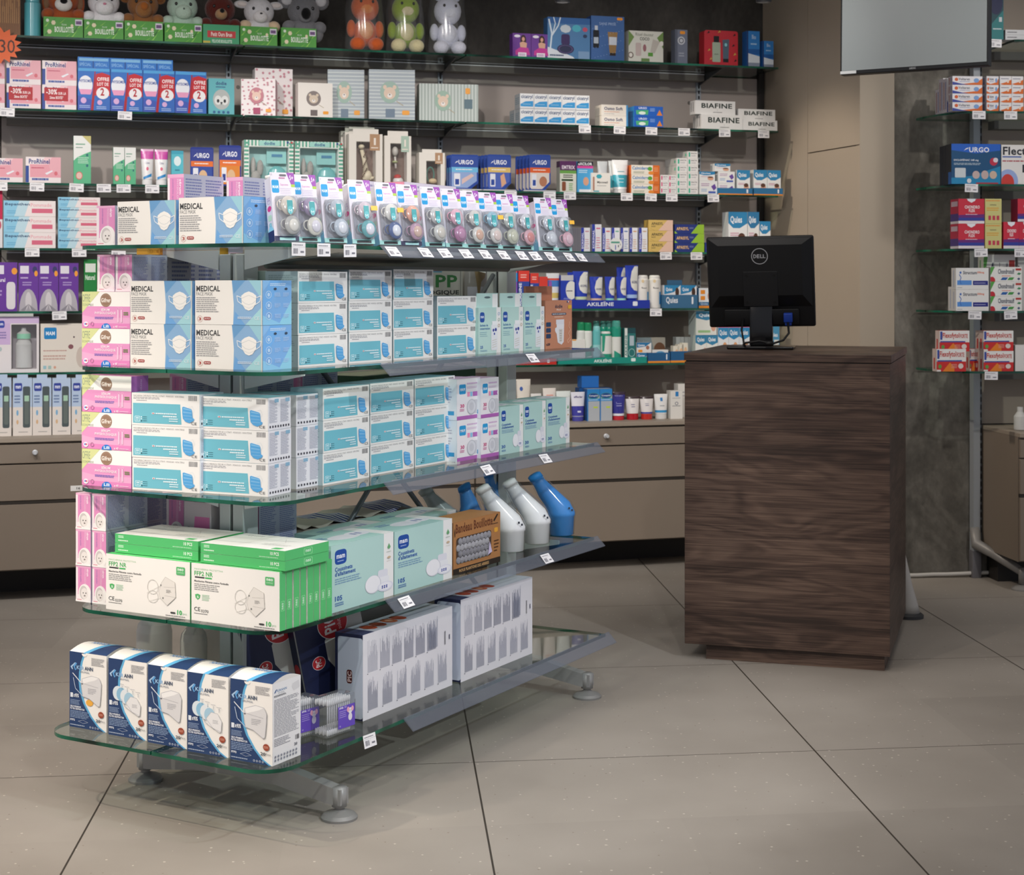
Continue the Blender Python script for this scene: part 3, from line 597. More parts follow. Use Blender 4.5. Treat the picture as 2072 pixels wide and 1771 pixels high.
def mask_front(): 
    return [r(0, 0, 1, 1, 'f2f1ee'), t('MASCHERINA CHIRURGICA TIPO IIR A 3 STRATI - MONOUSO - NON STERILE', .025, .885, .775, .935, '5b5b60', 0), g(.025, .80, .44, .875, 2, '9a9aa0', 6, .55), g(.07, .745, .25, .785, 1, 'a0a0a6', 5, .6), bars(.84, .80, .965, .955, '5a5a60', 7, 18),
            p([(.02, .06), (.74, .06), (.72, .68), (.02, .68)], '74bfd0'), rr_(.045, .10, .125, .28, .015, .03, 'd4edf2'), rr_(.052, .115, .118, .265, .012, .025, '74bfd0'), t('50', .065, .19, .105, .245, 'f0fbff', 1), g(.065, .13, .105, .17, 1, 'e0f3f8', 3), g(.165, .24, .235, .27, 1, '35606e', 2), g(.165, .18, .235, .21, 1, '35606e', 3), g(.165, .12, .235, .15, 1, '35606e', 4),
            r(.14, .235, .155, .27, 'e8f6fa'), r(.14, .175, .155, .21, 'e8f6fa'), r(.142, .11, .156, .15, '1f3a44'), rr_(.305, .35, .345, .40, .005, .01, 'f2f6f8'), r(.312, .362, .338, .388, 'c05a60'), g(.36, .355, .70, .395, 1, 'e6f6fa', 9, .9), g(.47, .27, .70, .315, 1, 'e6f6fa', 8, .9), g(.56, .20, .70, .24, 1, 'd8f0f6', 7, .9), g(.56, .13, .70, .17, 1, 'd8f0f6', 6, .9),
            ln([(.80, .55), (.90, .64), (.93, .5), (.88, .30)], .003, 'd7dce0', 2), p([(.755, .60), (.775, .615), (.885, .55), (.895, .50), (.905, .28), (.93, .25), (.92, .19), (.86, .12), (.80, .16), (.765, .25), (.755, .42)], '5aa9e2'), p([(.77, .58), (.885, .53), (.89, .50), (.77, .54)], '8cc6ee'), p([(.768, .47), (.89, .44), (.89, .41), (.768, .43)], '86c1ec'), p([(.77, .36), (.895, .34), (.895, .315), (.77, .33)], '7dbbe9'), p([(.785, .26), (.90, .25), (.90, .225), (.79, .23)], '7dbbe9'),
            t('CE', .885, .07, .965, .15, '4a4a4a')]
def text_panel(c='8f93a8', k=1): return [r(0, 0, 1, 1, 'e9e9ef'), g(.05, .22, .42, .93, 26, c, k, .5), g(.54, .22, .92, .93, 26, c, k+1, .5), r(.28, .84, .46, .95, '8bb4cf'), r(.76, .84, .95, .95, '8bb4cf')]+[rr_(.06+q*.115, .07, .12+q*.115, .14, .01, .02, '4b4b55') for q in range(8)]
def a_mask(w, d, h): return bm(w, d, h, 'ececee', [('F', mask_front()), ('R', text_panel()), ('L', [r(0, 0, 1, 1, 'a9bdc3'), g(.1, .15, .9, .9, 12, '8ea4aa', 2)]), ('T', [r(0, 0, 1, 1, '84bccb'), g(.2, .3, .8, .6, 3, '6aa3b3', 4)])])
def a_mask_end(w, d, h): return bm(w, d, h, 'ececee', [('F', text_panel(k=5)), ('T', [r(0, 0, 1, 1, '84bccb')]), ('L', [r(0, 0, 1, 1, 'dfe0e4')])])
def a_serum(w, d, h):
    PK = 'e58cc4'
    F_ = [r(0, 0, 1, 1, 'faf7f3'), r(0, 0, 1, .60, 'e79ccb'), p([(0, .36), (.3, .28), (1, .30), (1, .12), (0, .12)], 'ecafd4'), r(0, 0, 1, .14, PK), p([(0, 1), (.37, 1), (0, .42)], 'd9dfa0'), t('OFFRE', .01, .72, .17, .93, '8c9c86'), t('ÉCONOMIQUE', .015, .60, .24, .69, '8c9c86'), e(.5, .77, .115, .185, '9b7d68', 28), ring(.5, .77, .10, .16, .06, 'b39a88', 24), t('Gifrer', .405, .71, .6, .83, 'f3ece4', 1),
          t('SÉRUM', .40, .475, .58, .56, 'fbeef6', 1), t('PHYSIOLOGIQUE', .27, .375, .71, .455, 'fbeef6', 1), g(.27, .25, .7, .32, 2, '7c6fc0', 3, .6), ring(.755, .53, .025, .03, .25, 'f6d5ea', 12), ring(.825, .53, .025, .03, .25, 'f6d5ea', 12), rr_(.74, .17, .775, .51, .01, .02, 'f3c6e1'), rr_(.81, .17, .845, .51, .01, .02, 'f3c6e1'), g(.87, .36, .97, .46, 2, '7c8a5c', 5, .7), p([(.40+.11+.1*math.cos(a*math.pi/10), .14*math.sin(a*math.pi/10)) for a in range(11)], '2f7fd6'), t('Lili', .455, .02, .57, .10, 'f2f8ff', 1), t('x 40', .66, .02, .75, .085, 'fff0fa', 1), g(.77, .03, .96, .06, 1, 'fbe3f2', 3), e(.09, .11, .05, .07, 'f4f1f8', 12), r(.06, .09, .09, .14, '6a7fd0'), r(.09, .09, .12, .14, 'e06a80'), ring(.22, .12, .035, .06, .25, 'b87fa4', 12)]
    R_ = [r(0, 0, 1, 1, 'b066ae'), r(0, 0, .18, 1, 'a25ca4'), td('PHYSIOLOGIQUE', .5, .08, .62, .9, 'd9b2d8')]
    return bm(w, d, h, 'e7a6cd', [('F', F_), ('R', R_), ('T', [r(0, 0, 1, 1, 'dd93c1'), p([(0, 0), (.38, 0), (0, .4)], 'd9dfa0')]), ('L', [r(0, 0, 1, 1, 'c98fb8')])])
def a_baby(w, d, h):
    F_ = [r(0, 0, 1, 1, 'f3eaee'), r(.14, .2, 1, 1, 'e294c4'), r(0, .95, 1, 1, 'eeb4d4'), td('sérum', .72, .72, .86, .93, 'fbe9f4', 1), td('PHYSIOLOGIQUE', .55, .50, .68, .93, 'f6d9ea'), td('contrôle qualité', .28, .55, .38, .93, '9277bd'), e(.6, .24, .42, .26, 'f5f2f0', 24), e(.52, .26, .26, .19, 'cfcac8', 20), e(.58, .235, .23, .155, 'ebe6e3', 20), e(.50, .25, .035, .02, '5a5552', 8), e(.68, .25, .035, .02, '5a5552', 8), e(.60, .175, .06, .022, '8d8480', 10), r(0, 0, 1, .055, 'f7f5f4'), r(.1, .05, .4, .065, 'cf5d78')]
    R_ = [r(0, 0, 1, 1, 'bfc3d6'), g(.04, .06, .46, .95, 22, '7d86b8', 3, .5), g(.54, .06, .96, .95, 22, '7d86b8', 9, .5)]
    return bm(w, d, h, 'dcd0da', [('F', F_), ('R', R_), ('T', [r(0, 0, 1, 1, 'dba2c4'), r(0, 0, .5, 1, 'e8cbd9')]), ('L', [r(0, 0, 1, 1, 'e2bfd3')])])
def a_ffp2(w, d, h):
    G = '3fb55e'; X = lambda x, y: (x, y)
    mk = [X(.72, .70), X(.83, .62), X(.84, .36), X(.74, .20), X(.66, .32), X(.64, .42), X(.67, .58)]
    F_ = [r(0, 0, 1, 1, 'f3f1ec'), t('MASCHERINA PROTETTIVA', .035, .885, .365, .915, '6fb57a'), t('FFP2 NR', .035, .785, .25, .865, '4fae63', 1), rr_(.04, .745, .155, .77, .005, .01, '3a3a3a'), rr_(.16, .745, .24, .77, .005, .01, G), t('Mascherina Filtrante contro Particelle', .035, .675, .43, .71, '5a5a5a', 1), g(.035, .53, .34, .655, 4, '9a9a98', 3, .5),
          p([(.045, .455), (.075, .47), (.105, .455), (.10, .40), (.075, .365), (.05, .40)], '55b56a'), t('5', .065, .395, .088, .435, 'eefaf0', 1), g(.125, .36, .22, .47, 5, 'a9cdb0', 4, .5), t('CE', .035, .17, .105, .24, '3b3b3b'), t('0370', .115, .155, .20, .205, '3b3b3b'), g(.035, .12, .2, .14, 1, '777777', 4), t('10', .855, .06, .91, .145, G, 1), t('pcs', .92, .06, .965, .10, 'a9cbb0'), rr_(.775, .07, .835, .10, .012, .015, '444444'), g(.72, .02, .965, .045, 1, '8b8b8b', 2), rr_(.845, .76, .945, .90, .01, .015, '5db873'), t('neo', .86, .835, .93, .875, 'effaf0', 1), t('LIVING', .86, .79, .93, .815, 'd6f0da'),
          ring(.57, .50, .065, .13, .07, 'c9c7c2', 24), ring(.57, .33, .065, .11, .07, 'c9c7c2', 24), ln([X(.50, .38), X(.655, .53)], .003, 'cfcdc8', 1.7), ln([X(.52, .24), X(.68, .33)], .003, 'cfcdc8', 1.7), p(mk, 'e6e3dd'), ln(mk+[mk[0]], .0028, 'b9b6b0', 1.7), ln([X(.70, .52), X(.83, .53)], .0022, 'b0ada8', 1.7), ln([X(.71, .37), X(.84, .36)], .0022, 'b0ada8', 1.7), g(.73, .42, .79, .48, 4, '6d6d6d', 2, .4), r(.66, .53, .675, .56, '8b8b88'), r(.685, .31, .70, .34, '8b8b88')]
    R_ = [r(0, 0, 1, 1, '58c074'), rr_(.22, .33, .8, .50, .06, .015, '8fdc9c'), rr_(.28, .34, .74, .49, .06, .015, '58c074'), tv('neo', .36, .36, .62, .47, 'd8f5dc', 1)]
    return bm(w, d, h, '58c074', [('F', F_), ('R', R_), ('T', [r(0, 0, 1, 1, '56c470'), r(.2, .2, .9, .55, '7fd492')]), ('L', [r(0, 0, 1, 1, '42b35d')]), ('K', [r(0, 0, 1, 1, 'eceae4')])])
def a_ffp2_flat(w, d, h):
    S_ = lambda k: [r(0, 0, 1, 1, '58c074'), g(.04, .55, .11, .85, 2, 'd9f3dd', 4, .6), g(.04, .2, .18, .4, 1, 'd9f3dd', 5, .6), t('10 PCS', .83, .45, .93, .8, 'f0fbf1', 1), g(.7, .15, .93, .3, 1, 'bfe8c6', k)]
    R_ = [r(0, 0, 1, 1, '58c074'), rr_(.42, .15, .62, .85, .03, .1, '8fdc9c'), rr_(.435, .2, .605, .8, .03, .1, '58c074'), t('neo', .46, .4, .58, .68, 'd8f5dc', 1)]
    T_ = [r(.0, .0, 1, 1, 'f0eeea'), t('CE 0370', .12, .8, .3, .9, 'b5b4b0'), g(.55, .3, .9, .42, 2, 'd0cfca', 3), rr_(.8, .06, .9, .18, .01, .015, '5db873'), ln([(.6, .8), (.72, .55), (.62, .4)], .003, 'cfcdc8')]
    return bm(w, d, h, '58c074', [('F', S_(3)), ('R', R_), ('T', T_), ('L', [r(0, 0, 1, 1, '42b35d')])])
def a_kirann(kind):
    def fn(w, d, h):
        NV, SK = '2b426c', '64b0dc'
        edge = lambda dx: [(.30+dx+.40*math.sin(max(0, (1-y))*0)+( .0), y) for y in (1,)]
        cur = [(.44, 1), (.36, .88), (.31, .74), (.30, .62), (.33, .48), (.43, .33), (.60, .18), (.80, .06), (.98, 0)]
        F_ = [r(0, 0, 1, 1, 'f0eee9'), p([(0, 0)]+[(x, y) for x, y in cur[::-1]]+[(0, 1)], SK), p([(0, 0)]+[(x-.045, y) for x, y in cur[::-1]]+[(0, 1)], NV)]
        F_ = [F_[0]]
        for k, (cc, dx) in enumerate(((SK, 0), (NV, .055))):
            q = [(max(0, x-dx), y) for x, y in cur]; 
            for (x0, y0), (x1, y1) in zip(q, q[1:]): F_.append(p([(0, y1), (x1, y1), (x0, y0), (0, y0)], cc))
        # same-layer overlap is avoided because every strip sits above the last
        F_ += [p([(.03, .80), (.15, .86), (.19, .86), (.08, .80), (.10, .765), (.07, .765)], 'a9c6e2'), p([(.11, .81), (.17, .86), (.21, .85), (.15, .80), (.19, .765), (.16, .755)], '5f9fd6'), t('KIR', .20, .775, .40, .825, '9ec4e6', 1), t('ANN', .415, .775, .64, .825, '4a5870', 1), t('BRUMSAL', .30, .735, .55, .76, '7c8798'), g(.60, .85, .95, .955, 6, '8b8b90', 4, .4),
               r(.03, .395, .10, .455, 'dfe6ee'), t('≥95%', .12, .40, .26, .45, 'eef3f8', 1), g(.03, .30, .30, .37, 4, '8ea3c4', 3, .5), t('SELF-PRIMING', .03, .265, .32, .29, 'e9eef6', 1), t('FILTER RESPIRATOR', .03, .235, .42, .26, 'e9eef6', 1), g(.03, .125, .55, .225, 5, '8ea3c4', 5, .5), t('FFP2', .03, .085, .155, .112, 'e9eef6', 1), ring(.38, .09, .14, .024, .12, 'c9d4e4', 4), g(.03, .025, .45, .045, 1, 'a9b6cc', 2, .6), e(.865, .22, .075, .042, '9a4a35', 20), g(.81, .205, .92, .235, 2, 'd9a08c', 2, .5), t('20', .73, .115, .85, .155, '4a5058', 1), t('Piece', .865, .125, .97, .15, '6a7078')]+[ring(.58+q*.07, .035, .022, .013, .3, 'dfe6f0', 8) for q in range(4)]
        if kind == 0:
            mk = [(.34, .56), (.36, .66), (.62, .715), (.82, .70), (.88, .63), (.87, .50), (.84, .34), (.80, .325), (.56, .41), (.38, .43)]
            F_ += [ln([(.10, .72), (.34, .60)], .006, 'e4e9ee', .6), ln([(.12, .66), (.18, .52), (.40, .42)], .005, 'b4c4da', .6), p(mk, 'd9d9da'), p([(.36, .66), (.62, .715), (.82, .70), (.70, .66), (.40, .60)], 'efefee'), ln([(.38, .60), (.80, .57)], .003, 'b4b4b8', .6), ln(mk+[mk[0]], .003, 'b9bac0', .6), g(.52, .47, .76, .55, 4, 'a9a9ae', 4, .4), r(.34, .585, .385, .60, '6a6a70')]
        else:
            F_ += [e(.27, .56, .14, .095, 'd8e4ea', 20), e(.36, .55, .13, .09, '8cbcd8', 20), e(.47, .53, .14, .095, 'dfe6ea', 20), e(.56, .50, .13, .09, 'a4c8dc', 20), ln([(.36, .49), (.45, .40), (.6, .37)], .004, 'b9c3cf', .6), p([(.48, .45), (.6, .54), (.76, .53), (.86, .44), (.84, .31), (.80, .30), (.64, .345), (.52, .38)], 'e6e6e6'), ln([(.48, .45), (.6, .54), (.76, .53), (.86, .44), (.84, .31), (.64, .345), (.48, .45)], .003, 'b9bac0', .6), g(.64, .40, .78, .45, 3, 'a9a9ae', 4, .4)]+[ln([(.38+q*.14, .62-q*.025), (.38+q*.14, .67-q*.025)], .002, '5a6a80', .6) for q in range(4)]+[g(.32+q*.14, .68-q*.025, .44+q*.14, .69-q*.025, 1, '7a8494', q) for q in range(4)]
        R_ = [r(0, 0, 1, 1, 'ececed'), t('KIRANN', .16, .885, .5, .915, '6f8fb4', 1), p([(.05, .88), (.12, .92), (.16, .92), (.10, .88)], '3f5f90'), t('BRUMSAL', .2, .86, .42, .875, '8a94a4'), g(.05, .825, .5, .85, 2, '5a5a62', 7, .6), p([(.7, .93), (.93, .95), (.96, .86), (.75, .84), (.68, .89)], 'dadadc'), g(.05, .34, .95, .80, 26, '8d8d96', 8, .42), g(.05, .22, .65, .32, 5, '8d8d96', 3, .45), bars(.8, .22, .95, .28, '55555c', 4, 12), t('20', .76, .15, .87, .185, '4c5060', 1)]+[e(.09+.105*(q % 8), .055+.045*(q//8), .032, .016, '8b8f9c', 8) for q in range(16)]
        m = MB(); m.box(-w/2, 0, 0, w/2, d, h, 'ecebe8', 'card', .001); m.art('F', w, d, h, F_); m.art('R', w, d, h, R_); m.art('L', w, d, h, [r(0, 0, 1, 1, 'd9d5cf'), g(.1, .1, .9, .9, 24, 'b4aea8', 2)])
        n = 8; vs = []; cs = []                      # bulging lid that carries the navy and sky band
        for k in range(n+1): a = k/n; vs += [(-w/2, a*d, h+.012*math.sin(math.pi*a)), (w/2, a*d, h+.012*math.sin(math.pi*a))]
        m.add(vs, [(2*k, 2*k+1, 2*k+3, 2*k+2) for k in range(n)], 'f0eee9', 'card', True)
        def lid(x0, y0): 
            return (x0*w-w/2, y0*d, h+.012*math.sin(math.pi*y0)+.0004)
        flip = kind
        for (c, o0, o1) in ((SK, .38, .5), (NV, .5, 1.4)):
            for k in range(n):
                y0, y1 = k/n, (k+1)/n; sh = lambda y: .42*y
                q = [lid(min(1, o0+sh(y0)), y0), lid(min(1, o1+sh(y0)), y0), lid(min(1, o1+sh(y1)), y1), lid(min(1, o0+sh(y1)), y1)]
                if flip: q = [(-w/2+(w/2-a[0]) , a[1], a[2]) for a in q] if False else q
                m.add(q, [(0, 1, 2, 3)], c)
        for sgn in (1, -1): m.add([(sgn*w/2, k/n*d, h+.012*math.sin(math.pi*k/n)) for k in range(n+1)], [tuple(range(n+1))], 'e4e2de')
        vs, fs = glyphs('KIRANN', 1); m.add([((.62-x*.42)*w-w/2+.0, (.62-y*.16)*d, h+.0128) for x, y in vs], fs, '7fa3d4')
        if kind == 0: m.add([(math.cos(a)*.009-.09*w, -.0012, h-.002+math.sin(a)*.007) for a in [math.pi+k*math.pi/8 for k in range(9)]], [tuple(range(9))], 'f4f2ee')
        return m
    return fn
def a_mam(count, big=0):
    def fn(w, d, h):
        B = '2c5aa8'; MT = 'b7dad5'
        F_ = [r(0, 0, .84, 1, MT), r(.84, 0, 1, 1, 'f2f3f2'), rr_(.06, .70, .24, .92, .05, .05, '214fa4'), t('mam', .085, .79, .215, .845, 'f2f6ff', 1), g(.10, .74, .2, .76, 1, 'a9bfe6', 3, .7)]
        if big: F_ += [t('Coussinets', .06, .60, .33, .665, B, 1), t("d'allaitement", .06, .53, .38, .595, B, 1), g(.06, .40, .48, .50, 3, '7aa0c0', 4, .45), t(count, .06, .16, .17, .235, B, 1), g(.06, .08, .2, .14, 2, '6a8fba', 4, .6)]
        else: F_ += [t('Coussinets', .07, .60, .46, .65, B, 1), t("d'allaitement", .07, .54, .58, .59, B, 1), g(.07, .44, .6, .52, 3, '7aa0c0', 4, .45), t(count, .06, .13, .22, .20, B, 1), g(.06, .06, .25, .10, 2, '6a8fba', 4, .6)]
        F_ += [rr_(.74, .31, .9, .45, .03, .03, 'e2e4ee'), rr_(.72, .22, .92, .34, .03, .03, 'eceef4'), e(.66, .26, .13, .14, 'd2d4de', 24), e(.655, .265, .12, .13, 'f2f3f8', 24), e(.86, .18, .13, .075, 'dfe1ee', 20), e(.86, .185, .11, .06, 'f0f1f8', 20)]+[e(.81+.035*(q % 3), .165+.026*(q//3), .013, .011, '3a49a0', 8) for q in range(6)]+[e(.92, .78, .025, .03, '6fae7a', 8), p([(.90, .78), (.92, .84), (.94, .78)], '6fae7a'), g(.88, .70, .96, .72, 1, 'b4c2b8', 2), e(.92, .62, .03, .02, 'cdb79a', 8), g(.88, .56, .96, .57, 1, 'c9c2b8', 2)]
        T_ = [r(0, 0, 1, 1, 'a9d0ca'), r(.84, 0, 1, 1, 'eceeec'), e(.5, .45, .22, .22, 'e2e3ea', 20), e(.74, .5, .16, .2, 'e8e9f0', 20), r(.66, .42, .7, .58, '7c87b8'), r(.74, .42, .78, .58, '7c87b8'), g(.15, .55, .35, .75, 2, '6a8fba', 3)]
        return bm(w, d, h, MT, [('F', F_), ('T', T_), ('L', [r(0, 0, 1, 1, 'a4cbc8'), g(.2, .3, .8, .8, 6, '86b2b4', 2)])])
    return fn
def a_mam30p(w, d, h):
    F_ = [r(0, 0, 1, 1, 'f3f0f4'), r(0, 0, 1, .09, 'b468b8'), rr_(.10, .62, .38, .86, .04, .04, '2ba0dc'), t('MAM', .14, .70, .34, .77, 'f4fbff', 1), g(.43, .84, .92, .90, 1, 'd9b8dc', 3, .6), g(.43, .74, .9, .80, 2, 'e0c4e2', 3, .5), r(.44, .55, .55, .66, 'f09ac0'), r(.57, .55, .66, .66, '8fc4ea'), p([(.68, .55), (.93, .55), (.90, .60), (.93, .66), (.68, .66)], 'b468b8'), t('30', .14, .29, .31, .38, 'd0367c', 1), g(.12, .20, .33, .27, 2, 'd98ab0', 3, .6), rr_(.62, .13, .97, .46, .06, .1, 'cfd0d6'), e(.62, .29, .20, .19, 'b9bbc4', 24), e(.615, .295, .18, .17, 'dcdde4', 24), e(.62, .30, .10, .10, 'cdced6', 18)]
    return bm(w, d, h, 'f0edf2', [('F', F_), ('T', [r(0, 0, 1, 1, 'e0bfe0')]), ('L', [r(0, 0, 1, 1, 'e9eef4'), r(.3, .12, .9, .22, '3f9fd4'), g(.15, .4, .85, .85, 7, 'b6b8c8', 2)])])
def a_sachet(w, d, h):
    B = '3f74a8'
    F_ = [r(0, 0, .80, 1, 'bfe0d9'), r(.80, 0, 1, 1, 'f3f3f1'), rr_(.07, .68, .27, .90, .06, .05, '2a55a8'), t('mam', .10, .77, .24, .82, 'eef4ff', 1), t('Sachets de', .07, .59, .42, .64, B, 1), t('conservation', .07, .52, .50, .565, B, 1), g(.07, .36, .40, .48, 3, '8fb8c4', 4, .35), t('25', .08, .11, .20, .17, '2a55a8', 1), g(.08, .04, .4, .08, 2, '7fa8c0', 4, .5), rr_(.56, .06, .84, .62, .04, .03, 'e9edf2'), r(.60, .62, .82, .70, 'f2f5f8'), e(.66, .50, .04, .035, '3c4a9c', 8), e(.76, .51, .05, .04, '3c4a9c', 8), e(.70, .42, .03, .03, '4f5cae', 8)]+[ln([(.60, .12+q*.05), (.8, .15+q*.05)], .004, 'c9c2a8') for q in range(4)]+[ring(.9, .86-.13*q, .045, .035, .25, ('7fa8d4', '8fb4a0', 'b49a78')[q], 10) for q in range(3)]
    m = bm(w, d, h, 'bfe0d9', [('F', F_), ('L', [r(0, 0, 1, 1, 'a9cfca')])])
    hh = .042; y = .008                             # rear hang card with a slot
    m.box(-w/2+.004, y, h, w/2-.004, y+.0015, h+hh, 'bfe0d9'); m.art('F', w, .01, h+hh, [r(.72, h/(h+hh)+.002, .96, .985, 'f3f3f1'), e(.5, .93, .14, .018, '5d7377', 14)], off=-.0078)
    return m
def a_dodie(w, d, h):
    C = 'c98a6c'
    F_ = [r(0, 0, 1, 1, C), t('dodie', .36, .84, .64, .915, '2a3348', 1), t('flexi', .42, .79, .58, .825, 'f0dccc', 1), rr_(.24, .69, .78, .74, .03, .015, '2c3a56'), t('SACHETS DE CONSERVATION', .27, .70, .75, .73, 'e6e2e0', 1), g(.34, .64, .68, .67, 1, 'e6c8b4', 3, .6), r(.40, .50, .70, .60, 'e2e2ea'), p([(.42, .50), (.70, .50), (.68, .12), (.60, .07), (.46, .12), (.42, .30), (.36, .36), (.36, .42), (.42, .44)], 'e9e9ee'), p([(.50, .40), (.64, .40), (.63, .14), (.52, .12)], 'd7d3cc')]+[ln([(.53, .16+q*.05), (.60, .16+q*.05)], .005, '8a8a90') for q in range(5)]+[rr_(.03, .22+q*.12, .20, .31+q*.12, .02, .01, '2c4266') for q in range(3)]+[t('x20', .03, .07, .17, .12, '2a3348', 1), rr_(.84, .82, .98, .90, .03, .02, 'e8b43c'), r(.80, .955, .84, .985, '2c3f8c'), r(.84, .955, .88, .985, 'f2f2f2'), r(.88, .955, .92, .985, 'c23a44'),
          ln([(.90, .55), (.86, .45), (.93, .38), (.85, .30), (.92, .22), (.80, .15), (.84, .10), (.95, .18)], .006, 'e9c0a6')]
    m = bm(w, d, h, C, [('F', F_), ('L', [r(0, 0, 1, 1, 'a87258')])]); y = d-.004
    m.box(-w/2-.035, y, .0, w/2-.03, y+.0015, h+.045, 'c08264'); m.art('F', w, .01, h+.045, [], off=-.0078); return m
def a_bandeau(w, d, h):
    C = 'b07c4c'
    F_ = [r(0, 0, 1, 1, C), r(0, 0, 1, .11, '2d241c'), t('NOUS PLANTONS DES ARBRES', .12, .025, .75, .085, 'c9a06c', 1), t('Bandeau Bouillotte', .05, .78, .83, .96, '6a3a22', 1), t('MA', .02, .72, .045, .88, '3a2418', 1), rr_(.06, .19, .80, .69, .04, .06, '4a3a30'), rr_(.865, .62, .945, .71, .02, .02, 'e8a93c'), g(.86, .22, .97, .48, 4, '5a3a20', 4, .4), p([(.84, .86), (.93, .98), (.95, .96), (.87, .84)], '2d241c'), g(.83, .78, .95, .81, 1, '4a3424', 3)]
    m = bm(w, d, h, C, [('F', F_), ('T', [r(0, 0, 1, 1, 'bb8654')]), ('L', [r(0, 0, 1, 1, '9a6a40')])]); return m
def a_thermo(w, d, h):        # large white heating-pad carton seen from its printed back
    F_ = [r(0, 0, 1, 1, 'e9e8ee')]
    for rr, y0 in ((0, .54), (1, .10)):
        for q in range(7 if rr == 0 else 6):
            x = .05+q*.13 if rr == 0 else .05+q*.155
            if rr == 0 and q > 5: continue
            F_ += [gv(x, y0, x+.105, y0+.38, 22, '6f7690', q*3+rr, .35), e(x, y0-.012, .006, .006, '55596a', 6)]
    F_ += [bars(.90, .55, .915, .72, '3a3c46', 3, 4), gv(.72, .56, .82, .94, 18, '8d93a8', 44, .5), r(.955, .60, .965, .66, '5a5f74')]
    T_ = [r(0, 0, 1, 1, 'd5d8e4'), r(.0, 0, .12, 1, '3a4166'), e(.2, .5, .05, .3, 'c2502c', 10), e(.3, .5, .05, .3, 'a84428', 10), e(.42, .5, .05, .3, 'd06a3c', 10), e(.52, .5, .05, .3, 'b84a2c', 10), e(.42, .5, .02, .15, 'e9b08a', 8)]
    L_ = [r(0, 0, 1, 1, '22284a'), rr_(.1, .02, 1, .96, .08, .03, 'ccd6e8'), rr_(.42, .42, .62, .58, .06, .03, '5a1f22'), tv('PIC', .45, .44, .60, .56, 'f0d8d8', 1)]
    return bm(w, d, h, 'dcdde6', [('F', F_), ('T', T_), ('L', L_)])
G1 = 'on gondola top shelf'; G2 = 'on second gondola shelf'; G3 = 'on middle gondola shelf'; G4 = 'on fourth gondola shelf'; G5 = 'on bottom gondola shelf'
# ---- end facing the viewer ----
grid(GE, .24, GZ[4], 237, 356, 406, 1, 1, a_medical, 'face_mask_box', 'white and blue face mask box', 'left of two on gondola top shelf', 'box', 'blue and white medical mask cartons', depth=.11)
grid(GE, .24, GZ[4], 361, 492, 398, 1, 1, a_medical, 'face_mask_box', 'white and blue face mask box', 'on top shelf beside pacifier packs', 'box', 'blue and white medical mask cartons', depth=.11)
grid(GE, .22, GZ[4], 195, 233, 416, 1, 1, a_baby, 'baby_saline_box', 'narrow pink box with baby photo', 'leftmost on gondola top shelf', 'box', depth=.16)
for a, (d, u0, u1) in enumerate(((.04, 338, 372), (-.125, 458, 492))):
    grid(GE, d, GZ[4], u0, u1, 352 if a == 0 else 358, 1, 1, a_baby, 'baby_saline_box', 'tall pink box with baby photo, '+('front one' if a == 0 else 'rear one'), 'behind face masks on top shelf', 'box', depth=.155)
grid(GE, .20, GZ[3], 263, 389, 568, 1, 2, a_medical, 'face_mask_box', 'white and blue face mask box', 'left stack on second gondola shelf', 'box', 'blue and white medical mask cartons', depth=.11)
grid(GE, .20, GZ[3], 394, 532, 567, 1, 2, a_medical, 'face_mask_box', 'white and blue face mask box', 'corner stack on second gondola shelf', 'box', 'blue and white medical mask cartons', depth=.11)
sb = grid(GE, .20, GZ[3], 165, 263, 590, 1, 2, a_serum, 'saline_carton', 'pink saline carton with brown round logo', 'on second gondola shelf', 'box', depth=.11)
zt = GE.z_at(590, -.28, .20)
grid(GE, .17, zt, 196, 232, 515, 1, 1, a_baby, 'baby_saline_box', 'pink baby photo box, leftmost', 'above saline cartons on second shelf', 'box', 'pink baby photo boxes on second shelf', depth=.13)
grid(GE, .17, zt, 233, 267, 515, 1, 1, a_baby, 'baby_saline_box', 'pink baby photo box, middle', 'above saline cartons on second shelf', 'box', 'pink baby photo boxes on second shelf', depth=.13)
for k in range(3): grid(GE, .05-k*.17, GZ[3], 268+k*62, 300+k*58, 515, 1, 1, a_baby, 'baby_saline_box', 'tall pink box, side panel of blue print, '+['front', 'middle', 'rear'][k], 'row behind masks, second shelf', 'box', 'pink baby photo boxes on second shelf', depth=.165)
def a_gold(w, d, h): return bm(w, d, h, 'cf9d38', [('F', [r(0, 0, 1, 1, 'd8a53a'), t('SERUM PHYSIOLOGIQUE', .2, .3, .8, .8, 'b07a22', 1)]), ('T', [r(0, 0, 1, 1, 'd2a040')])])
grid(GE, -.02, GE.z_at(515, -.1, -.02), 276, 402, 505, 1, 1, a_gold, 'gold_carton', 'flat gold carton lying above the pink boxes', 'second gondola shelf', 'box', depth=.12)
grid(GE, .22, GZ[2], 165, 266, 760, 1, 3, a_serum, 'saline_carton', 'pink saline carton with brown round logo', 'on middle gondola shelf', 'box', depth=.06)
grid(GE, .215, GZ[2], 271, 400, 796, 1, 3, a_mask, 'surgical_mask_box', 'teal surgical mask box', 'left stack at end of middle shelf', 'box', 'teal and white surgical mask boxes', depth=.10, rot=5)
grid(GE, .185, GZ[2], 402, 538, 803, 1, 3, a_mask, 'surgical_mask_box', 'teal surgical mask box', 'corner stack at end of middle shelf', 'box', 'teal and white surgical mask boxes', depth=.10, rot=5)
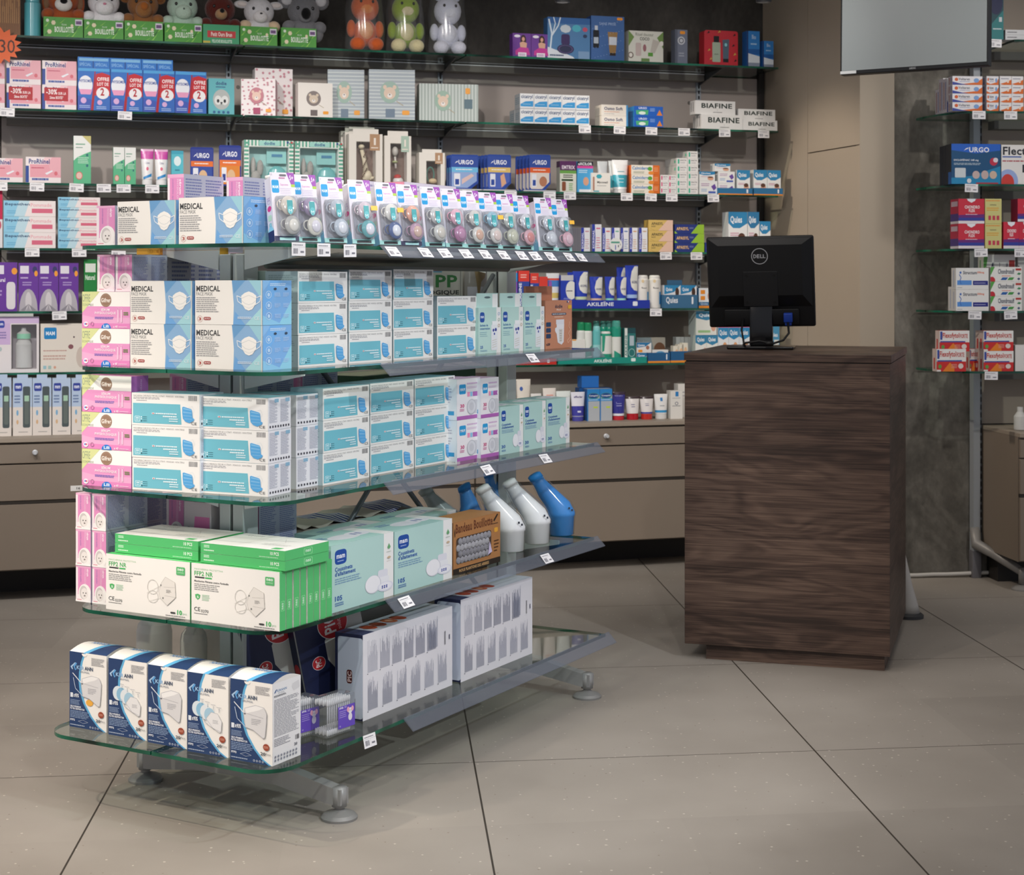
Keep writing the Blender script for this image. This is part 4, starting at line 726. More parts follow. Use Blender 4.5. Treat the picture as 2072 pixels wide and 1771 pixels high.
# baby boxes, fourth shelf
for i, (u0, u1) in enumerate(((153, 184), (186, 215))):
    grid(GE, .205, GZ[1], u0, u1, 998+i*2, 1, 3, a_baby, 'baby_saline_box', 'pink baby photo box', ('left' if i == 0 else 'right')+' column on fourth gondola shelf', 'box', 'pink baby photo boxes on fourth shelf', depth=.15)
for k in range(2): grid(GE, .045-k*.155, GZ[1], 222+k*48+(k*8), 250+k*48+(k*8), 1001, 1, 3, a_baby, 'baby_saline_box', 'pink baby photo box, '+('second' if k == 0 else 'third')+' one deep', 'on fourth gondola shelf', 'box', 'pink baby photo boxes on fourth shelf', depth=.15)
for k in range(8): grid(GE, .242-k*.0262, GZ[1], 386+k*0-(0), 566, 1158, 1, 1, a_ffp2, 'respirator_mask_box', 'green and white FFP2 box', ['front one', 'second back', 'third back', 'fourth back', 'fifth back', 'sixth back', 'seventh back', 'rearmost'][k]+' in corner row', 'box', 'green FFP2 boxes in corner row', depth=.0245, jit=1.3) if k == 0 else None
s0, s1 = GE.s_at(386, .242), GE.s_at(566, .242); w_ = s1-s0-.001; h_ = GE.z_at(1158, s1, .242)-GZ[1]
def row(name, mbf, n, fr, s, d0, z, step, dsc, cat, grp, words=None, jit=.6, rot=0, ds=0):
    root = None
    for k in range(n):
        o = mbf.build(name) if root is None else root.copy()
        if root is None: root = o
        else: COL.objects.link(o)
        put(o, fr, s+ds*k+RJ.uniform(-.0015, .0015), d0-k*step, z, rot+RJ.uniform(-jit, jit)); tag(o, lab(dsc, words[k]), cat, grp)
for o in [q for q in bpy.data.objects if q.name.startswith('respirator_mask_box')]: bpy.data.objects.remove(o)
DW = ['front one', 'second back', 'third back', 'fourth back', 'fifth back', 'sixth back', 'seventh back', 'rearmost']
row('respirator_mask_box', a_ffp2(w_, .0225, h_), 8, GE, (s0+s1)/2, .242, GZ[1], .0262, 'green and white FFP2 box in right row on fourth shelf', 'box', 'green FFP2 boxes, right row', DW, .5)
s2 = GE.s_at(215, .242); row('respirator_mask_box', a_ffp2(s0-s2-.0015, .0225, h_), 7, GE, (s0+s2)/2-.0005, .242, GZ[1], .0262, 'green and white FFP2 box in left row on fourth shelf', 'box', 'green FFP2 boxes, left row', DW, .3)
hz = GZ[1]+h_+.0015
grid(GE, .235, hz, 405, 577, 1090, 1, 2, a_ffp2_flat, 'respirator_mask_box', 'flat lying green FFP2 box', 'right pair atop the upright FFP2 boxes', 'box', 'green FFP2 boxes lying flat', depth=.17, h=.0235)
grid(GE, .225, hz, 232, 401, 1070, 1, 2, a_ffp2_flat, 'respirator_mask_box', 'flat lying green FFP2 box', 'left pair atop the upright FFP2 boxes', 'box', 'green FFP2 boxes lying flat', depth=.17, h=.0235)
KX = [(141, 216, 1300), (220, 297, 1318), (300, 378, 1337), (379, 463, 1357), (466, 552, 1378)]
KD = [.255, .262, .268, .277, .278]
for k, (u0, u1, vt) in enumerate(KX):
    kd = k % 2; s0, s1 = GE.s_at(u0, KD[k]), GE.s_at(u1, KD[k]); H = .187
    if k in (0, 1): root = a_kirann(kd)(s1-s0-.001, .105, H).build('respirator_carton'); K_ = (K_+[root]) if k else [root]; o = root
    else: o = K_[kd].copy(); COL.objects.link(o)
    put(o, GE, (s0+s1)/2, KD[k], GZ[0], (0, .6, -.8, .5, -.4)[k])
    tag(o, lab('navy and white respirator mask carton', ['leftmost with orange price sticker', 'second from left with layered mask picture', 'middle of the five', 'second from right with layered mask picture', 'rightmost of the five'][k], 'bottom shelf'), 'box', 'navy respirator cartons on bottom shelf')
    if k == 0: st = MB(); w = s1-s0; st.add([((.55-.5)*w+math.cos(a)*.012, -.0016, .066+math.sin(a)*.008) for a in [i*math.pi/7 for i in range(14)]], [tuple(range(14))], 'eeb04a'); st.build('price_sticker', o)
# ---- right side ----
M_ = 'teal surgical mask box'
def rs(u0, u1, vt, z, nc, nr, d=.21, where='', skip=(), rot=0): grid(GS, d, z, u0, u1, vt, nc, nr, a_mask, 'surgical_mask_box', M_, where, 'box', 'teal and white surgical mask boxes', depth=.10, skip=skip, rot=rot)
grid(GS, .20, GZ[2], 599, 650, 797, 1, 3, a_mask_end, 'surgical_mask_box', 'surgical mask box end with text panel', 'right side of middle shelf', 'box', 'teal and white surgical mask boxes', depth=.2)
rs(653, 748, 782, GZ[2], 1, 3, .215, 'nearest stack, long side of middle shelf')
rs(749, 838, 772, GZ[2], 1, 3, .20, 'middle stack, long side of middle shelf')
rs(839, 921, 763, GZ[2], 1, 3, .195, 'far stack, long side of middle shelf')
rs(603, 703, 549, GZ[3], 1, 3, .215, 'nearest stack, long side of second shelf')
rs(706, 793, 546, GZ[3], 1, 3, .215, 'second stack, long side of second shelf')
rs(796, 877, 545, GZ[3], 1, 3, .21, 'third stack, long side of second shelf')
rs(885, 965, 599, GZ[3], 1, 2, .205, 'far stack, long side of second shelf')
grid(GS, .06, GZ[3], 540, 600, 548, 1, 1, lambda w, d, h: bm(w, d, h, 'a9bdb6', [('F', [r(0, 0, 1, 1, 'b9c6bd'), g(.1, .6, .9, .9, 4, '93a59c', 3)])]), 'grey_green_carton', 'pale grey green carton behind corner mask stack', 'second gondola shelf', 'box', depth=.12)
for k, (u0, u1) in enumerate(((968, 1014), (1015, 1059), (1060, 1102))):
    grid(GS, .215, GZ[3], u0, u1, 622-k, 1, 1, a_sachet, 'milk_bag_box', 'mint storage bag box with hang card, '+['left', 'middle', 'right'][k], 'of three, second shelf', 'box', 'mint storage bag boxes', depth=.06)
one(GS, .215, GZ[3], 1103, 1157, 608, a_dodie, 'milk_bag_box', 'terracotta brown storage bag box at far end of second gondola shelf', 'box', .06)
grid(GS, .225, GZ[2], 925, 972, 765, 1, 2, a_mam30p, 'nursing_pad_box', 'white and purple nursing pad box, left stack', 'middle shelf', 'box', 'purple nursing pad boxes', depth=.09)
grid(GS, .237, GZ[2], 973, 1010, 764, 1, 2, a_mam30p, 'nursing_pad_box', 'white and purple nursing pad box, right stack', 'middle shelf', 'box', 'purple nursing pad boxes', depth=.09)
for k, (u0, u1, vt) in enumerate(((1012, 1059, 821), (1060, 1105, 813), (1106, 1153, 806))):
    grid(GS, .24, GZ[2], u0, u1, vt, 1, 1, a_mam('30'), 'nursing_pad_box', 'mint nursing pad box, '+['left', 'middle', 'right'][k], 'of three on middle shelf', 'box', 'mint nursing pad boxes of thirty', depth=.11)
for k, (u0, u1, vt) in enumerate(((670, 797, 1090), (798, 915, 1062))):
    for j in range(2): grid(GS, .30-j*.135, GZ[1], u0+j*8, u1+j*8, vt-0*j, 1, 1, a_mam('105', 1), 'nursing_pad_box', 'large mint nursing pad box, '+['near', 'far'][k]+(' front' if j == 0 else ' rear'), 'on fourth shelf', 'box', 'large mint nursing pad boxes', depth=.13, h=None if j == 0 else .148)
one(GS, .285, GZ[1], 917, 1012, 1047, a_bandeau, 'heat_band_box', 'brown cardboard box with window showing grey fluffy heat band', 'box', .10)
bb = [q for q in bpy.data.objects if q.name == 'heat_band_box'][0]; w_ = bb.dimensions.x; h_ = bb.dimensions.z
fl = MB()
for i in range(9):
    for j in range(4): fl.ball((-.40*w_+i*.076*w_+(j % 2)*.01, -.0005, h_*(.255+j*.118)), (.045*w_, .004, .07*h_), ['8d8d94', 'a2a2a8', '7c7c84'][(i*3+j*5) % 3], 'plush', 8)
fl.build('fluffy_band', bb); fl = MB(); fl.add([(.2*w_, -.0052, .22*h_), (.29*w_, -.0052, .26*h_), (.235*w_, -.0052, .48*h_)], [(0, 1, 2)], 'cfc4e4'); fl.build('paper_label', bb)
sA, sB, sC, sD = GS.s_at(700, .205), GS.s_at(917, .283), GS.s_at(930, .285), GS.s_at(1077, .285)
one(GS, .284, GZ[0], 734, 915, 1255, a_thermo, 'heating_pad_carton', 'large white printed carton standing nearest on bottom gondola shelf', 'box', .085, 'large white heating pad cartons')
one(GS, .290, GZ[0], 932, 1077, 1190, a_thermo, 'heating_pad_carton', 'large white printed carton standing farther along bottom gondola shelf', 'box', .085, 'large white heating pad cartons')
# ---------------- pacifier packs ----------------
def pack_art(w, d, h, dark=0):
    F_ = [r(0, 0, 1, 1, 'dedbe6'), rr_(.04, .70, .34, .89, .05, .03, '1f9ad6'), t('MAM', .07, .765, .31, .81, 'e9f7ff', 1), p([(.68, 1), (1, 1), (1, .83), (.84, .83)], '9a4fae'), t('5+', .80, .89, .95, .96, 'f0e2f4', 1), r(.84, .79, 1, .83, 'a8c84a'), t('Supreme', .40, .80, .72, .84, 'd98cc6'), g(.38, .68, .86, .78, 4, 'cfc3dc', 3, .3), g(.35, .90, .62, .94, 1, 'c88ab0', 2), rr_(.38, .945, .66, .975, .04, .01, '6d6a72'), rr_(.12, .055, 1, .655, .1, .05, 'a9a9b0'), r(0, 0, 1, .07, '20204c' if dark else '9fd6d2'), r(.2, .01, .85, .05, 'a8dcdc' if dark else '1c1c22'), e(.05, .97, .03, .015, 'c9c4d0', 8)]
    L_ = [r(0, 0, 1, 1, 'dbd8e2'), e(.5, .52, .34, .045, 'd23a86', 14), r(0, 0, 1, .17, '7cc4e6' if not dark else '24285c'), p([(0, .17), (.5, .30), (1, .17)], '8fd0ea'), ring(.5, .62, .3, .03, .25, 'b9a9cc', 10), g(.2, .64, .8, .70, 2, 'c0aed0', 3), rr_(.2, .33, .8, .42, .1, .02, 'b9dcc0'), ring(.5, .27, .25, .03, .3, '7fc4c4', 8)]
    m = MB(); m.box(-w/2, .0, 0, w/2, d, h*.93, 'dedbe6', 'card', .0007); m.box(-w/2, 0, h*.93, w/2, .0015, h, 'f1eef6')
    m.art('F', w, d, h, F_); m.art('L', w, d, h*.93, L_); return m
PW, PD, PH = .062, .034, .166
def blister(w, h):
    m = MB(); x0, x1, z0, z1, dd = -w*.36, w*.50, h*.06, h*.65, .020
    def slab(a, b, c, dz): 
        q = []; R = .011
        for cx, cz, a0 in ((b-R, dz-R, 0), (a+R, dz-R, 90), (a+R, c+R, 180), (b-R, c+R, 270)):
            for k in range(4): an = math.radians(a0+30*k); q.append((cx+R*math.cos(an), cz+R*math.sin(an)))
        return q
    q = slab(x0, x1, z0, z1); n = len(q); cx, cz = (x0+x1)/2, (z0+z1)/2
    vs = [(x, -.0006, z) for x, z in q]+[(cx+(x-cx)*.97, -dd*.8, cz+(z-cz)*.98) for x, z in q]+[(cx+(x-cx)*.88, -dd, cz+(z-cz)*.94) for x, z in q]
    m.add(vs, [tuple(range(2*n, 3*n))]+[(k, (k+1) % n, n+(k+1) % n, n+k) for k in range(n)]+[(n+k, n+(k+1) % n, 2*n+(k+1) % n, 2*n+k) for k in range(n)], 'ffffff', 'clear', True)
    return m
def badge():
    m = MB(); m.box(-.002, -.0212, .070, .012, -.0206, .094, '3f9aa0'); vs = [(.005+.007*math.cos(a), -.0213, .070+.010*math.sin(a)) for a in [i*math.pi/8 for i in range(16)]]; m.add(vs, [tuple(range(16))], '5ab0b8'); vs, fs = glyphs('M', 0); m.add([(.001+x*.008, -.0216, .064+y*.008) for x, y in vs], fs, 'd9f0f2'); return m
def pacifier(ca, cb, cz, cx):
    m = MB(); m.ball((cx, -.012, cz), (.0205, .005, .0235), ca, 'gloss', 16); m.ball((cx+.002, -.016, cz-.001), (.0125, .004, .0155), cb, 'gloss', 14)
    m.tube([(cx-.017+.011*math.cos(a), -.009, cz+.002+.012*math.sin(a)) for a in [i*math.pi/6 for i in range(13)]], .0018, ca, 'gloss', 6, False); return m
PACS = [(556, 359, 0, 'd9cfc0', 'efe6d8', 'b9b9b4', 'e9e6da', 'beige and grey'), (601, 364, 1, '9a86a8', 'f1eff4', 'ece8d8', 'efeaf0', 'purple and ivory'), (655, 368, 1, 'b4bcc6', 'f2f2f0', 'c2cdd6', 'f0f2f6', 'grey panda'), (711, 371, 1, 'd6c4cc', 'f3e6e0', '5fb0b4', 'f2f0f6', 'pink and teal'), (765, 376, 1, 'e8e4da', 'f2efec', '3d5a94', 'eef0f6', 'ivory and navy'), (808, 381, 0, 'eaa487', 'f0b498', 'c49ab0', 'e0bca8', 'salmon and mauve'), (856, 386, 0, 'c9c9c6', 'f0cfc4', 'cfcfc8', 'dcd4c4', 'clear and rose'), (897, 396, 0, 'e6a9bc', 'efc9d4', 'b4719c', 'c88cb0', 'pink and plum'), (934, 390, 1, 'd0ccc4', 'dcd8d0', 'e4e2d8', 'e6b89c', 'grey and peach'), (970, 393, 0, '7fb4c8', 'a4cce0', 'e0ddd4', 'efd8cc', 'blue and cream'), (1004, 396, 0, 'c6cabf', 'd4d8cc', 'c9cbb4', 'd9d8bc', 'grey and olive'), (1038, 400, 1, 'cfd0d6', 'f3f3f5', 'e9b4bc', 'e68c84', 'white and coral'), (1083, 402, 0, 'c6c9d0', 'd9dbe0', 'd4d6dc', 'e4e6ea', 'clear colourless'), (1116, 405, 1, 'd8dbe0', 'f1f1f3', 'efb8c4', 'f2ccd4', 'white and rose')]
cardm = [pack_art(PW, PD, PH, 1), pack_art(PW, PD, PH, 0)]; cobj = [None, None]; bl = bd = None
for k, (u, vt, dk, c1, c2, c3, c4, nm) in enumerate(PACS):
    s = GS.s_at(u+25, .275); root = tag(empty('pacifier_pack'), lab('pacifier pack with %s pacifiers' % nm, (ORD[k]+' from left' if 0 < k < 13 else ('leftmost' if k == 0 else 'rightmost')), 'on top shelf'), 'pacifier pack', 'pacifier packs along the top shelf')
    put(root, GS, s, .275, GZ[4], -28+RJ.uniform(-2, 2)); root.rotation_euler.x = math.radians(-11); root.location.z += .0068
    di = 0 if k in (0, 5) else 1
    if cobj[di] is None: cobj[di] = cardm[di].build('card_box', root)
    else: c = cobj[di].copy(); c.parent = root; COL.objects.link(c)
    if bl is None: bl = blister(PW, PH).build('clear_blister', root); bd = badge().build('teal_badge', root)
    else:
        for q in (bl, bd): c = q.copy(); c.parent = root; COL.objects.link(c)
    pacifier(c1, c2, .083, .006).build('pacifier', root); pacifier(c3, c4, .036, .012).build('pacifier', root)
    if k in (3, 4, 9, 13): st = MB(); st.box(.018, -.0222, .082, .036, -.0217, .094, 'f0bb45'); st.build('price_sticker', root)
def a_back(w, d, h): return bm(w, d, h, 'e6e0dc', [('F', [r(0, 0, 1, 1, 'efeaf2'), rr_(.05, .7, .35, .88, .05, .03, '3a7fae'), r(.6, .85, 1, 1, '9a6aae')]), ('L', [r(0, 0, 1, 1, 'd8cdb8'), rr_(.25, .74, .75, .86, .05, .02, '7a8a50'), rr_(.33, .76, .67, .84, .05, .02, 'bcb890')])])
ab = None
for k in range(13):
    o = a_back(PW, PD, PH*.94).build('boxed_pacifier') if ab is None else ab.copy()
    if ab is None: ab = o
    else: COL.objects.link(o)
    put(o, GS, GS.s_at(PACS[k][0]+48, .20), .20, GZ[4], -16); tag(o, lab('beige sided pacifier box in rear row', (ORD[k]+' from left' if 0 < k < 12 else ('leftmost' if k == 0 else 'rightmost')), 'top shelf'), 'box', 'rear row of beige pacifier boxes')
# pump bottles and pink cartons on the top shelf
def pump(c): 
    root = empty('pump_bottle'); m = MB(); m.lathe([(.028, 0), (.030, .004), (.030, .12), (.024, .135), (.012, .14), (.012, .148)], c, 'satin', 20); m.build('bottle', root)
    m = MB(); m.lathe([(.014, .146), (.014, .162), (.006, .164), (.006, .178)], 'eceae8', 'satin', 16); m.tube([(.012, 0, .182), (-.005, 0, .183), (-.036, 0, .178)], [.008, .008, .0045], 'eceae8', 'satin', 8); m.build('pump_head', root); return root
for k, (u, d, sc) in enumerate(((566, .12, .96), (605, .115, .93), (686, .1, .95), (712, .09, .93))):
    o = pump('eceae6'); put(o, GS, GS.s_at(u, d), d, GZ[4], -60); o.scale = (1, 1, sc); tag(o, 'white pump bottle behind the pacifier packs, %s' % ['leftmost', 'second from left', 'third from left', 'rightmost'][k], 'bottle', 'pump bottles on top shelf')
def a_pinkstripe(w, d, h): return bm(w, d, h, 'd99aa8', [('F', [r(0, 0, 1, 1, 'd994a6'), ring(.5, .6, .25, .2, .15, 'f0c4cf'), g(.2, .85, .8, .93, 1, 'b0607c', 2)]), ('R', [r(0, 0, 1, 1, 'ddd6e4'), g(.03, .05, .97, .97, 14, 'a7a2c0', 3, .45)]), ('T', [r(0, 0, 1, 1, 'd48c9c')])])
for k, (d, u0, u1) in enumerate(((-.42, 701, 740), (-.60, 772, 818))): grid(GE, d, GZ[4], u0, u1, 366+2*k, 1, 1, a_pinkstripe, 'pink_carton', 'rose carton with striped side, '+['left', 'right'][k]+' one', 'behind pacifier packs', 'box', 'rose cartons behind the pacifiers', depth=.28)
# goods at the rear side of the middle and fourth shelves
def rearbox(d, u0, u1, vt, z, n, w_): grid(GE, d, z, u0, u1, vt, 1, n, a_baby, 'baby_saline_box', 'dim pink baby photo box', w_, 'box', 'pink baby photo boxes in the shade', depth=.16)
rearbox(.02, 343, 377, 757, GZ[2], 2, 'left rear of middle shelf'); rearbox(-.15, 398, 426, 757, GZ[2], 2, 'deep rear of middle shelf'); rearbox(-.10, 498, 518, 760, GZ[2], 2, 'behind upright on middle shelf'); rearbox(-.28, 588, 612, 756, GZ[2], 2, 'deepest on middle shelf')
rearbox(.0, 336, 372, 1006, GZ[1], 2, 'left of near upright, fourth shelf'); rearbox(-.08, 500, 524, 1008, GZ[1], 2, 'right of near upright, fourth shelf')
def a_smallpink(w, d, h): return bm(w, d, h, 'd9cfd4', [('F', [r(0, 0, 1, 1, 'c9bfc4'), p([(.25, .1), (.95, .1), (.95, .85), (.4, .85)], 'd676ac'), t('PHYSIOLOGIQUE', .42, .2, .9, .4, 'e9b8d4', 1), g(.45, .5, .85, .7, 2, '9a60a8', 2), e(.18, .45, .15, .3, '8d8688', 14)])])
grid(GE, .03, GZ[1], 372, 427, 1016, 1, 1, a_smallpink, 'small_pink_box', 'small white and pink box with baby face', 'behind flat FFP2 boxes', 'box', depth=.06)
def a_green(w, d, h): return bm(w, d, h, '1f4429', [('F', [r(0, 0, 1, 1, '1f4a2c'), r(.05, .85, .6, .9, '2f6a40')]), ('T', [r(0, 0, 1, 1, '23452c'), r(.03, .15, .97, .95, 'b9b29a')])])
one(GS, .0, GZ[2], 735, 962, 752, a_green, 'dark_green_carton', 'dark green carton with cream lid behind masks on middle shelf', 'box', .16)
def a_hipp(w, d, h):
    hrt = lambda x, y, s: p([(x, y-s), (x-s*.55, y), (x-s*.3, y+s*.45), (x, y+s*.15), (x+s*.3, y+s*.45), (x+s*.55, y)], 'c4c2b8')
    return bm(w, d, h, 'b9b7ae', [('F', [r(0, 0, 1, 1, 'c9c7bd'), r(0, .97, .6, 1, 'c24a8c'), r(.0, .955, .62, .97, '5aa9c4'), t('HiPP', .12, .77, .90, .925, '2f7a3a', 1), t('BIOLOGIQUE', .08, .67, .93, .735, '1f2a24', 1), r(.955, 0, .97, 1, '9d9b93')])])
one(GS, -.06, GZ[3], 822, 936, 544, a_hipp, 'baby_food_carton', 'pale carton with green lettering, standing behind mask boxes on second shelf', 'box', .1)
def a_film(w, d, h): return bm(w, d, h, 'a39d96', [('F', [r(0, 0, 1, 1, 'a8a3a0'), r(.1, .66, .9, .78, 'cfcfdc'), p([(.35, 1), (.78, 1), (.74, .9), (.6, .84), (.56, .7), (.48, .68), (.44, .82)], '9a8562')])])
one(GS, -.07, GZ[3], 940, 995, 546, a_film, 'spoon_packet', 'grey packet with brown spoon shape beside the green lettered carton', 'packet', .05)
def a_stripe(w, d, h):
    m = bm(w, d, h, 'd9d2c6', [('F', [r(0, 0, 1, 1, 'cfc8bc'), g(0, .1, 1, .9, 6, 'b4a894', 3)])]); n = 16
    vs = []; 
    for i in range(n+1):
        x = -w/2+w*i/n
        for j in range(4): vs.append((x, d*j/3, h+.004+.007*math.sin(i*1.9+j*1.3)+(.008 if j in (1, 2) else 0)))
    m.add(vs, [(i*4+j, (i+1)*4+j, (i+1)*4+j+1, i*4+j+1) for i in range(n) for j in range(3) if not (i//4) % 2], 'd9cfc0', 'card', True)
    for i in range(n):
        if (i//4) % 2:
            for q in range(6):
                t0, t1 = q/6, (q+1)/6
                for j in range(3):
                    A0 = [vs[i*4+j], vs[(i+1)*4+j], vs[(i+1)*4+j+1], vs[i*4+j+1]]; lerp = lambda a, b, k: tuple(a[z]+(b[z]-a[z])*k for z in range(3))
                    m.add([lerp(A0[0], A0[1], t0), lerp(A0[0], A0[1], t1), lerp(A0[3], A0[2], t1), lerp(A0[3], A0[2], t0)], [(0, 1, 2, 3)], 'e6e4e4' if q % 2 else '3c4a98', 'card')
    return m
one(GS, -.02, GZ[1], 615, 838, 1050, a_stripe, 'wrapped_cushion_pack', 'cream and navy striped wrapped packs behind the mint nursing boxes', 'packet', .16)
# ---------------- film-wrapped urinal bottles ----------------
def urinal(c, up=0):
    root = empty('urine_bottle'); lean = -.085 if not up else -.03
    def loft(rings, col, mat, parts=24):
        m = MB(); n = parts; vs = []
        for cx, z, rx, ry, tl in rings:
            for k in range(n): a = 2*math.pi*k/n; vs.append((cx+rx*math.cos(a), ry*math.sin(a), z-rx*math.cos(a)*tl))
        m.add(vs, [(i*n+k, i*n+(k+1) % n, (i+1)*n+(k+1) % n, (i+1)*n+k) for i in range(len(rings)-1) for k in range(n)]+[tuple(range(n-1, -1, -1)), tuple((len(rings)-1)*n+k for k in range(n))], col, mat, True); return m
    R = [(0, 0, .036, .036, 0), (0, .002, .041, .041, 0), (0, .058, .044, .044, 0), (0, .060, .047, .047, 0), (0, .070, .047, .047, 0), (-.012, .092, .040, .040, -.25), (lean*.6, .130, .027, .027, -.5), (lean*.9, .160, .0195, .0195, -.5), (lean, .172, .0195, .0195, -.5)]
    loft(R, c, 'satin').build('bottle', root)
    C_ = [(lean*1.0, .1715, .021, .021, -.5), (lean*1.13, .184, .021, .021, -.5), (lean*1.16, .187, .015, .015, -.5)]
    loft(C_, c, 'satin').build('cap', root)
    rn = random.Random(3); loft([(cx+rn.uniform(-.001, .001), z+.001, rx+.003+rn.uniform(0, .002), ry+.003+rn.uniform(0, .002), tl) for cx, z, rx, ry, tl in R[1:]], 'ffffff', 'film', 18).build('film_wrap', root)
    m = MB()
    for q in range(2): m.box(.018+q*.010, -.0435, .083-q*.006, .024+q*.010, -.0425, .089-q*.006, '3a3f4a')
    m.build('print_mark', root) if not up else None
    return root
UB = [(1034, 1119, 'f8f8f9', 0, 'white film-wrapped urinal bottle next to the brown box'), (1086, 1103, 'f8f8f9', 0, 'white film-wrapped urinal bottle between white and blue ones'), (1136, 1086, '2f8fe0', 0, 'blue film-wrapped urinal bottle at the far end of fourth shelf')]
for u, v, c, up, lb in UB:
    Y = F*(CH-GZ[1])/(v-HZ); Y += .04; o = urinal(c); o.location = ((u-CX)/F*Y, Y, GZ[1]); o.rotation_euler = (0, 0, math.radians(6)); o.scale = (.92, .92, 1.04); tag(o, lab(lb), 'bottle', 'film-wrapped urinal bottles')
for u, Y, c, s, lb in ((958, 5.02, '2f8fe0', .98, 'blue urinal bottle in rear row behind the brown box'), (1008, 5.28, '2f8fe0', 1.06, 'blue urinal bottle in rear row before the far upright'), (915, 5.0, 'b4bcb8', .93, 'clear grey urinal bottle lowest in the rear row')):
    o = urinal(c, c[0] == '2'); o.location = ((u-CX)/F*Y, Y, GZ[1]); o.scale = (.9, .9, s); o.rotation_euler = (0, 0, math.radians(10)); tag(o, lab(lb), 'bottle', 'film-wrapped urinal bottles')
# ---------------- cotton swab boxes ----------------
def swabs():
    root = empty('cotton_swab_box'); w, d, h = .105, .052, .094
    m = MB(); m.box(-w/2, 0, 0, w/2, d, h, 'ffffff', 'clear', .004); m.build('clear_box', root)
    for nm, z in (('bottom', .011), ('top', .082)):
        m = MB()
        for i in range(13):
            for j in range(4): m.ball((-w/2+.009+i*.0066, .006+j*.0125, z), (.0032, .0032, .008), 'f2f1f0', 'satin', 8)
        m.build('cotton_tips', root)
    m = MB()
    for i in range(13): m.tube([(-w/2+.009+i*.0066, .006, .018), (-w/2+.009+i*.0066, .006, .076)], .0012, 'e6e6ea', 'satin', 5)
    m.build('stems', root)
    m = MB(); m.box(-.012, -.0012, .014, w/2-.003, -.0006, .068, '6a4fc0')
    m.art('F', w, 0, h, [t('alvita', .42, .66, .56, .72, 'f0ecfa', 1), t('BABY', .60, .66, .68, .71, 'd8ccf4'), g(.42, .42, .68, .62, 4, 'b9a8ea', 3, .35), e(.80, .40, .07, .10, 'e9e4ee', 14), e(.80, .56, .07, .08, 'ece8f0', 14), e(.725, .60, .045, .07, 'efb0c4', 12), e(.875, .60, .045, .07, 'efb0c4', 12), e(.78, .57, .008, .01, '4a4a5a', 6), e(.82, .57, .008, .01, '4a4a5a', 6), bars(.955, .5, .985, .82, '3a3a40', 3, 6), t('60', .42, .2, .46, .24, 'e6dcfa')], off=.0014); m.build('purple_label', root)
    return root
for k, (a, d, rz) in enumerate(((.035, .305, -6), (-.035, .245, -10), (-.10, .19, -8))):
    o = swabs() if k == 0 else copy_tree(SW); SW = o if k == 0 else SW; put(o, GS, a-.02, d, GZ[0], rz); tag(o, lab('clear box of cotton swabs with purple label', ['front one', 'middle one', 'rear one'][k], 'bottom shelf'), 'box', 'cotton swab boxes')
# ---------------- bottles and dark cartons deep on the bottom shelf ----------------
def jug(hh):
    root = empty('plastic_bottle'); m = MB(); m.lathe([(.036, 0), (.041, .004), (.041, hh*.78), (.037, hh*.86), (.020, hh*.94), (.014, hh*.96), (.014, hh)], 'ffffff', 'milky', 28); m.build('bottle', root)
    m = MB(); m.lathe([(.017, hh-.004), (.017, hh+.02), (.014, hh+.022)], 'e9e9e6', 'satin', 18); m.build('cap', root); return root
for k, (w_, a, hh, sc) in enumerate(((-.28, 0, .25, 1.12), (-.19, .05, .22, .85), (-.19, .13, .22, .8), (-.12, .25, .235, .85))):
    o = jug(hh); put(o, GS, a, w_, GZ[0]); o.scale = (sc, sc, 1); tag(o, lab('translucent white plastic bottle, '+['leftmost', 'second from left', 'third from left', 'right of the near upright'][k], 'behind respirator cartons'), 'bottle', 'translucent bottles on bottom shelf')
def a_pic(w, d, h):
    return bm(w, d, h, '2a2f4a', [('F', [r(0, 0, 1, 1, 'c8c5c0'), p([(0, 0), (.52, 0), (.50, .3), (.40, .42), (.40, .6), (.56, .75), (.62, 1), (0, 1)], '1b2348'), e(.56, .74, .23, .15, 'e6e2e2', 28), e(.56, .74, .22, .143, 'c22e36', 28), tv('PiC', .42, .65, .60, .83, 'f3e9e9', 1), tv('solution', .62, .66, .68, .82, 'eed0d0'), e(.26, .42, .10, .065, 'e6dede', 20), e(.26, .42, .095, .06, 'c22e36', 20), tv('PiC', .21, .385, .30, .455, 'f3e9e9', 1), t('Hot Warmer', .55, .06, .98, .16, '3a3a3c')]), ('L', [r(0, 0, 1, 1, 'b9bcc0'), r(.15, .05, .85, .95, '1b2348'), e(.5, .4, .3, .06, 'c22e36', 12)]), ('T', [r(0, 0, 1, 1, 'c9ccd0')])])
for k, (a, d) in enumerate(((.24, .17), (.13, .085))):
    o = a_pic(.20, .045, .275).build('heat_pad_box'); put(o, GS, a-.03, d, GZ[0]+.026, -22); o.rotation_euler.y = math.radians(-12); tag(o, lab('navy box with red oval logo leaning', ['front one', 'rear one'][k], 'behind cotton swabs'), 'box', 'leaning navy boxes')
def a_red(w, d, h): return bm(w, d, h, '8d8a86', [('F', [r(0, 0, 1, 1, '9b9792'), p([(.1, .4), (.3, .8), (.9, .75), (.95, .5), (.5, .45), (.35, .2)], 'b03430')]), ('T', [r(0, 0, 1, 1, '8f8b88')])])
one(GS, .12, GZ[0], 712, 790, 1232, a_red, 'grey_red_packet', 'grey packet with red shape behind the large white cartons', 'packet', .06)
one(GS, .10, GZ[0], 800, 960, 1206, lambda w, d, h: bm(w, d, h, 'a09c98', [('F', [r(0, 0, 1, 1, 'b0aca6'), ring(.5, .8, .2, .1, .2, '3a3a3c')]), ('T', [r(0, 0, 1, 1, '9b9894')])]), 'grey_packet', 'grey filmed packet in the shade behind the far white carton', 'packet', .06)
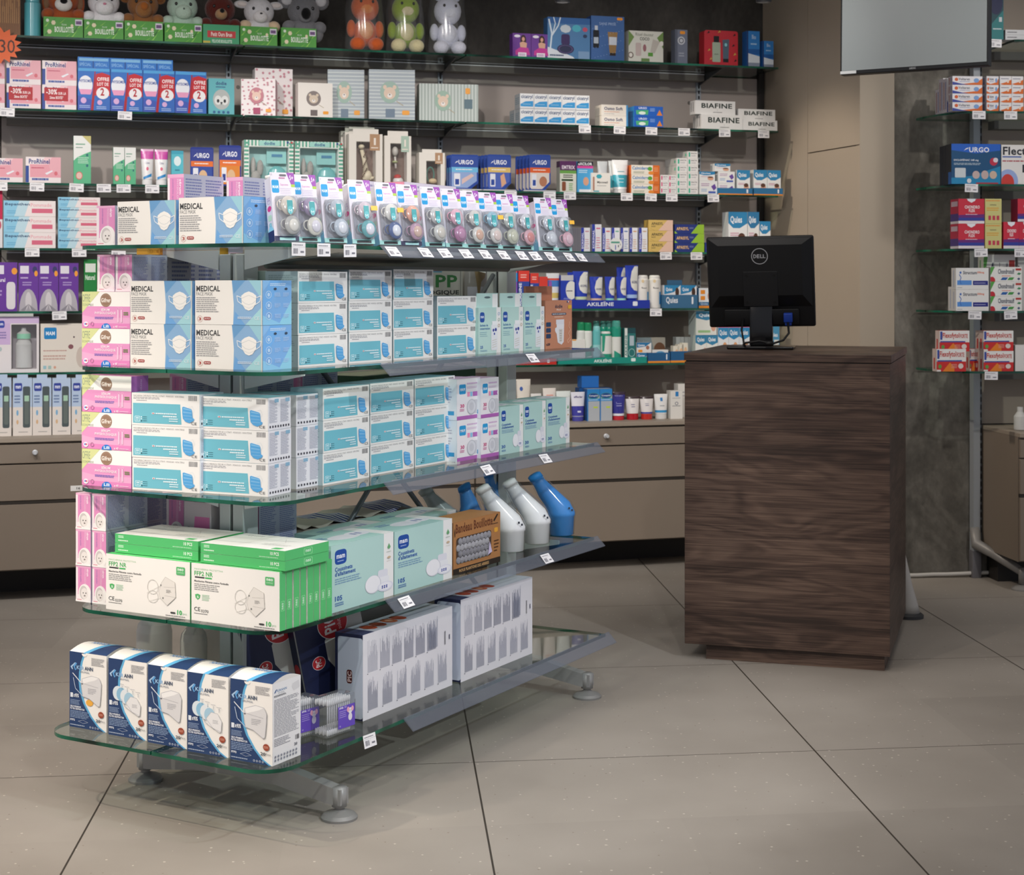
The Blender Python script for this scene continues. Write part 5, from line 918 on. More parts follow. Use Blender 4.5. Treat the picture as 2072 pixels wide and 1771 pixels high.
# ---------------- price tags ----------------
def tagmesh(w, h, rail=0):
    m = MB(); m.box(-w/2, -.0006, -h, w/2, 0, 0, 'f3f2f4'); return m.art('F', w, 0, h, [], off=0) if 0 else tagart(m, w, h)
def tagart(m, w, h):
    T = Matrix.Translation((0, -.0006, -h))
    m.art('F', w, 0, h, [g(.08, .74, .92, .88, 1, '8a8a92', 5, .5), r(.03, .66, .97, .675, 'a9a9b0'), bars(.10, .16, .44, .56, '92929a', 5, 11), r(.54, .08, .548, .64, 'b4b4bb'), g(.62, .22, .90, .38, 1, '85858f', 4, .9)], T=T, off=.0002, step=.00004); return m
TG = tagmesh(.052, .031).build('price_tag'); TG_used = [False]
def ptag(fr, s, d, z, label, group, tilt=0, rz=0, sc=1):
    global TG
    if not TG_used[0]: o = TG; TG_used[0] = True
    else: o = TG.copy(); COL.objects.link(o)
    o.location = fr.pt(s, d, z); o.rotation_euler = (math.radians(tilt), math.radians(RJ.uniform(-2, 2)), fr.a+math.radians(rz)); o.scale = (sc, sc, sc); tag(o, lab(label), 'price tag', group)
for k, u in enumerate((604, 655, 708)): ptag(GS, GS.s_at(u, .325), .325, GZ[4]+.002, 'white price tag hanging from top shelf edge, %s' % ['leftmost', 'middle one', 'rightmost of three'][k], 'tags hanging from gondola top shelf')
RU = [797, 862, 901, 944, 983, 1020, 1057, 1084, 1115, 1153, 1177]
for k, u in enumerate(RU): ptag(GS, GS.s_at(u, .342), .331, GZ[4]-.001, 'white price tag on top clear rail, %s' % (ORD[k]+' from left' if 0 < k < 10 else ('leftmost' if k == 0 else 'rightmost')), 'tags on the top clear rail', -40)
for z, u, n in ((GZ[3], 1078, 'second gondola shelf rail, far end'), (GZ[2], 987, 'middle shelf rail, left one'), (GZ[2], 1104, 'middle shelf rail, right one'), (GZ[1], 822, 'fourth shelf rail, near end'), (GZ[1], 1107, 'fourth shelf rail, below urinal bottles')): ptag(GS, GS.s_at(u, .342), .332, z-.001, 'white price tag on '+n, 'tags on the lower clear rails', -40)
ptag(GS, GS.s_at(749, .37), .366, GZ[0]+.002, 'white price tag on the bottom glass shelf edge', 'tags on the lower clear rails', -12)
# ---------------- goods on the back wall shelves ----------------
AZ7 = AZ+[.675]; WD = [.325, .325, .325, .325, .32, .32, .40]
WN = ['topmost wall shelf', 'second wall shelf', 'third wall shelf', 'fourth wall shelf', 'fifth wall shelf', 'lowest wall shelf', 'cabinet top']
def wg(i, u0, u1, vt, nc, nr, mk, name, desc, cat='box', depth=.1, nd=1, skip=(), group=None, jit=.3, dd=0, rot=0, where=None):
    return grid(A, WD[i]-dd, AZ7[i], u0, u1, vt, nc, nr, mk, name, desc, where or 'on '+WN[i], cat, group or (desc+' group' if nc*nr*nd > 1 else None), nd, depth, skip=skip, jit=jit, rot=rot)
def w1(i, u0, u1, vt, mk, name, label, cat='box', depth=.1, rot=0, dd=0, group=None): return one(A, WD[i]-dd, AZ7[i], u0, u1, vt, mk, name, label, cat, depth, group, rot)
def simple(base, F_, L_=None, R_=None, T_=None):
    def fn(w, d, h):
        a = [('F', F_)]
        if L_: a.append(('L', L_))
        if R_: a.append(('R', R_))
        if T_: a.append(('T', T_))
        return bm(w, d, h, base, a, bv=.0005)
    return fn
def slices(arts):
    out = []; lv = 0
    for it in arts:
        if it[0] != 'p': out.append(it); continue
        for i in range(10):
            for j in range(6):
                q = clip01(it[1], i/10, (i+1)/10, j/6, (j+1)/6)
                if len(q) > 2: out.append(('p', q, it[2]))
    return out
def tube(body, cap, bands=(), arts=(), tall=.14):
    """cosmetic tube standing on its cap; bands = (z0, z1, colour) in parts of the height"""
    def fn(w, d, h):
        root = empty('x'); m = MB(); n = 20; zs = [tall*.9, tall, tall+.02]+[tall+.02+(.98-tall-.02)*k/7 for k in range(1, 8)]+[1.0]
        zs = sorted(set([round(z, 3) for z in zs]+[round(b, 3) for q in bands for b in q[:2]])); R0 = w*.40; vs = []
        for z in zs:
            q = min(1, max(0, (z-tall)/(1-tall))); rx = R0+(w/2-R0)*q; ry = R0*.85*(1-q)**.8+.0015
            if z <= tall: rx, ry = R0*.9, R0*.8
            for k in range(n): a = 2*math.pi*k/n; vs.append((rx*math.cos(a), ry*math.sin(a)+R0*.85, z*h))
        for i in range(len(zs)-1):
            zc = (zs[i]+zs[i+1])/2; c = body
            for q in bands:
                if q[0] <= zc <= q[1]: c = q[2]
            m.add(vs[i*n:(i+2)*n], [(k, (k+1) % n, n+(k+1) % n, n+k) for k in range(n)], c, 'gloss', True)
        m.add(vs[-n:], [tuple(range(n))], body)
        for it in slices(arts):       # print follows the front of the tube
            if it[0] != 't': pts_sets = [(it[1], [tuple(range(len(it[1])))], it[2])]
            else: gv_, gf = glyphs(it[1], it[7]); pts_sets = [([(it[2]+a*(it[4]-it[2]), it[3]+b*(it[5]-it[3])) for a, b in gv_], gf, it[6])]
            for pp, ff, c in pts_sets:
                out = []
                for x, z in pp:
                    q = min(1, max(0, (z-tall)/(1-tall))); rx = R0+(w/2-R0)*q; ry = R0*.85*(1-q)**.8+.0015; X = (x-.5)*2*.92*rx
                    out.append((X, R0*.85-ry*math.sqrt(max(0, 1-(X/rx)**2))-.0006, z*h))
                m.add(out, ff, c, 'card')
        m.build('tube_body', root)
        m = MB(); m.lathe([(R0*.93, 0), (R0*.97, .002), (R0*.97, h*tall*.95), (R0*.90, h*tall)], cap, 'gloss', 20, at=(0, R0*.85, 0), sy=.9); m.build('cap', root); return root
    return fn
def can(body, capc, capz=.8, bands=(), capmat='gloss', arts=()):
    def fn(w, d, h):
        root = empty('x'); R0 = w/2; zs = sorted(set([0, .01, capz-.04, capz]+[b for q in bands for b in q[:2] if b < capz])); prof = [(R0*(.97 if z == 0 else (.85 if z >= capz else 1)), z*h) for z in zs]; cols = []
        for i in range(len(zs)-1):
            zc = (zs[i]+zs[i+1])/2; c = body
            for q in bands:
                if q[0] <= zc <= q[1]: c = q[2]
            cols.append(c)
        m = MB(); m.lathe(prof, cols, 'gloss', 20, at=(0, R0, 0)); 
        for it in slices(arts):
            if it[0] == 't': gv_, gf = glyphs(it[1], it[7]); pp, ff, c = [(it[2]+a*(it[4]-it[2]), it[3]+b*(it[5]-it[3])) for a, b in gv_], gf, it[6]
            else: pp, ff, c = it[1], [tuple(range(len(it[1])))], it[2]
            m.add([((x-.5)*1.8*R0, R0-math.sqrt(max(0, R0*R0-((x-.5)*1.8*R0)**2))-.0006, z*h) for x, z in pp], ff, c)
        m.build('bottle', root)
        m = MB(); m.lathe([(R0*.86, capz*h), (R0*.86, h*.96), (R0*.7, h)], capc, capmat, 20, at=(0, R0, 0)); m.build('cap', root); return root
    return fn
def wrow(i, spans, mks, name, labels, cat, group, depth=.05, dd=0, rot=0):
    for (u0, u1, vt), mk, lb in zip(spans, mks, labels): w1(i, u0, u1, vt, mk, name, lb, cat, depth, rot, dd, group)
# --- topmost shelf ---
BOU = simple('3f8a34', [r(0, 0, 1, 1, '4c9c3a')]+[p([(x, y), (x+.16, y+.10+s), (x+.05, y+.02)], c) for x, y, s, c in ((.02, .5, .25, '8cc84c'), (.02, .1, .2, '2d6e2c'), (.15, .65, .2, '2d6e2c'), (.4, .7, .15, '86bf50'), (.55, .05, .1, '7ab84a'), (.75, .3, .3, '2a6428'), (.7, .05, .25, '90cc58'), (.85, .5, .2, '8cc84c'))]+[e(.25, .72, .06, .12, 'e6dcb8', 6), e(.15, .28, .06, .12, 'e6dcb8', 6), e(.72, .6, .04, .09, 'e6dcb8', 6), e(.1, .82, .04, .08, 'dcecd4', 10), r(.8, .62, .98, .92, 'dcd8e4'), r(.82, .68, .96, .84, '6a4a7c'), t('PELUCHE', .46, .60, .58, .68, 'e6f2e0'), t('BOUILLOTTE', .28, .26, .76, .54, 'eaf4e6', 1)])
PCB = simple('3a9a68', [r(0, 0, 1, 1, '3fa070'), r(.12, .34, .9, .68, 'c23a3c'), t('Petit Ours Brun', .22, .40, .8, .62, 'f4e4dc', 1), t('PELUCHE BOUILLOTTE', .25, .08, .8, .24, 'e2f0e4', 1), r(0, .06, .2, .16, 'c9b84c')])
TOY = [(88, 168, 35, 0, 'rust_dog'), (170, 250, 41, 0, 'white_cat'), (252, 330, 43, 0, 'brown_bear'), (333, 409, 47, 0, 'mint_hippo'), (411, 484, 50, 1, 'dark_bear'), (486, 561, 54, 0, 'white_lamb'), (569, 640, 57, 0, 'grey_koala')]
WHO = ['under the rust and white dog', 'under the white cat', 'under the tan bear', 'under the mint hippo', 'with red banner under the dark brown bear', 'under the white lamb', 'under the grey koala']
for k, (u0, u1, vt, kd, nm) in enumerate(TOY): w1(0, u0, u1, vt, PCB if kd else BOU, 'plush_display_box', ('green leafy display box ' if not kd else 'plain green display box ')+WHO[k], 'box', .10, group='green plush display boxes')
def plush(name, label, u, c, parts, dz=0, s=1.0, grp='plush hot-water toys on the topmost shelf', d=.27, z=None, wrap=None):
    root = empty(name, (0, 0, 0)); z0 = AZ[0] if z is None else z; sC = A.s_at(u, d); put(root, A, sC, d, z0, 0); root.scale = (s, s, s)
    for pn, balls, mt in parts:
        m = MB()
        for cen, rad, cc in balls: m.ball((cen[0], cen[1], cen[2]+dz), rad, cc, mt, 16)
        m.build(pn, root)
    if wrap:
        m = MB(); rn = random.Random(len(name)); n = 14; vs = []
        zs = [0, .02, .10, .18, .25, .30, .34]; rs_ = [.085, .095, .092, .088, .08, .05, .028]
        for z1, r1 in zip(zs, rs_):
            for k in range(n): a = 2*math.pi*k/n; rr = r1*rn.uniform(.88, 1.06); vs.append((rr*math.cos(a), rr*.75*math.sin(a), z1))
        m.add(vs, [(i*n+k, i*n+(k+1) % n, (i+1)*n+(k+1) % n, (i+1)*n+k) for i in range(len(zs)-1) for k in range(n)], 'ffffff', 'film', True); m.build('plastic_bag', root)
    return tag(root, lab(label), 'plush toy', grp)
def toy(c, c2, ears, nose, nosec, snout, snc, eye='1a1a1c', earc=None, paws=None, er=(.028, .014, .028), ez=.235, ex=.055):
    P = [('body', [((0, 0, .079), (.062, .05, .068), c), ((0, 0, .165), (.066, .055, .062), c), ((-.062, -.02, .098), (.028, .03, .026), paws or c), ((.062, -.02, .098), (.028, .03, .026), paws or c), ((-.055, -.01, .08), (.026, .03, .04), c), ((.055, -.01, .08), (.026, .03, .04), c)], 'plush'),
         ('snout', [((0, -.045, .138), snout, snc)], 'plush'), ('nose', [((0, -.045-snout[1], .148), nose, nosec)], 'plush')]
    for sg in (-1, 1):
        P.append(('ear', [((sg*ex, .0, ez), er, c), ((sg*ex, -er[1]*.6, ez), (er[0]*.65, er[1]*.7, er[2]*.65), earc or c2)], 'plush')); P.append(('eye', [((sg*.030, -.048, .172), (.0065, .005, .0075), eye)], 'gloss'))
    return P
KT_ = toy('a4522c', 'e9e4dc', 1, (.015, .009, .012), '141414', (.036, .028, .03), 'e9e6e0', earc='8a6a50', er=(.02, .012, .045), ez=.15, ex=.068); KT_.append(('blaze', [((0, -.048, .185), (.016, .012, .03), 'ece8e2')], 'plush'))
plush('plush_dog', 'rust and white plush dog in green box at the left of topmost shelf', 128, '', KT_, .004)
plush('plush_cat', 'white plush cat with pink trim in second green box', 210, '', toy('e9e8ea', 'e4b4c4', 1, (.007, .004, .005), 'd98aa0', (.040, .030, .034), 'f0eff0', er=(.022, .012, .03)), .000)
plush('plush_bear', 'tan brown plush bear in third green box', 289, '', toy('8f6038', '7a4c2a', 1, (.016, .008, .018), 'a4602c', (.034, .034, .036), '9c6a3c', er=(.024, .012, .02), ez=.19, ex=.072), -.002)
plush('plush_hippo', 'pale mint plush hippo in fourth green box', 369, '', toy('b4cdbc', '9dbaa8', 1, (.004, .003, .004), '5a6a60', (.036, .028, .032), 'bcd4c2', er=(.018, .012, .018), ez=.225, ex=.045), -.004)
plush('plush_bear', 'dark reddish brown plush bear with tan muzzle', 445, '', toy('5a2620', '8a5a40', 1, (.010, .009, .010), '161414', (.026, .036, .024), 'b08a64', er=(.022, .012, .022)), -.006)
plush('plush_lamb', 'white plush lamb with beige paws in sixth green box', 524, '', toy('d9d9dc', 'e4dcd8', 1, (.006, .004, .004), '3a3a3c', (.032, .026, .028), 'e4e2e2', paws='d9c0a0', er=(.034, .012, .018), ez=.195, ex=.075), -.008)
plush('plush_koala', 'grey plush koala with big black nose at end of green boxes', 614, '', toy('76777b', 'c9c9cc', 1, (.020, .012, .024), '101012', (.026, .018, .024), '7c7d81', er=(.036, .014, .036), ez=.21, ex=.07), -.01, 1.08)
def bagtoy(c, c2, belly, feet):
    P = [('body', [((0, 0, .085), (.052, .045, .06), c), ((0, -.005, .195), (.062, .052, .062), c), ((-.04, -.045, .03), (.034, .036, .03), feet), ((.04, -.045, .03), (.034, .036, .03), feet), ((-.062, -.01, .10), (.02, .022, .038), c), ((.062, -.01, .10), (.02, .022, .038), c)], 'plush'), ('belly', [((0, -.03, .09), (.032, .02, .04), belly)], 'plush'), ('muzzle', [((0, -.042, .185), (.03, .018, .024), c2)], 'plush')]
    for sg in (-1, 1): P += [('ear', [((sg*.042, 0, .262), (.018, .012, .022), c)], 'plush'), ('eye', [((sg*.026, -.05, .215), (.006, .005, .007), '1a1a1c')], 'gloss')]
    return P
BG = 'bagged plush toys right of the koala'
plush('plush_animal', 'orange plush animal in clear plastic bag', 738, '', bagtoy('d0683a', 'e08a4c', 'e0a070', 'cf6230'), 0, 1.02, BG, wrap=1)
plush('plush_animal', 'green and cream plush animal in clear plastic bag', 820, '', bagtoy('8fa83c', 'd9cfa4', 'd4cc9c', 'ddd4a8'), 0, 1.02, BG, wrap=1)
plush('plush_rabbit', 'white plush rabbit in clear plastic bag', 905, '', bagtoy('cfd2e0', 'd9dce6', 'd4d7e2', 'd0d3e0'), 0, 1.02, BG, wrap=1)
w1(0, -12, 41, -12, simple('8a5a34', [r(0, 0, 1, 1, '8f6238'), gv(.15, 0, 1, 1, 14, '6a4426', 4, .5), gv(.15, .3, 1, 1, 11, 'b08450', 7, .3), r(0, 0, .22, 1, '6a1c1e')]), 'wooden_stick_bundle', 'brown streaked wooden pack at the left edge of topmost shelf', 'packet', .08)
w1(0, 49, 83, -8, can('5ab0bc', '5ab0bc', .88), 'turquoise_bottle', 'turquoise bottle left of the plush dog', 'bottle')
GIRL = [r(0, 0, 1, 1, '6c3a94'), e(.25, .88, .17, .06, 'e9e4f0', 16), e(.58, .72, .16, .22, '3c2420', 16), e(.58, .76, .08, .09, 'd9a48c', 12), p([(.38, .6), (.55, .66), (.78, .6), (.74, .3), (.44, .3)], 'd9a890'), p([(.15, .28), (.42, .42), (.85, .4), (.95, .1), (.15, .1)], 'c23a94'), r(.3, .02, .75, .2, 'ece6f0'), g(.35, .06, .7, .16, 2, '9a4a9c', 2)]
wg(0, 1037, 1112, 68, 2, 1, simple('6c3a94', GIRL), 'purple_gift_box', 'purple gift box with dark-haired figure', depth=.05)
FZ = [r(0, 0, 1, 1, '4f7fae'), r(0, .85, 1, 1, '2f62a0'), p([(0, 0), (.0, .28), (.35, .16), (.6, .06), (.65, 0)], 'd9e0e8'), ln([(.06, .2), (.10, .6), (.03, .95)], .018, 'd4e2ee', 1), ln([(.10, .55), (.25, .8), (.3, 1)], .014, 'd4e2ee', 1), ln([(.12, .6), (.18, .85), (.14, 1)], .012, 'd4e2ee', 1), e(.42, .73, .13, .10, 'c9d4dc', 8), e(.68, .75, .11, .09, '4fb0c4', 8), e(.88, .73, .06, .055, 'c4506a', 12), e(.88, .57, .05, .045, '2c3a5c', 12), rr_(.32, .34, .52, .60, .05, .05, '3a2a5c'), e(.42, .24, .2, .12, '2a3050', 16), ring(.42, .24, .17, .10, .15, '5a4a7c'), r(.72, .02, .98, .2, '7a9cc0'), g(.05, .05, .4, .12, 1, '4a5a78', 2)]
w1(0, 1108, 1194, 36, simple('3f6fa4', FZ), 'blue_gift_set', 'icy blue perfume gift set box with white branches', 'box', .06)
NX = [r(0, 0, 1, 1, '3f66a0'), t('SANS PRISE', .25, .80, .75, .86, 'aac0e0'), rr_(.06, .28, .24, .68, .03, .03, '12161e'), r(.11, .68, .2, .78, 'c9d0da'), r(.08, .38, .22, .52, 'b4c0cc'), p([(.5, .65), (.8, .65), (.74, .16), (.56, .16)], '9c7a4c'), r(.56, .12, .74, .18, '2a1c14'), r(.54, .36, .77, .54, 'cfd6e0'), rr_(.78, .92, .95, .98, .03, .02, 'f09a2c')]+[e((k*37 % 97)/100, (k*53 % 89)/100+.03, .008, .007, 'a9c4e8', 6) for k in range(40)]
w1(0, 1196, 1263, 33, simple('35589a', NX), 'blue_gift_set', 'starry blue cosmetic gift set box right of the icy one', 'box', .07)
CO = [r(0, 0, 1, 1, 'd6d6cc'), t('Rituel douceur', .2, .84, .72, .94, '5a6450'), t('COCO', .32, .70, .6, .80, '3a4038', 1), p([(0, 1), (.0, .5), (.16, .8)], '6f8f4c'), p([(1, 1), (1, .45), (.82, .8)], '6f8f4c'), rr_(.2, .2, .36, .62, .04, .04, 'c4b4b0'), e(.46, .46, .05, .12, '9c6a70', 12), p([(.7, .75), (.9, .68), (.75, .3), (.62, .34)], 'bfb9b0'), r(.56, .2, .7, .32, '5a9a3c'), e(.06, .22, .08, .1, '6a5a50', 14), e(.06, .22, .05, .07, 'e4e0d8', 12), r(.36, .03, .6, .13, '6a8a50'), e(.95, .62, .06, .08, 'e4e0d8', 12)]
w1(0, 1272, 1342, 63, simple('c9c9be', CO), 'coconut_gift_set', 'white coconut gift set box with palm leaves', 'box', .07)
w1(0, 1366, 1391, 60, simple('6a7080', [r(0, 0, 1, 1, '737a8c'), r(0, 0, .2, 1, '5a6070'), rr_(.4, .87, .8, .96, .08, .02, 'f09a2c'), e(.5, .68, .3, .12, 'c9ccd4', 18), ring(.5, .68, .2, .08, .3, '4a5060', 16), g(.3, .2, .75, .35, 2, 'a4aab8', 2)]), 'slim_grey_box', 'slim grey perfume box with round white seal', 'box', .05)
def redtin(w, d, h):
    m = MB(); pts = []; R = .012
    for cx, cz, a0 in ((w/2-R, h-R, 0), (-w/2+R, h-R, 90), (-w/2+.003, .003, 180), (w/2-.003, .003, 270)):
        for k in range(4): a = math.radians(a0+30*k); rr = R if a0 < 180 else .003; pts.append((cx+rr*math.cos(a), cz+rr*math.sin(a)))
    n = len(pts); vs = [(x, 0, z) for x, z in pts]+[(x, d, z) for x, z in pts]; m.add(vs, [tuple(range(n)), tuple(range(2*n-1, n-1, -1))]+[(k, (k+1) % n, n+(k+1) % n, n+k)[::-1] for k in range(n)], 'c22a36', 'gloss')
    m.art('F', w, d, h, [rr_(.24, .10, .48, .66, .03, .02, 'a9b8a4'), r(.28, .66, .44, .84, '16181c'), p([(.54, .74), (.74, .76), (.72, .16), (.56, .14)], '55687a'), r(.56, .10, .72, .2, '1a1c22'), t('dark', .3, .3, .42, .35, '4a5a4c'), e(.64, .6, .04, .05, '8fd0d8', 12)]+[p([(x, y), (x+.09, y+.03), (x+.05, y+.08)], c) for x, y, c in ((.08, .9, '2a1418'), (.85, .85, '2a1418'), (.1, .4, 'c9a44c'), (.86, .3, 'c9a44c'), (.82, .55, '2a1418'), (.15, .15, 'c9a44c'), (.88, .12, '2a1418'), (.4, .93, 'c9a44c'))]); return m
w1(0, 1425, 1493, 62, redtin, 'red_gift_tin', 'red gift tin showing a bottle and a grey tube', 'box', .06)
SEA = simple('2460a8', [r(0, 0, 1, 1, '2f7cc4'), r(0, 0, .12, 1, '1a3a70'), t('Bleu', .4, .78, .7, .9, 'd4e6f6'), r(.12, .35, 1, .5, '1f5aa0'), p([(.12, .08), (1, .08), (1, .30), (.12, .38)], 'd4dce4'), r(.12, 0, 1, .12, '8a94a8'), g(.3, .6, .8, .68, 1, 'a9cdec', 2)])
w1(0, 1511, 1537, 63, SEA, 'blue_sea_box', 'tall blue seascape perfume box with orange sticker', 'box', .05)
w1(0, 1543, 1565, 83, SEA, 'blue_sea_box', 'short blue seascape box at right end of topmost shelf', 'box', .05)
# --- second shelf ---
def prorhinel(sale, cut=0):
    F_ = [r(0, 0, 1, 1, 'f0e6e6'), r(.12, .22, 1, .72, 'e9a4b0'), p([(.6, 1), (1, 1), (1, .3), (.7, .5)], 'eab0ba'), p([(.55, 1), (.75, 1), (.62, .72), (.4, .7)], 'f2ccd0'), r(0, .02, .09, .66, '2c4a9a'), t('ProRhinel', .09, .74, .68, .93, '2c3f86', 1), g(.16, .55, .55, .62, 1, 'c2506a', 2), p([(.55, .38), (.74, .5), (.78, .46), (.6, .32)], 'eef0f6'), e(.86, .38, .05, .08, 'd9707c', 12), g(.18, .10, .72, .2, 1, '3f5aa4', 5, .8)]
    if sale: F_ += [r(.06, .36, .76, .9, 'b4202c'), t('-30%', .12, .62, .44, .84, 'f6eaea', 1), t('SUR LA', .47, .62, .70, .73, 'f6eaea', 1), t('2ème BOITE*', .22, .44, .62, .56, 'f6eaea', 1)]
    return simple('ecd9dc', F_, [r(0, 0, 1, 1, 'd9c4ca'), r(.2, 0, .4, 1, '2c4a9a')])
for u0, u1, nm in ((13, 83, 'second stack'), (85, 155, 'third stack'), (-58, 10, 'leftmost stack')):
    s0, s1 = A.s_at(u0, .325), A.s_at(u1, .325); H = (A.z_at(121+(u0/85)*2, (s0+s1)/2, .325)-AZ[1])/2
    grid(A, .325, AZ[1], u0, u1, 0, 1, 1, prorhinel(1), 'nasal_care_box', 'pink and white box with red discount label, '+nm, 'second wall shelf', 'box', 'pink nasal care boxes', depth=.1, h=H)
    grid(A, .325, AZ[1]+H, u0, u1, 0, 1, 1, prorhinel(0), 'nasal_care_box', 'pink and white box atop discount box, '+nm, 'second wall shelf', 'box', 'pink nasal care boxes', depth=.1, h=H)
PHY = [r(0, 0, 1, 1, '2b6fc4'), p([(0, 0), (.5, 0), (.5, .25), (0, .35)], '3a58b4'), e(.24, .60, .22, .22, 'eef0f6', 20), p([(.04, .5), (.45, .5), (.40, .38), (.1, .38)], 'e9a0c4'), t('PHYSIOMER', .03, .66, .46, .73, '2c4a9c', 1), e(.18, .24, .09, .07, 'd9b0dc', 12), g(.05, .06, .4, .14, 2, 'a9c4ec', 2), p([(.40, 0), (.48, 0), (.60, 1), (.53, 1)], 'a81c2c'), r(.55, 0, 1, 1, '2f68bc'), p([(.52, .36), (.56, .86), (.75, .90), (1, .84), (1, .36)], 'c4202e'), e(.77, .42, .2, .14, 'f0eef0', 18), t('OFFRE', .60, .70, .97, .79, 'f6ecec', 1), t('LOT DE', .60, .59, .95, .67, 'f6ecec', 1), t('2', .70, .36, .82, .54, 'b4202c', 1), e(.68, .20, .08, .06, 'd9b0dc', 12), r(.02, .92, .98, .99, '4fa4e0'), g(.58, .04, .9, .12, 2, 'a9c4ec', 4)]
wg(1, 157, 418, 141, 4, 1, simple('2b6fc4', PHY, [r(0, 0, 1, 1, '2456a4')], None, [r(0, 0, 1, 1, '3f94dc')]), 'nasal_spray_pack', 'blue twin nasal spray pack', depth=.08)
wg(1, 157, 350, 118, 3, 1, simple('2b7cd0', [r(0, 0, 1, 1, '2f80d4'), r(.47, .5, .5, 1, '1c4a94'), t('SPÉCIAL', .05, .84, .42, .91, '8fc4f0', 1), t('SPÉCIAL', .55, .84, .93, .91, '8fc4f0', 1), r(.04, .93, .96, .98, '8cc8f0')]), 'nasal_spray_pack', 'taller blue spray pack in rear row', depth=.07, dd=.10, group='rear blue spray packs')
OWL = [r(0, 0, 1, 1, '62b4bc'), t('dodie', .28, .82, .70, .92, '24487c', 1), g(.28, .74, .68, .79, 1, '24487c', 2), e(.5, .42, .33, .28, 'b4bab8', 26), e(.37, .40, .14, .13, 'dfe2e0', 16), e(.63, .40, .14, .13, 'dfe2e0', 16), e(.37, .38, .05, .05, '24262a', 12), e(.63, .38, .05, .05, '24262a', 12), p([(.45, .35), (.55, .35), (.5, .27)], '24262a')]+[e(.22+.18*k, .07, .055, .04, '2c6090', 10) for k in range(4)]
w1(1, 422, 474, 159, simple('62b4bc', OWL), 'owl_box', 'turquoise box with grey owl face', 'box', .07)
def dots(c):
    rn = random.Random(4); return [e((i+.5+rn.uniform(-.3, .3))/7, (j+.5+rn.uniform(-.3, .3))/8, .034, .026, c, 6) for i in range(7) for j in range(8)]
def facebox(base, circ, fc, dot=None, stripes=None, tagc='7a5a68', rotate=0, orange=1):
    F_ = [r(0, 0, 1, 1, base)]
    if dot: F_ += dots(dot)
    if stripes == 'h': F_ += [r(0, k/14, 1, k/14+.022, 'cfd8d8') for k in range(14)]
    if stripes == 'v': F_ += [r(k/18, 0, k/18+.022, 1, 'cfd8d4') for k in range(18)]
    cx, cy = (.45, .55) if stripes != 'v' else (.40, .55); rx, ry = (.21, .22) if stripes != 'v' else (.14, .27)
    F_ += [e(cx, cy, rx, ry, circ, 24), e(cx, cy-.02, rx*.62, ry*.55, fc, 18), e(cx-rx*.5, cy+ry*.45, rx*.2, ry*.2, fc, 10), e(cx+rx*.5, cy+ry*.45, rx*.2, ry*.2, fc, 10), e(cx, cy-ry*.3, rx*.25, ry*.2, 'efe9e4', 10), e(cx, cy-ry*.22, rx*.08, ry*.06, '4a3a34', 8), ln([(cx+rx*.7, cy-ry*.8), (cx+rx*1.4, cy-ry*1.2)], .008, 'b4a890', 1)]
    F_ += ([r(.36, .05, .56, .22, tagc)] if stripes != 'v' else [r(.76, .35, .90, .6, '5a7480')])
    if orange: F_ += [rr_(.72, .1, .88, .19, .03, .02, 'f0a43c')] if stripes != 'v' else [rr_(.78, .74, .86, .9, .03, .02, 'f0a43c')]
    return F_
w1(1, 516, 592, 139, simple('efe6e6', facebox('efe8e8', 'efe8e8', 'efe8e8', 'c98a98'), None, [r(0, 0, 1, 1, 'c9a0a8')]), 'patterned_gift_box', 'tall white box with rose pattern, behind the deer box', 'box', .08, dd=.10)
w1(1, 489, 556, 160, simple('efe6e6', facebox('f1eaea', 'c27886', 'e6c4b4', 'c98a98', None, 'a83a64'), None, [r(0, 0, 1, 1, 'cf9aa6')]), 'patterned_gift_box', 'rose patterned gift box with deer face', 'box', .09, rot=-14)
w1(1, 603, 673, 168, simple('ebe6de', facebox('ece7e0', '857b78', 'd4c4b0', None, None, '6f6664')), 'dog_gift_box', 'cream gift box with puppy face in grey circle', 'box', .07)
w1(1, 664, 736, 141, simple('a4adb0', facebox('a9b4bc', '9cb8ac', 'e0c8b4', None, 'h', '6c8094'), None, [r(0, 0, 1, 1, '8a9c98')]), 'striped_gift_box', 'tall grey striped gift box with bear face, left one', 'box', .08, dd=.06, rot=-8, group='grey striped gift boxes')
w1(1, 748, 838, 141, simple('a4adb0', facebox('a9b4bc', '9cb8ac', 'e0c8b4', None, 'h', '6c8094'), None, [r(0, 0, 1, 1, '8a9c98')]), 'striped_gift_box', 'tall grey striped gift box with bear face, right one', 'box', .09, rot=-8, group='grey striped gift boxes')
w1(1, 850, 966, 170, simple('a4ada8', facebox('a9b5b0', '9cb8a8', 'e0c8b4', None, 'v'), None, [r(0, 0, 1, 1, '8a9c94')]), 'striped_gift_box', 'wide grey striped gift box lying sideways', 'box', .09, rot=-6, group='grey striped gift boxes')
CIC = simple('e9edf0', [r(0, 0, 1, 1, 'f0f2f3'), t('cicatryl', .08, .62, .92, .92, '33507c', 1), p([(.04, .30), (.4, .48), (.96, .52), (.96, .14), (.04, .14)], '3f9fdc'), g(.2, .26, .8, .34, 1, 'a9d4f0', 3), r(0, 0, 1, .04, 'b4b8c0')], [r(0, 0, 1, 1, 'cfd6dc'), g(.1, .3, .9, .8, 4, '9ab4c4', 3)])
wg(1, 1052, 1193, 191, 5, 2, CIC, 'ointment_box', 'white and blue ointment box', depth=.08, group='white and blue ointment boxes')
wg(1, 1041, 1068, 222, 1, 1, CIC, 'ointment_box', 'single white and blue ointment box behind the ten', depth=.08, dd=.09)
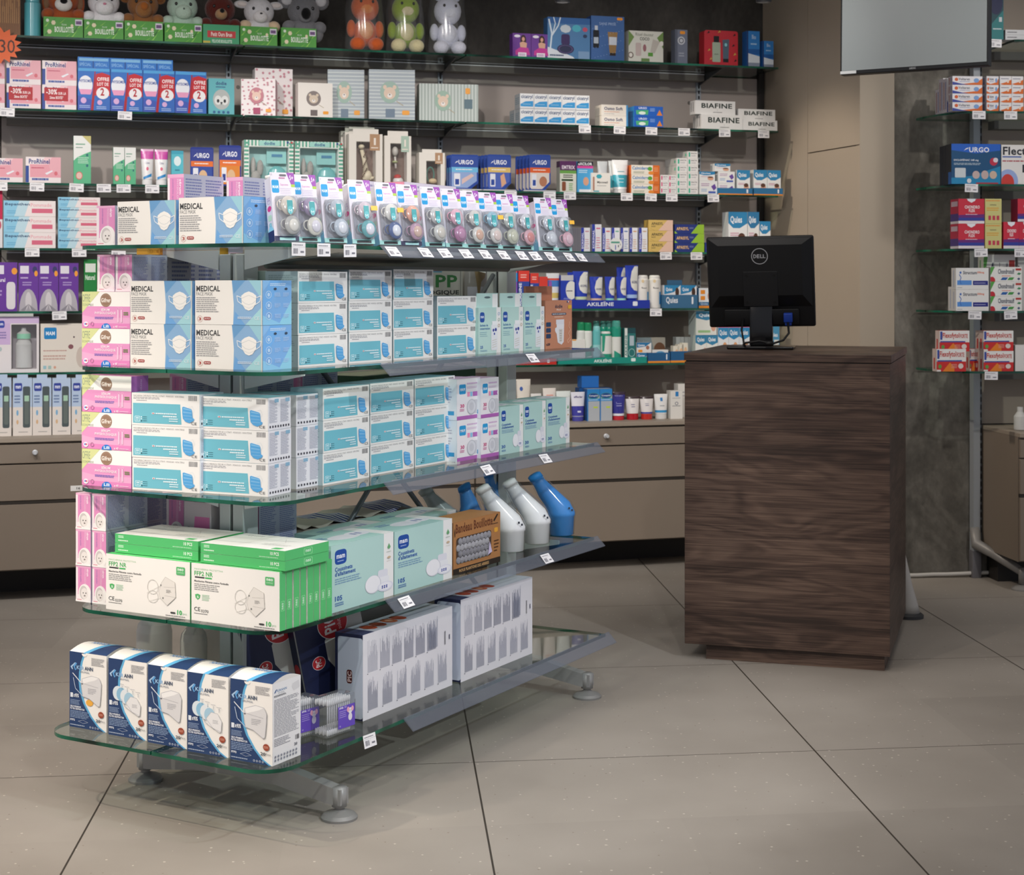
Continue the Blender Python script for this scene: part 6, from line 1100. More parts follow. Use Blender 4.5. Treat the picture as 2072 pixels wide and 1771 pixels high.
OS = simple('ece6da', [r(0, 0, 1, 1, 'f0ebe2'), t('Osmo Soft', .10, .5, .80, .8, '34406c', 1), g(.1, .3, .7, .4, 1, 'd98a6a', 3), g(.1, .12, .5, .2, 1, 'a9a9ac', 3), r(.93, 0, 1, 1, '4a94cc')])
wg(1, 1217, 1271, 212, 1, 2, OS, 'burn_gel_box', 'cream burn gel box', depth=.09)
UR = simple('2258b4', [r(0, 0, 1, 1, '2461c0'), p([(.06, .6), (.5, .66), (.48, .2), (.08, .2)], '4fb07c'), t('URGO', .16, .72, .44, .92, 'e9f0fa', 1), e(.28, .35, .12, .16, 'dff0e4', 14), g(.55, .5, .74, .85, 3, '8fb4ec', 3), p([(.78, .15), (.98, .15), (.88, .7)], 'e08a3c')], [r(0, 0, 1, 1, '2c86c8')])
wg(1, 1283, 1342, 215, 1, 2, UR, 'burn_patch_box', 'blue and green burn care box', depth=.09)
BI = simple('e6e6e4', [r(0, 0, 1, 1, 'eeeeec'), t('BIAFINE', .16, .46, .92, .82, '22332c', 1), g(.45, .12, .68, .2, 1, '5a5a5c', 3), r(.55, .24, .555, .38, '9a9a9a')], [r(0, 0, 1, 1, 'd6d6d6'), r(.2, .2, .3, .9, '4a4a50'), r(.6, .2, .7, .9, '4a4a50')])
hB = A.z_at(232, -.35, .325)-AZ[1]
wg(1, 1419, 1503, 232, 1, 1, BI, 'cream_box', 'white box with bold green lettering, lower left', depth=.06, dd=0, group='white boxes with bold green letters', where='right end of second wall shelf')
grid(A, .315, AZ[1]+hB, 1406, 1488, 204, 1, 1, BI, 'cream_box', 'white box with bold green lettering, upper left', 'right end of second wall shelf', 'box', 'white boxes with bold green letters', depth=.06)
wg(1, 1503, 1573, 243, 1, 1, BI, 'cream_box', 'white box with bold green lettering, lower right', depth=.06, dd=0, group='white boxes with bold green letters', where='right end of second wall shelf')
h2 = A.z_at(243, -.2, .325)-AZ[1]; grid(A, .315, AZ[1]+h2, 1494, 1569, 221, 1, 1, BI, 'cream_box', 'white box with bold green lettering, upper right', 'right end of second wall shelf', 'box', 'white boxes with bold green letters', depth=.06)
for k in range(2): grid(A, .25-k*.065, AZ[1], 1412, 1470, 232, 1, 1, BI, 'cream_box', 'white lettered box hidden behind lower left, '+['first', 'second'][k]+' back', 'right end of second wall shelf', 'box', 'white boxes with bold green letters', depth=.06, h=hB)
# --- third shelf ---
w1(2, -30, 46, 320, prorhinel(0), 'nasal_care_box', 'pink nasal care box cut by the left edge, third wall shelf', 'box', .05)
w1(2, 52, 123, 318, prorhinel(0), 'nasal_care_box', 'single pink nasal care box on third wall shelf', 'box', .08)
ERY = lambda y: simple('5ab488', [r(0, 0, 1, 1, 'eef0ec'), p([(0, 0), (1, 0), (1, .68), (.6, .62), (.2, .55), (0, .48)], '5fbb8c'), g(.12, .80, .7, .85, 1, '5aa080', 2), g(.12, .74, .55, .77, 1, '3f7a68', 2), e(.32, .17, .2, .085, 'e9c4b8', 16), ring(.32, .17, .2, .085, .2, 'd96a64', 16), g(.25, .42, .9, .56, 4, 'cdebd9', 3, .4), e(.78, .60, .07, .03, '2f6a78', 10), e(.78, .38, .07, .03, '2f6a78', 10)]+([p([(.5, 1), (1, 1), (1, .82)], 'c9c07c')] if y else []))
w1(2, 149, 184, 275, ERY(1), 'green_lotion_box', 'tall white and green lotion box alone on third wall shelf', 'box', .05)
wg(2, 229, 275, 298, 2, 1, ERY(0), 'green_lotion_box', 'short white and green lotion box', depth=.05)
TP = tube('eeeeee', 'f0f0f0', ((.72, .94, 'd04aa8'), (.94, 1, 'e6b4d4')), [t('Crème', .3, .58, .7, .65, '5a5a8c'), e(.5, .45, .12, .05, 'e0708c'), p([(.1, .22), (.9, .32), (.9, .24), (.1, .15)], '2f8fd0')], .14)
w1(2, 285, 312, 301, TP, 'cream_tube', 'white tube with magenta top, left one on third shelf', 'tube', group='magenta topped tubes'); w1(2, 313, 341, 302, TP, 'cream_tube', 'white tube with magenta top, right one on third shelf', 'tube', group='magenta topped tubes')
w1(2, 347, 371, 305, simple('4fb4c8', [r(0, 0, 1, 1, '58bccc'), e(.5, .7, .3, .14, 'e0f0f2', 16), g(.3, .4, .7, .48, 1, '2f7a94', 3), r(0, .9, 1, 1, '3fa4bc')]), 'cyan_box', 'small cyan box above the pink cartons, third wall shelf', 'box', .04)
def urgo(c1, c2, c3, pic):
    def fn(w, d, h):
        m = MB(); q = [(-w/2, .03*h), (-w/2+.008, 0), (w*.2, 0), (w/2, .2*h), (w/2, .97*h), (w/2-.006, h), (-w/2+.006, h), (-w/2, .97*h)]; n = len(q)
        vs = [(x, 0, z) for x, z in q]+[(x, .0018, z) for x, z in q]; m.add(vs, [tuple(range(n)), tuple(range(2*n-1, n-1, -1))]+[(k, n+k, n+(k+1) % n, (k+1) % n) for k in range(n)], c1, 'gloss')
        m.art('F', w, .002, h, [r(.04, .62, .97, .95, c1), t('URGO', .28, .72, .82, .85, 'f2f4fa', 1), p([(.14, .74), (.24, .79), (.24, .77), (.26, .82), (.2, .80)], 'f2f4fa'), r(.03, .5, .98, .64, c2), g(.18, .55, .8, .6, 1, 'f4f0ea', 3), p([(.03, .1), (.1, .05), (.6, .05), (.94, .25), (.94, .5), (.03, .5)], c3), rr_(.12, .1, .34, .46, .02, .02, 'e4e6ee'), r(.16, .14, .30, .3, c1), pic], 'card'); return m
    return fn
U1 = urgo('2c4a9c', '6fb8e0', '90a8d4', p([(.4, .15), (.85, .4), (.75, .46), (.4, .3)], 'd9bcb8')); U2 = urgo('2c4a9c', 'dcbc6c', '4a62b4', p([(.6, .08), (.8, .2), (.7, .48), (.55, .4)], 'd9a888')); U3 = urgo('2c4a9c', 'e0622c', 'ded4cc', e(.65, .26, .18, .14, 'b47a5c'))
for nm, mk, sp, n in (('sky blue banded', U1, (912, 968), 3), ('yellow banded', U2, (986, 1034), 4), ('orange banded', U3, (1071, 1114), 5)):
    for k in range(n):
        u0, u1 = sp[0]-k*(4.5 if n < 4 else (7 if n == 4 else 7)), sp[1]-k*(4.5 if n < 4 else 7)
        one(A, .32-k*.035, AZ[2]+.004, u0, u1, 313+k, mk, 'blister_card', 'navy foot care blister card, %s, %s' % (nm, ['front', 'second back', 'third back', 'fourth back', 'rearmost'][k]), 'blister card', group='navy foot care blister cards')
    s0, s1 = A.s_at(sp[0]-14, .32), A.s_at(sp[1]+8, .32); m = MB(); m.box(-(s1-s0)/2, -.012, 0, (s1-s0)/2, .12, .003, 'b4b4b8', 'satin'); m.box(-(s1-s0)/2, -.014, 0, (s1-s0)/2, -.012, .006, 'c9c9cc', 'satin'); o = m.build('display_tray'); put(o, A, (s0+s1)/2, .325, AZ[2]); tag(o, lab('thin grey tray under the %s blister cards' % nm), 'tray', 'thin grey trays')
U4 = lambda h: urgo('2a3a8c', 'e0702c', '2c4a9c' if h else 'd9822c', e(.55, .25, .18, .16, 'd9b48c'))
w1(2, 385, 432, 298, U4(1), 'blister_card', 'navy blister card with orange band, left of the striped gift boxes', 'blister card'); w1(2, 443, 488, 294, U4(0), 'blister_card', 'navy and orange blister card beside the striped gift boxes', 'blister card')
def winbox(base, win, arts, inner, tab=None, L_=None):
    def fn(w, d, h):
        root = empty('x'); x0, z0, x1, z1 = (win[0]-.5)*w, win[1]*h, (win[2]-.5)*w, win[3]*h; m = MB()
        m.box(-w/2, 0, 0, x0, d, h, base); m.box(x1, 0, 0, w/2, d, h, base); m.box(x0, 0, 0, x1, d, z0, base); m.box(x0, 0, z1, x1, d, h, base); m.box(x0, d-.003, z0, x1, d, z1, L_ or base)
        m.art('F', w, d, h, arts)
        if tab: m.box(-w*.38, .001, h, w*.38, .003, h*1.09, base)
        m.build('carton', root)
        for nm, fnm in inner: mm = MB(); fnm(mm, w, d, h); mm.build(nm, root)
        m = MB(); m.add([(x0, .0015, z0), (x1, .0015, z0), (x1, .0015, z1), (x0, .0015, z1)], [(0, 1, 2, 3)], 'ffffff', 'film'); m.build('clear_window', root); return root
    return fn
STR = [q for k in range(12) for q in (r(0, k/12, .09, k/12+.042, '5aa48c'), r(.91, k/12, 1, k/12+.042, '5aa48c'))]+[r(k/14, .88, k/14+.035, 1, '5aa48c') for k in range(14)]+[rr_(.3, .88, .72, .99, .03, .02, '9cd0c4'), t('dodie', .4, .9, .62, .97, '2c5a88', 1), r(.86, .94, .90, .98, '2c3f8c'), r(.94, .94, .98, .98, 'c23a44')]
def ears(m, w, d, h): m.ball((-.25*w, .03, .22*h), (.10*w, .02, .14*h), 'a9a8a2'); m.ball((-.30*w, .03, .45*h), (.055*w, .014, .2*h), 'b0afa9'); m.ball((-.16*w, .03, .42*h), (.07*w, .014, .17*h), 'a4a39d')
def dome(m, w, d, h): m.lathe([(.21*w, 0), (.20*w, .14*h), (.15*w, .26*h), (.06*w, .33*h)], '6ab4b4', 'gloss', 20, at=(.19*w, .035, .13*h), sy=.4)
def card2(m, w, d, h): m.box(-.02*w, .04, .52*h, .38*w, .045, .84*h, '8cc8c4'); m.box(.08*w, .0385, .66*h, .3*w, .04, .72*h, '3f80a4')
for k, (u0, u1, vt) in enumerate(((494, 594, 284), (597, 694, 287))): w1(2, u0, u1, vt, winbox('e6eae4', (.1, .1, .9, .86), STR, [('grey_soft_toy', ears), ('mint_night_light', dome), ('inner_card', card2)], None, '9fd0cc'), 'baby_gift_set', 'green striped baby gift set with window, %s one' % ('left' if k == 0 else 'right'), 'box', .07, group='green striped baby gift sets')
def gir(m, w, d, h):
    m.tube([(.05*w, .03, .30*h), (.0, .03, .52*h), (-.08*w, .03, .72*h)], [.09*w, .065*w, .06*w], 'e0d4b8', 'satin', 12); m.ball((-.10*w, .02, .77*h), (.09*w, .02, .045*h), 'e0d4b8', 'satin'); m.ball((.08*w, .03, .25*h), (.14*w, .02, .1*h), 'e0d4b8', 'satin')
    for x, y in ((-.06, .06), (.2, .06), (.02, .05), (.27, .08)): m.tube([(.08*w, .03, .22*h), ((x)*w, .022, y*h+.03)], .045*w, 'e0d4b8', 'satin', 8)
    for k in range(18): m.ball(((-.10+.02*(k % 7)+.004*k)*w, .012, (.2+.028*k)*h if k < 18 else 0), (.018*w, .006, .014*h), '6a4a34', 'satin', 6)
    for sg in (-1, 1): m.tube([((-.10+sg*.03)*w, .03, .8*h), ((-.10+sg*.05)*w, .03, .87*h)], .01*w, '5a3a28', 'satin', 6)
def rattle(m, w, d, h): m.ball((-.05*w, .03, .72*h), (.12*w, .02, .09*h), 'c9c4bc', 'gloss'); m.tube([(-.05*w, .03, .62*h), (-.02*w, .03, .4*h)], .04*w, 'd9d4cc', 'gloss', 8); m.ball((-.06*w, .03, .52*h), (.11*w, .02, .025*h), 'b9c48c', 'gloss')
def knob_(m, w, d, h): m.ball((.06*w, .03, .16*h), (.2*w, .025, .08*h), 'e4e2de', 'gloss'); m.ball((.04*w, .03, .24*h), (.14*w, .022, .05*h), 'c23a34', 'gloss')
def ringt(m, w, d, h): m.tube([(.0+.14*w*math.cos(a), .03, (.42+.2*math.sin(a))*h) for a in [i*math.pi/8 for i in range(17)]], .03*w, '4a7a6c', 'satin', 8, False); m.ball((.08*w, .025, .25*h), (.16*w, .015, .07*h), 'd4bc94', 'satin')
TG2 = lambda c: [r(.62, .70, .92, 1, c), t('l', .74, .8, .8, .93, 'e9e0d4'), g(.66, .73, .88, .77, 1, 'e9dfd2', 3), e(.42, 1.0, .001, .001, c, 4)]
w1(2, 706, 774, 271, winbox('e4dfd6', (.22, .05, .80, .86), TG2('b08c6c'), [('giraffe_toy', gir)], 1, '8a7468'), 'toy_box', 'white window box with spotted giraffe toy', 'box', .07)
w1(2, 778, 832, 275, winbox('e4dfd6', (.22, .05, .84, .86), TG2('a9c0b0'), [('rattle', rattle), ('red_white_base', knob_)], 1, '7a6458'), 'toy_box', 'white window box with red and white rattle toy', 'box', .06)
w1(2, 848, 900, 309, winbox('e4dfd6', (.28, .06, .84, .78), TG2('b08c6c'), [('teething_ring', ringt)], 1, '6a5448'), 'toy_box', 'small white window box with teething ring', 'box', .07)
for k in range(2): w1(2, 698-k*8, 766-k*8, 268-k*2, winbox('e0dbd2', (.22, .05, .80, .86), [], [], 1), 'toy_box', 'white window box, %s row behind the giraffe box' % ('second' if k == 0 else 'third'), 'box', .05, dd=.08+k*.06)
EM = simple('d9dcd0', [r(0, 0, 1, 1, 'dcdfd2'), r(0, .70, 1, 1, '5a2a5c'), t('EMTRIX', .12, .74, .92, .86, 'e9e0ea', 1), r(0, .6, 1, .7, '6aa44c'), g(.2, .45, .85, .58, 2, '2c3028', 3), r(.1, .36, .8, .42, '2c4a2c'), rr_(.12, .04, .36, .34, .06, .05, '8a5034'), g(.55, .05, .8, .3, 4, '7ab06a', 3)], [r(0, 0, 1, 1, 'b9bcb0'), r(0, .8, 1, 1, '4a2450')])
w1(2, 1133, 1166, 326, EM, 'nail_treatment_box', 'white box with dark purple top on third wall shelf', 'box', .05)
EX = simple('4a9fd4', [r(0, 0, 1, 1, '4fa8dc'), r(0, .86, 1, 1, '1c2030'), t('eXCILOR', .06, .88, .94, .97, 'f0f4f8', 1), r(0, .78, 1, .86, 'd94a9c'), g(.1, .62, .7, .74, 2, 'c9e6f6', 3), e(.55, .36, .18, .14, 'd9a488', 14), rr_(.12, .0, .98, .1, .02, .02, 'e9eef2')])
w1(2, 1168, 1200, 327, EX, 'nail_treatment_box', 'sky blue box with black top banner', 'box', .05)
w1(2, 1197, 1235, 350, simple('e4e2da', [r(0, 0, 1, 1, 'e9e7e0'), e(.4, .82, .16, .12, '3fa8b8', 6), t('Myconail', .3, .44, .86, .58, '2a2a2e', 1), g(.3, .32, .8, .38, 1, '9a9a9c', 3), rr_(.06, .1, .16, .8, .03, .04, 'b48a78'), r(.1, .04, .4, .10, '3fa8b8')]), 'nail_treatment_box', 'small white square box with turquoise drop', 'box', .04, dd=-.015)
w1(2, 1211, 1232, 326, tube('d9dcde', 'cfcfcf', ((.3, .5, '9ab4bc'),)), 'cream_tube', 'grey white tube partly hidden behind the small white box', 'tube', dd=.05)
TW = tube('e9ebeb', 'e4e4e4', ((.18, .55, '3fa4b8'),), [g(.3, .68, .7, .74, 2, '5aa0ac', 3)[1][0], r(.25, .64, .75, .66, '3f94a4'), r(.3, .42, .7, .44, 'cfe8ec'), r(.3, .32, .65, .34, 'cfe8ec')], .1)
w1(2, 1242, 1275, 323, TW, 'cream_tube', 'white tube with wide teal band, front one', 'tube'); w1(2, 1234, 1262, 325, TW, 'cream_tube', 'white tube with teal band, rear one peeking left', 'tube', dd=.055)
CA = simple('e4ddd0', [r(0, 0, 1, 1, 'ece6d8'), t('Calmiderm', .04, .5, .62, .86, '4a86c0', 1), e(.66, .62, .08, .22, '5aa43c', 12), r(.76, 0, 1, 1, 'd9702c'), g(.8, .3, .96, .8, 3, 'f0a878', 3), e(.7, .18, .1, .2, 'e8903c', 12), g(.08, .1, .5, .35, 2, '9aa48c', 3)], [r(0, 0, 1, 1, 'cf6426')])
wg(2, 1277, 1335, 334, 1, 3, CA, 'soothing_cream_box', 'orange and cream tube carton', depth=.08)
def dac(c): return simple('e4e4e2', [r(0, 0, 1, 1, 'ecebe9'), r(.10, .2, .26, .85, c), t('DACTA', .34, .6, .9, .8, '4a4a52', 1), g(.34, .25, .85, .45, 2, 'a4a4aa', 3)], [r(0, 0, 1, 1, 'b4b2b0'), r(.8, .3, .9, .7, '4ab08c')])
wg(2, 1336, 1369, 354, 2, 3, dac('d04a7c'), 'small_carton', 'small white and pink carton', depth=.14)
wg(2, 1369, 1413, 320, 2, 5, dac('3fb494'), 'small_carton', 'small white and mint carton', depth=.14)
h5 = A.z_at(320, A.s_at(1390, .325), .325); grid(A, .325, h5, 1391, 1412, 306, 1, 1, dac('3fb494'), 'small_carton', 'topmost small white and mint carton of the stack', 'third wall shelf', 'box', 'small white and mint carton group', depth=.14)
def qui(c='2f86b8', pic=1, wide=0): return simple('e4e6e6', [r(0, 0, 1, 1, 'e9ebea'), p([(0, 1), (1, 1), (1, .72), (.6, .60), (.25, .60), (0, .72)], c), t('Quies', .1, .7, .72, .9, 'f0f6fa', 1), g(.1, .4, .6, .5, 2, 'c98aa4', 3), e(.72, .26, .2, .2, 'd9a488', 14), e(.70, .40, .18, .08, '5a3a2c', 12)] if pic else [r(0, 0, 1, 1, 'e9ebea'), g(.1, .6, .6, .85, 2, 'b08ab0', 3), p([(.65, .6), (.8, .3), (.95, .5), (.85, .8)], '6a4a9c'), r(.5, .1, .9, .25, '4a62b4'), g(.1, .2, .45, .45, 2, '9ab4d4', 3)], [r(0, 0, 1, 1, 'c9cccc')])
wg(2, 1415, 1452, 366, 1, 1, qui(pic=0), 'earplug_box', 'white earplug box with lilac print', depth=.06, where='under the face box, third wall shelf')
grid(A, .325, A.z_at(366, A.s_at(1433, .325), .325), 1415, 1447, 347, 1, 1, qui(), 'earplug_box', 'blue topped earplug box on lilac printed box', 'third wall shelf', 'box', depth=.06)
wg(2, 1453, 1487, 347, 1, 2, qui(pic=0), 'earplug_box', 'white lilac printed earplug box in display tray', depth=.05)
grid(A, .325, A.z_at(347, A.s_at(1470, .325), .325), 1446, 1478, 331, 1, 1, qui(), 'earplug_box', 'blue topped earplug box atop the display pair', 'third wall shelf', 'box', depth=.05)
wg(2, 1491, 1518, 344, 1, 1, qui(), 'earplug_box', 'upright blue topped earplug box in left tray', depth=.04)
wg(2, 1525, 1580, 344, 2, 1, qui(), 'earplug_box', 'upright blue topped earplug box in right tray', depth=.04)
def tray(i, u0, u1, vt, c, c2, txt, label, d2=.012, dep=.10, tcol='e9eef4', letter=(.34, .3, .62, .85)):
    s0, s1 = A.s_at(u0, WD[i]+d2), A.s_at(u1, WD[i]+d2); w = s1-s0; h = A.z_at(vt, (s0+s1)/2, WD[i]+d2)-AZ7[i]; m = MB()
    m.box(-w/2, 0, 0, w/2, .0015, h, c); m.box(-w/2, 0, 0, -w/2+.0015, dep, h, c); m.box(w/2-.0015, 0, 0, w/2, dep, h, c); m.box(-w/2, 0, 0, w/2, dep, .0015, c)
    m.art('F', w, 0, h, [r(0, 0, 1, .18, c2)]+([t(txt, *letter, tcol, 1)] if txt else [])+[rr_(.82, .3, .87, .85, .01, .1, tcol)]); o = m.build('display_tray'); put(o, A, (s0+s1)/2, WD[i]+d2, AZ7[i]+.0005); tag(o, lab(label), 'tray'); return o
tray(2, 1453, 1523, 381, '2a6f9c', 'e8902c', '', 'blue display tray with orange base line, left one on third shelf'); tray(2, 1525, 1584, 381, '2a6f9c', 'e8902c', '', 'blue display tray with orange base line, right end of third shelf')
# --- fourth shelf ---
BEP = simple('e4ddd9', [r(0, 0, 1, 1, 'f0e6e4'), p([(0, 0), (.28, 0), (.38, 1), (0, 1)], '8fcbe6'), p([(.2, 0), (.4, 0), (.5, 1), (.3, 1)], 'bfdde8'), t('Bepanthen', .03, .64, .50, .86, '2f4f74', 1), t('Pommade', .52, .62, .92, .84, 'e9a0ac'), r(.54, .22, .94, .5, 'd96a84'), g(.06, .15, .25, .4, 2, '6ab0d4', 3)])
wg(3, 7, 113, 406, 1, 3, BEP, 'ointment_carton', 'blue to pink ointment carton in left stack', depth=.06)
wg(3, 117, 203, 399, 1, 5, BEP, 'ointment_carton', 'blue to pink ointment carton in right stack', depth=.06)
w1(3, -40, 5, 386, simple('d9dade', [r(0, 0, 1, 1, 'e0dfe2'), r(.6, .5, 1, 1, 'c2204c'), e(.85, .4, .1, .08, 'c2506a', 10)]), 'crimson_box', 'white and crimson box cut by the left edge, fourth wall shelf', 'box', .06)
def ecr(c): return simple('e4e6ec', [r(0, 0, 1, 1, 'e9ebf0'), p([(.0, 0), (.3, 0), (.36, .5), (.3, 1), (0, 1)], '3240a8'), tv('ECRINAL', .06, .12, .26, .8, 'e9ecfa', 1), g(.45, .8, .9, .9, 1, c, 3), g(.45, .1, .9, .55, 5, c, 3, .3)], [r(0, 0, 1, 1, 'a9a8b4'), r(.1, 0, .2, 1, '8a8a9c'), r(.5, 0, .6, 1, '8a8a9c')])
EC = [(1176, 1194, 461, 'c98a9c', 'leftmost'), (1198, 1217, 454, 'd94a7c', 'taller second'), (1219, 1236, 461, 'd94a4a', 'third from left'), (1238, 1254, 461, '4ab08c', 'fourth from left'), (1256, 1272, 461, '4a7ab8', 'third from right'), (1274, 1290, 461, 'd9a05c', 'second from right'), (1293, 1310, 461, 'c9a47c', 'rightmost')]
for u0, u1, vt, c, nm in EC: w1(3, u0, u1, vt, ecr(c), 'nail_care_box', 'white nail care box with blue spine, %s, fourth wall shelf' % nm, 'box', .03, group='white nail care boxes with blue spines')
for k in range(4): grid(A, .285-k*.04, AZ[3], 1172-k*5, 1190-k*5, 462, 1, 1, ecr('b0a4b0'), 'nail_care_box', 'white nail care box behind the leftmost, %s back' % ['first', 'second', 'third', 'fourth'][k], 'fourth wall shelf', 'box', 'rear nail care boxes', depth=.035)
AP1 = simple('d4b468', [r(0, 0, 1, 1, 'd9ba6c'), p([(1, 1), (1, 0), (.4, 0), (.78, 1)], 'e9c4b0'), ln([(.08, .2), (.25, 0)], .01, 'b08a44', 2), t('APAISYL', .12, .52, .6, .78, '4a4434', 1), t('BABY', .12, .32, .3, .46, '4a4434')], [r(0, 0, 1, 1, 'b4944c')])
AP2 = simple('24347c', [r(0, 0, 1, 1, '2a3a80'), p([(1, 1), (1, 0), (.55, 0), (.8, 1)], '9cc83c'), p([(0, 0), (.1, 0), (0, .28)], '9cc83c'), t('APAISYL', .06, .35, .48, .7, 'efc47c', 1), g(.5, .5, .66, .7, 2, '8a94c4', 3)], [r(0, 0, 1, 1, '1c2858')])
wg(3, 1312, 1362, 445, 1, 3, AP1, 'calming_cream_box', 'tan and peach cream carton', depth=.06); wg(3, 1365, 1425, 454, 1, 3, AP2, 'calming_cream_box', 'navy and lime cream carton', depth=.08)
w1(3, 1427, 1452, 491, simple('2a3a80', [r(0, 0, 1, 1, '2c3c8c'), g(.1, .3, .6, .7, 1, 'c9a0a0', 3)]), 'small_navy_box', 'small navy box beside the lime cartons', 'box', .05)
w1(3, 1474, 1512, 429, qui('2f86b8'), 'earplug_box', 'large earplug box behind the monitor, leftmost, fourth wall shelf', 'box', .07); w1(3, 1513, 1536, 429, qui('2f78a8'), 'earplug_box', 'narrow earplug box behind the monitor, fourth wall shelf', 'box', .05); w1(3, 1537, 1559, 448, qui('2f86b8'), 'earplug_box', 'short earplug box behind the monitor, rightmost, fourth wall shelf', 'box', .05)
m = MB(); m.add([(.031*math.cos(a), -.0012, .031*math.sin(a)) for a in [i*math.pi/16 for i in range(32)]]+[(.031*math.cos(a), 0, .031*math.sin(a)) for a in [i*math.pi/16 for i in range(32)]], [tuple(range(32)), tuple(range(63, 31, -1))]+[(k, 32+k, 32+(k+1) % 32, (k+1) % 32) for k in range(32)], 'e6e8e6')
m.box(-.024, -.0016, .006, .018, -.0013, .014, '5aa08c'); m.box(-.004, -.0016, -.024, .0, -.0013, -.002, '4a55b4'); m.box(.010, -.0016, -.012, .014, -.0013, -.002, '3a3a40'); m.box(.02, -.0016, -.004, .023, -.0013, .004, '8a8a94')
o = m.build('shelf_talker'); put(o, A, A.s_at(1246, .352), .353, A.z_at(495, A.s_at(1246, .352), .352)); tag(o, lab('round white shelf sign in front of the nail care boxes'), 'sign')
# --- fifth shelf ---
AV = simple('5a2f8c', [r(0, 0, 1, 1, '6a3a9c'), r(.08, .78, .52, .94, 'e4e0ea'), e(.82, .86, .12, .07, '3a3a6c', 12), e(.88, .78, .09, .06, 'f0a03c', 12), g(.1, .66, .5, .72, 1, 'c9b4e0', 3), g(.2, .52, .7, .62, 2, 'b49cd4', 3), e(.5, .02, .46, .44, 'b4b0b8', 26), e(.5, .2, .16, .2, 'd4d0d4', 14), p([(.5, .15), (.1, .02), (.3, .0)], '8f8b94'), p([(.5, .15), (.9, .02), (.7, .0)], '8f8b94'), p([(.5, .15), (.4, 0), (.6, 0)], 'a4a0a8'), r(0, 0, 1, .01, 'a9a4ac')])
AVB = simple('5a2f8c', [r(0, 0, 1, 1, '6a3a9c'), r(-.0, .76, .45, .94, 'e4e0ea'), t('Natural', .0, .6, .5, .68, 'e9e4f0', 1), e(.88, .82, .12, .07, 'f0a03c', 12), rr_(.55, .04, .92, .6, .12, .08, 'e0dce0'), g(.02, .3, .4, .45, 2, 'b49cd4', 3)])
w1(4, -14, 35, 531, AVB, 'bottle_box', 'purple baby bottle box with white bottle, left edge', 'box', .07)
wg(4, 37, 159, 532, 3, 1, AV, 'bottle_box', 'purple baby bottle teat box', depth=.07)
w1(4, 170, 196, 525, simple('1f7a3c', [r(0, 0, 1, 1, '24843f'), r(.1, .75, .9, .92, 'dfe6dc'), t('Natural', .1, .6, .85, .7, 'dff0e0', 1), e(.6, .25, .2, .12, 'b4c4b4', 14)]), 'bottle_box', 'green baby bottle box partly behind the pink baby boxes', 'box', .07)
w1(4, 1033, 1047, 536, simple('6a3fa0', [r(0, 0, 1, 1, '7a4fb4'), r(0, .9, 1, 1, 'c9d0e0'), r(0, .62, 1, .82, '3a8fd0'), r(0, .82, 1, .88, 'd94a5c'), tv('MAS', .2, .08, .8, .5, 'f0ecf6', 1)]), 'tall_purple_box', 'tall narrow purple box right of far upright', 'box', .04)
FOOT = lambda: simple('2c3f94', [r(0, 0, 1, 1, '33499c'), r(0, .72, 1, 1, 'd94034'), g(.2, .8, .8, .92, 2, 'f4c0b4', 3), tv('ACARINE', .04, .05, .3, .68, 'eef0f8', 1), p([(.5, .12), (.8, .2), (.75, .55), (.55, .5)], 'd9905c')])
w1(4, 1049, 1071, 548, FOOT(), 'foot_cream_box', 'red and navy foot cream box, taller one, fifth wall shelf', 'box', .04); w1(4, 1073, 1090, 553, FOOT(), 'foot_cream_box', 'red and navy foot cream box, shorter one, fifth wall shelf', 'box', .04)
w1(4, 1091, 1108, 560, simple('4a86b8', [r(0, 0, 1, 1, '5a94c4'), r(0, .7, 1, 1, 'd94034'), p([(0, .2), (1, .1), (1, .3)], 'e0b49c')]), 'foot_cream_box', 'small red and sky blue box before the multicoloured tube', 'box', .04)
w1(4, 1108, 1135, 553, tube('e0e2e4', 'e4e4e4', ((.62, .8, '4a80c4'), (.8, .86, 'd95a4c'), (.3, .45, 'd4bc6c')), [r(.1, .5, .35, .78, '8a3fa0')], .1), 'cream_tube', 'white tube with blue, red and purple print', 'tube')
AKB = '2438a4'
AKX = simple(AKB, [r(0, 0, 1, 1, '2840b0'), r(0, .84, .9, 1, 'c9c9cc'), e(.75, .55, .4, .28, 'e6e6e0', 22), r(.98, 0, 1, .84, '2840b0'), g(.4, .5, .85, .56, 1, '4a4a5c', 3), e(.6, .1, .18, .09, 'e0708c', 12), t('akileine', .2, .28, .7, .33, 'a9b8e8')])
w1(4, 1135, 1163, 557, AKX, 'foot_care_box', 'royal blue box with white arc left of the blue tubes', 'box', .04)
def akt(mint): return tube('2a42b4', '2036a0', ((.14, .24, '2036a0'), (.24, .32, mint)), [p([(1, .98), (.72, .98), (.46, .86), (.30, .66), (.36, .5), (.6, .42), (1, .40)], 'e4e4dc'), t('AKILEINE', .4, .58, .9, .64, '3a3f6c', 1)], .2)
AKS = [(1162, 1194, 549, 'c9d9b4', 'large royal blue foot cream tube, leftmost in tray'), (1196, 1223, 560, 'e0c0a8', 'royal blue tube with peach band'), (1226, 1247, 560, '8fd9cc', 'royal blue tube with mint band, middle of tray'), (1249, 1271, 560, 'a4e0d4', 'royal blue tube with mint band, right of middle'), (1268, 1295, 537, 'a4c0e8', 'tallest royal blue tube at right of tray')]
for u0, u1, vt, c, lb in AKS: w1(4, u0, u1, vt, akt(c), 'foot_cream_tube', lb, 'tube', group='royal blue foot cream tubes')
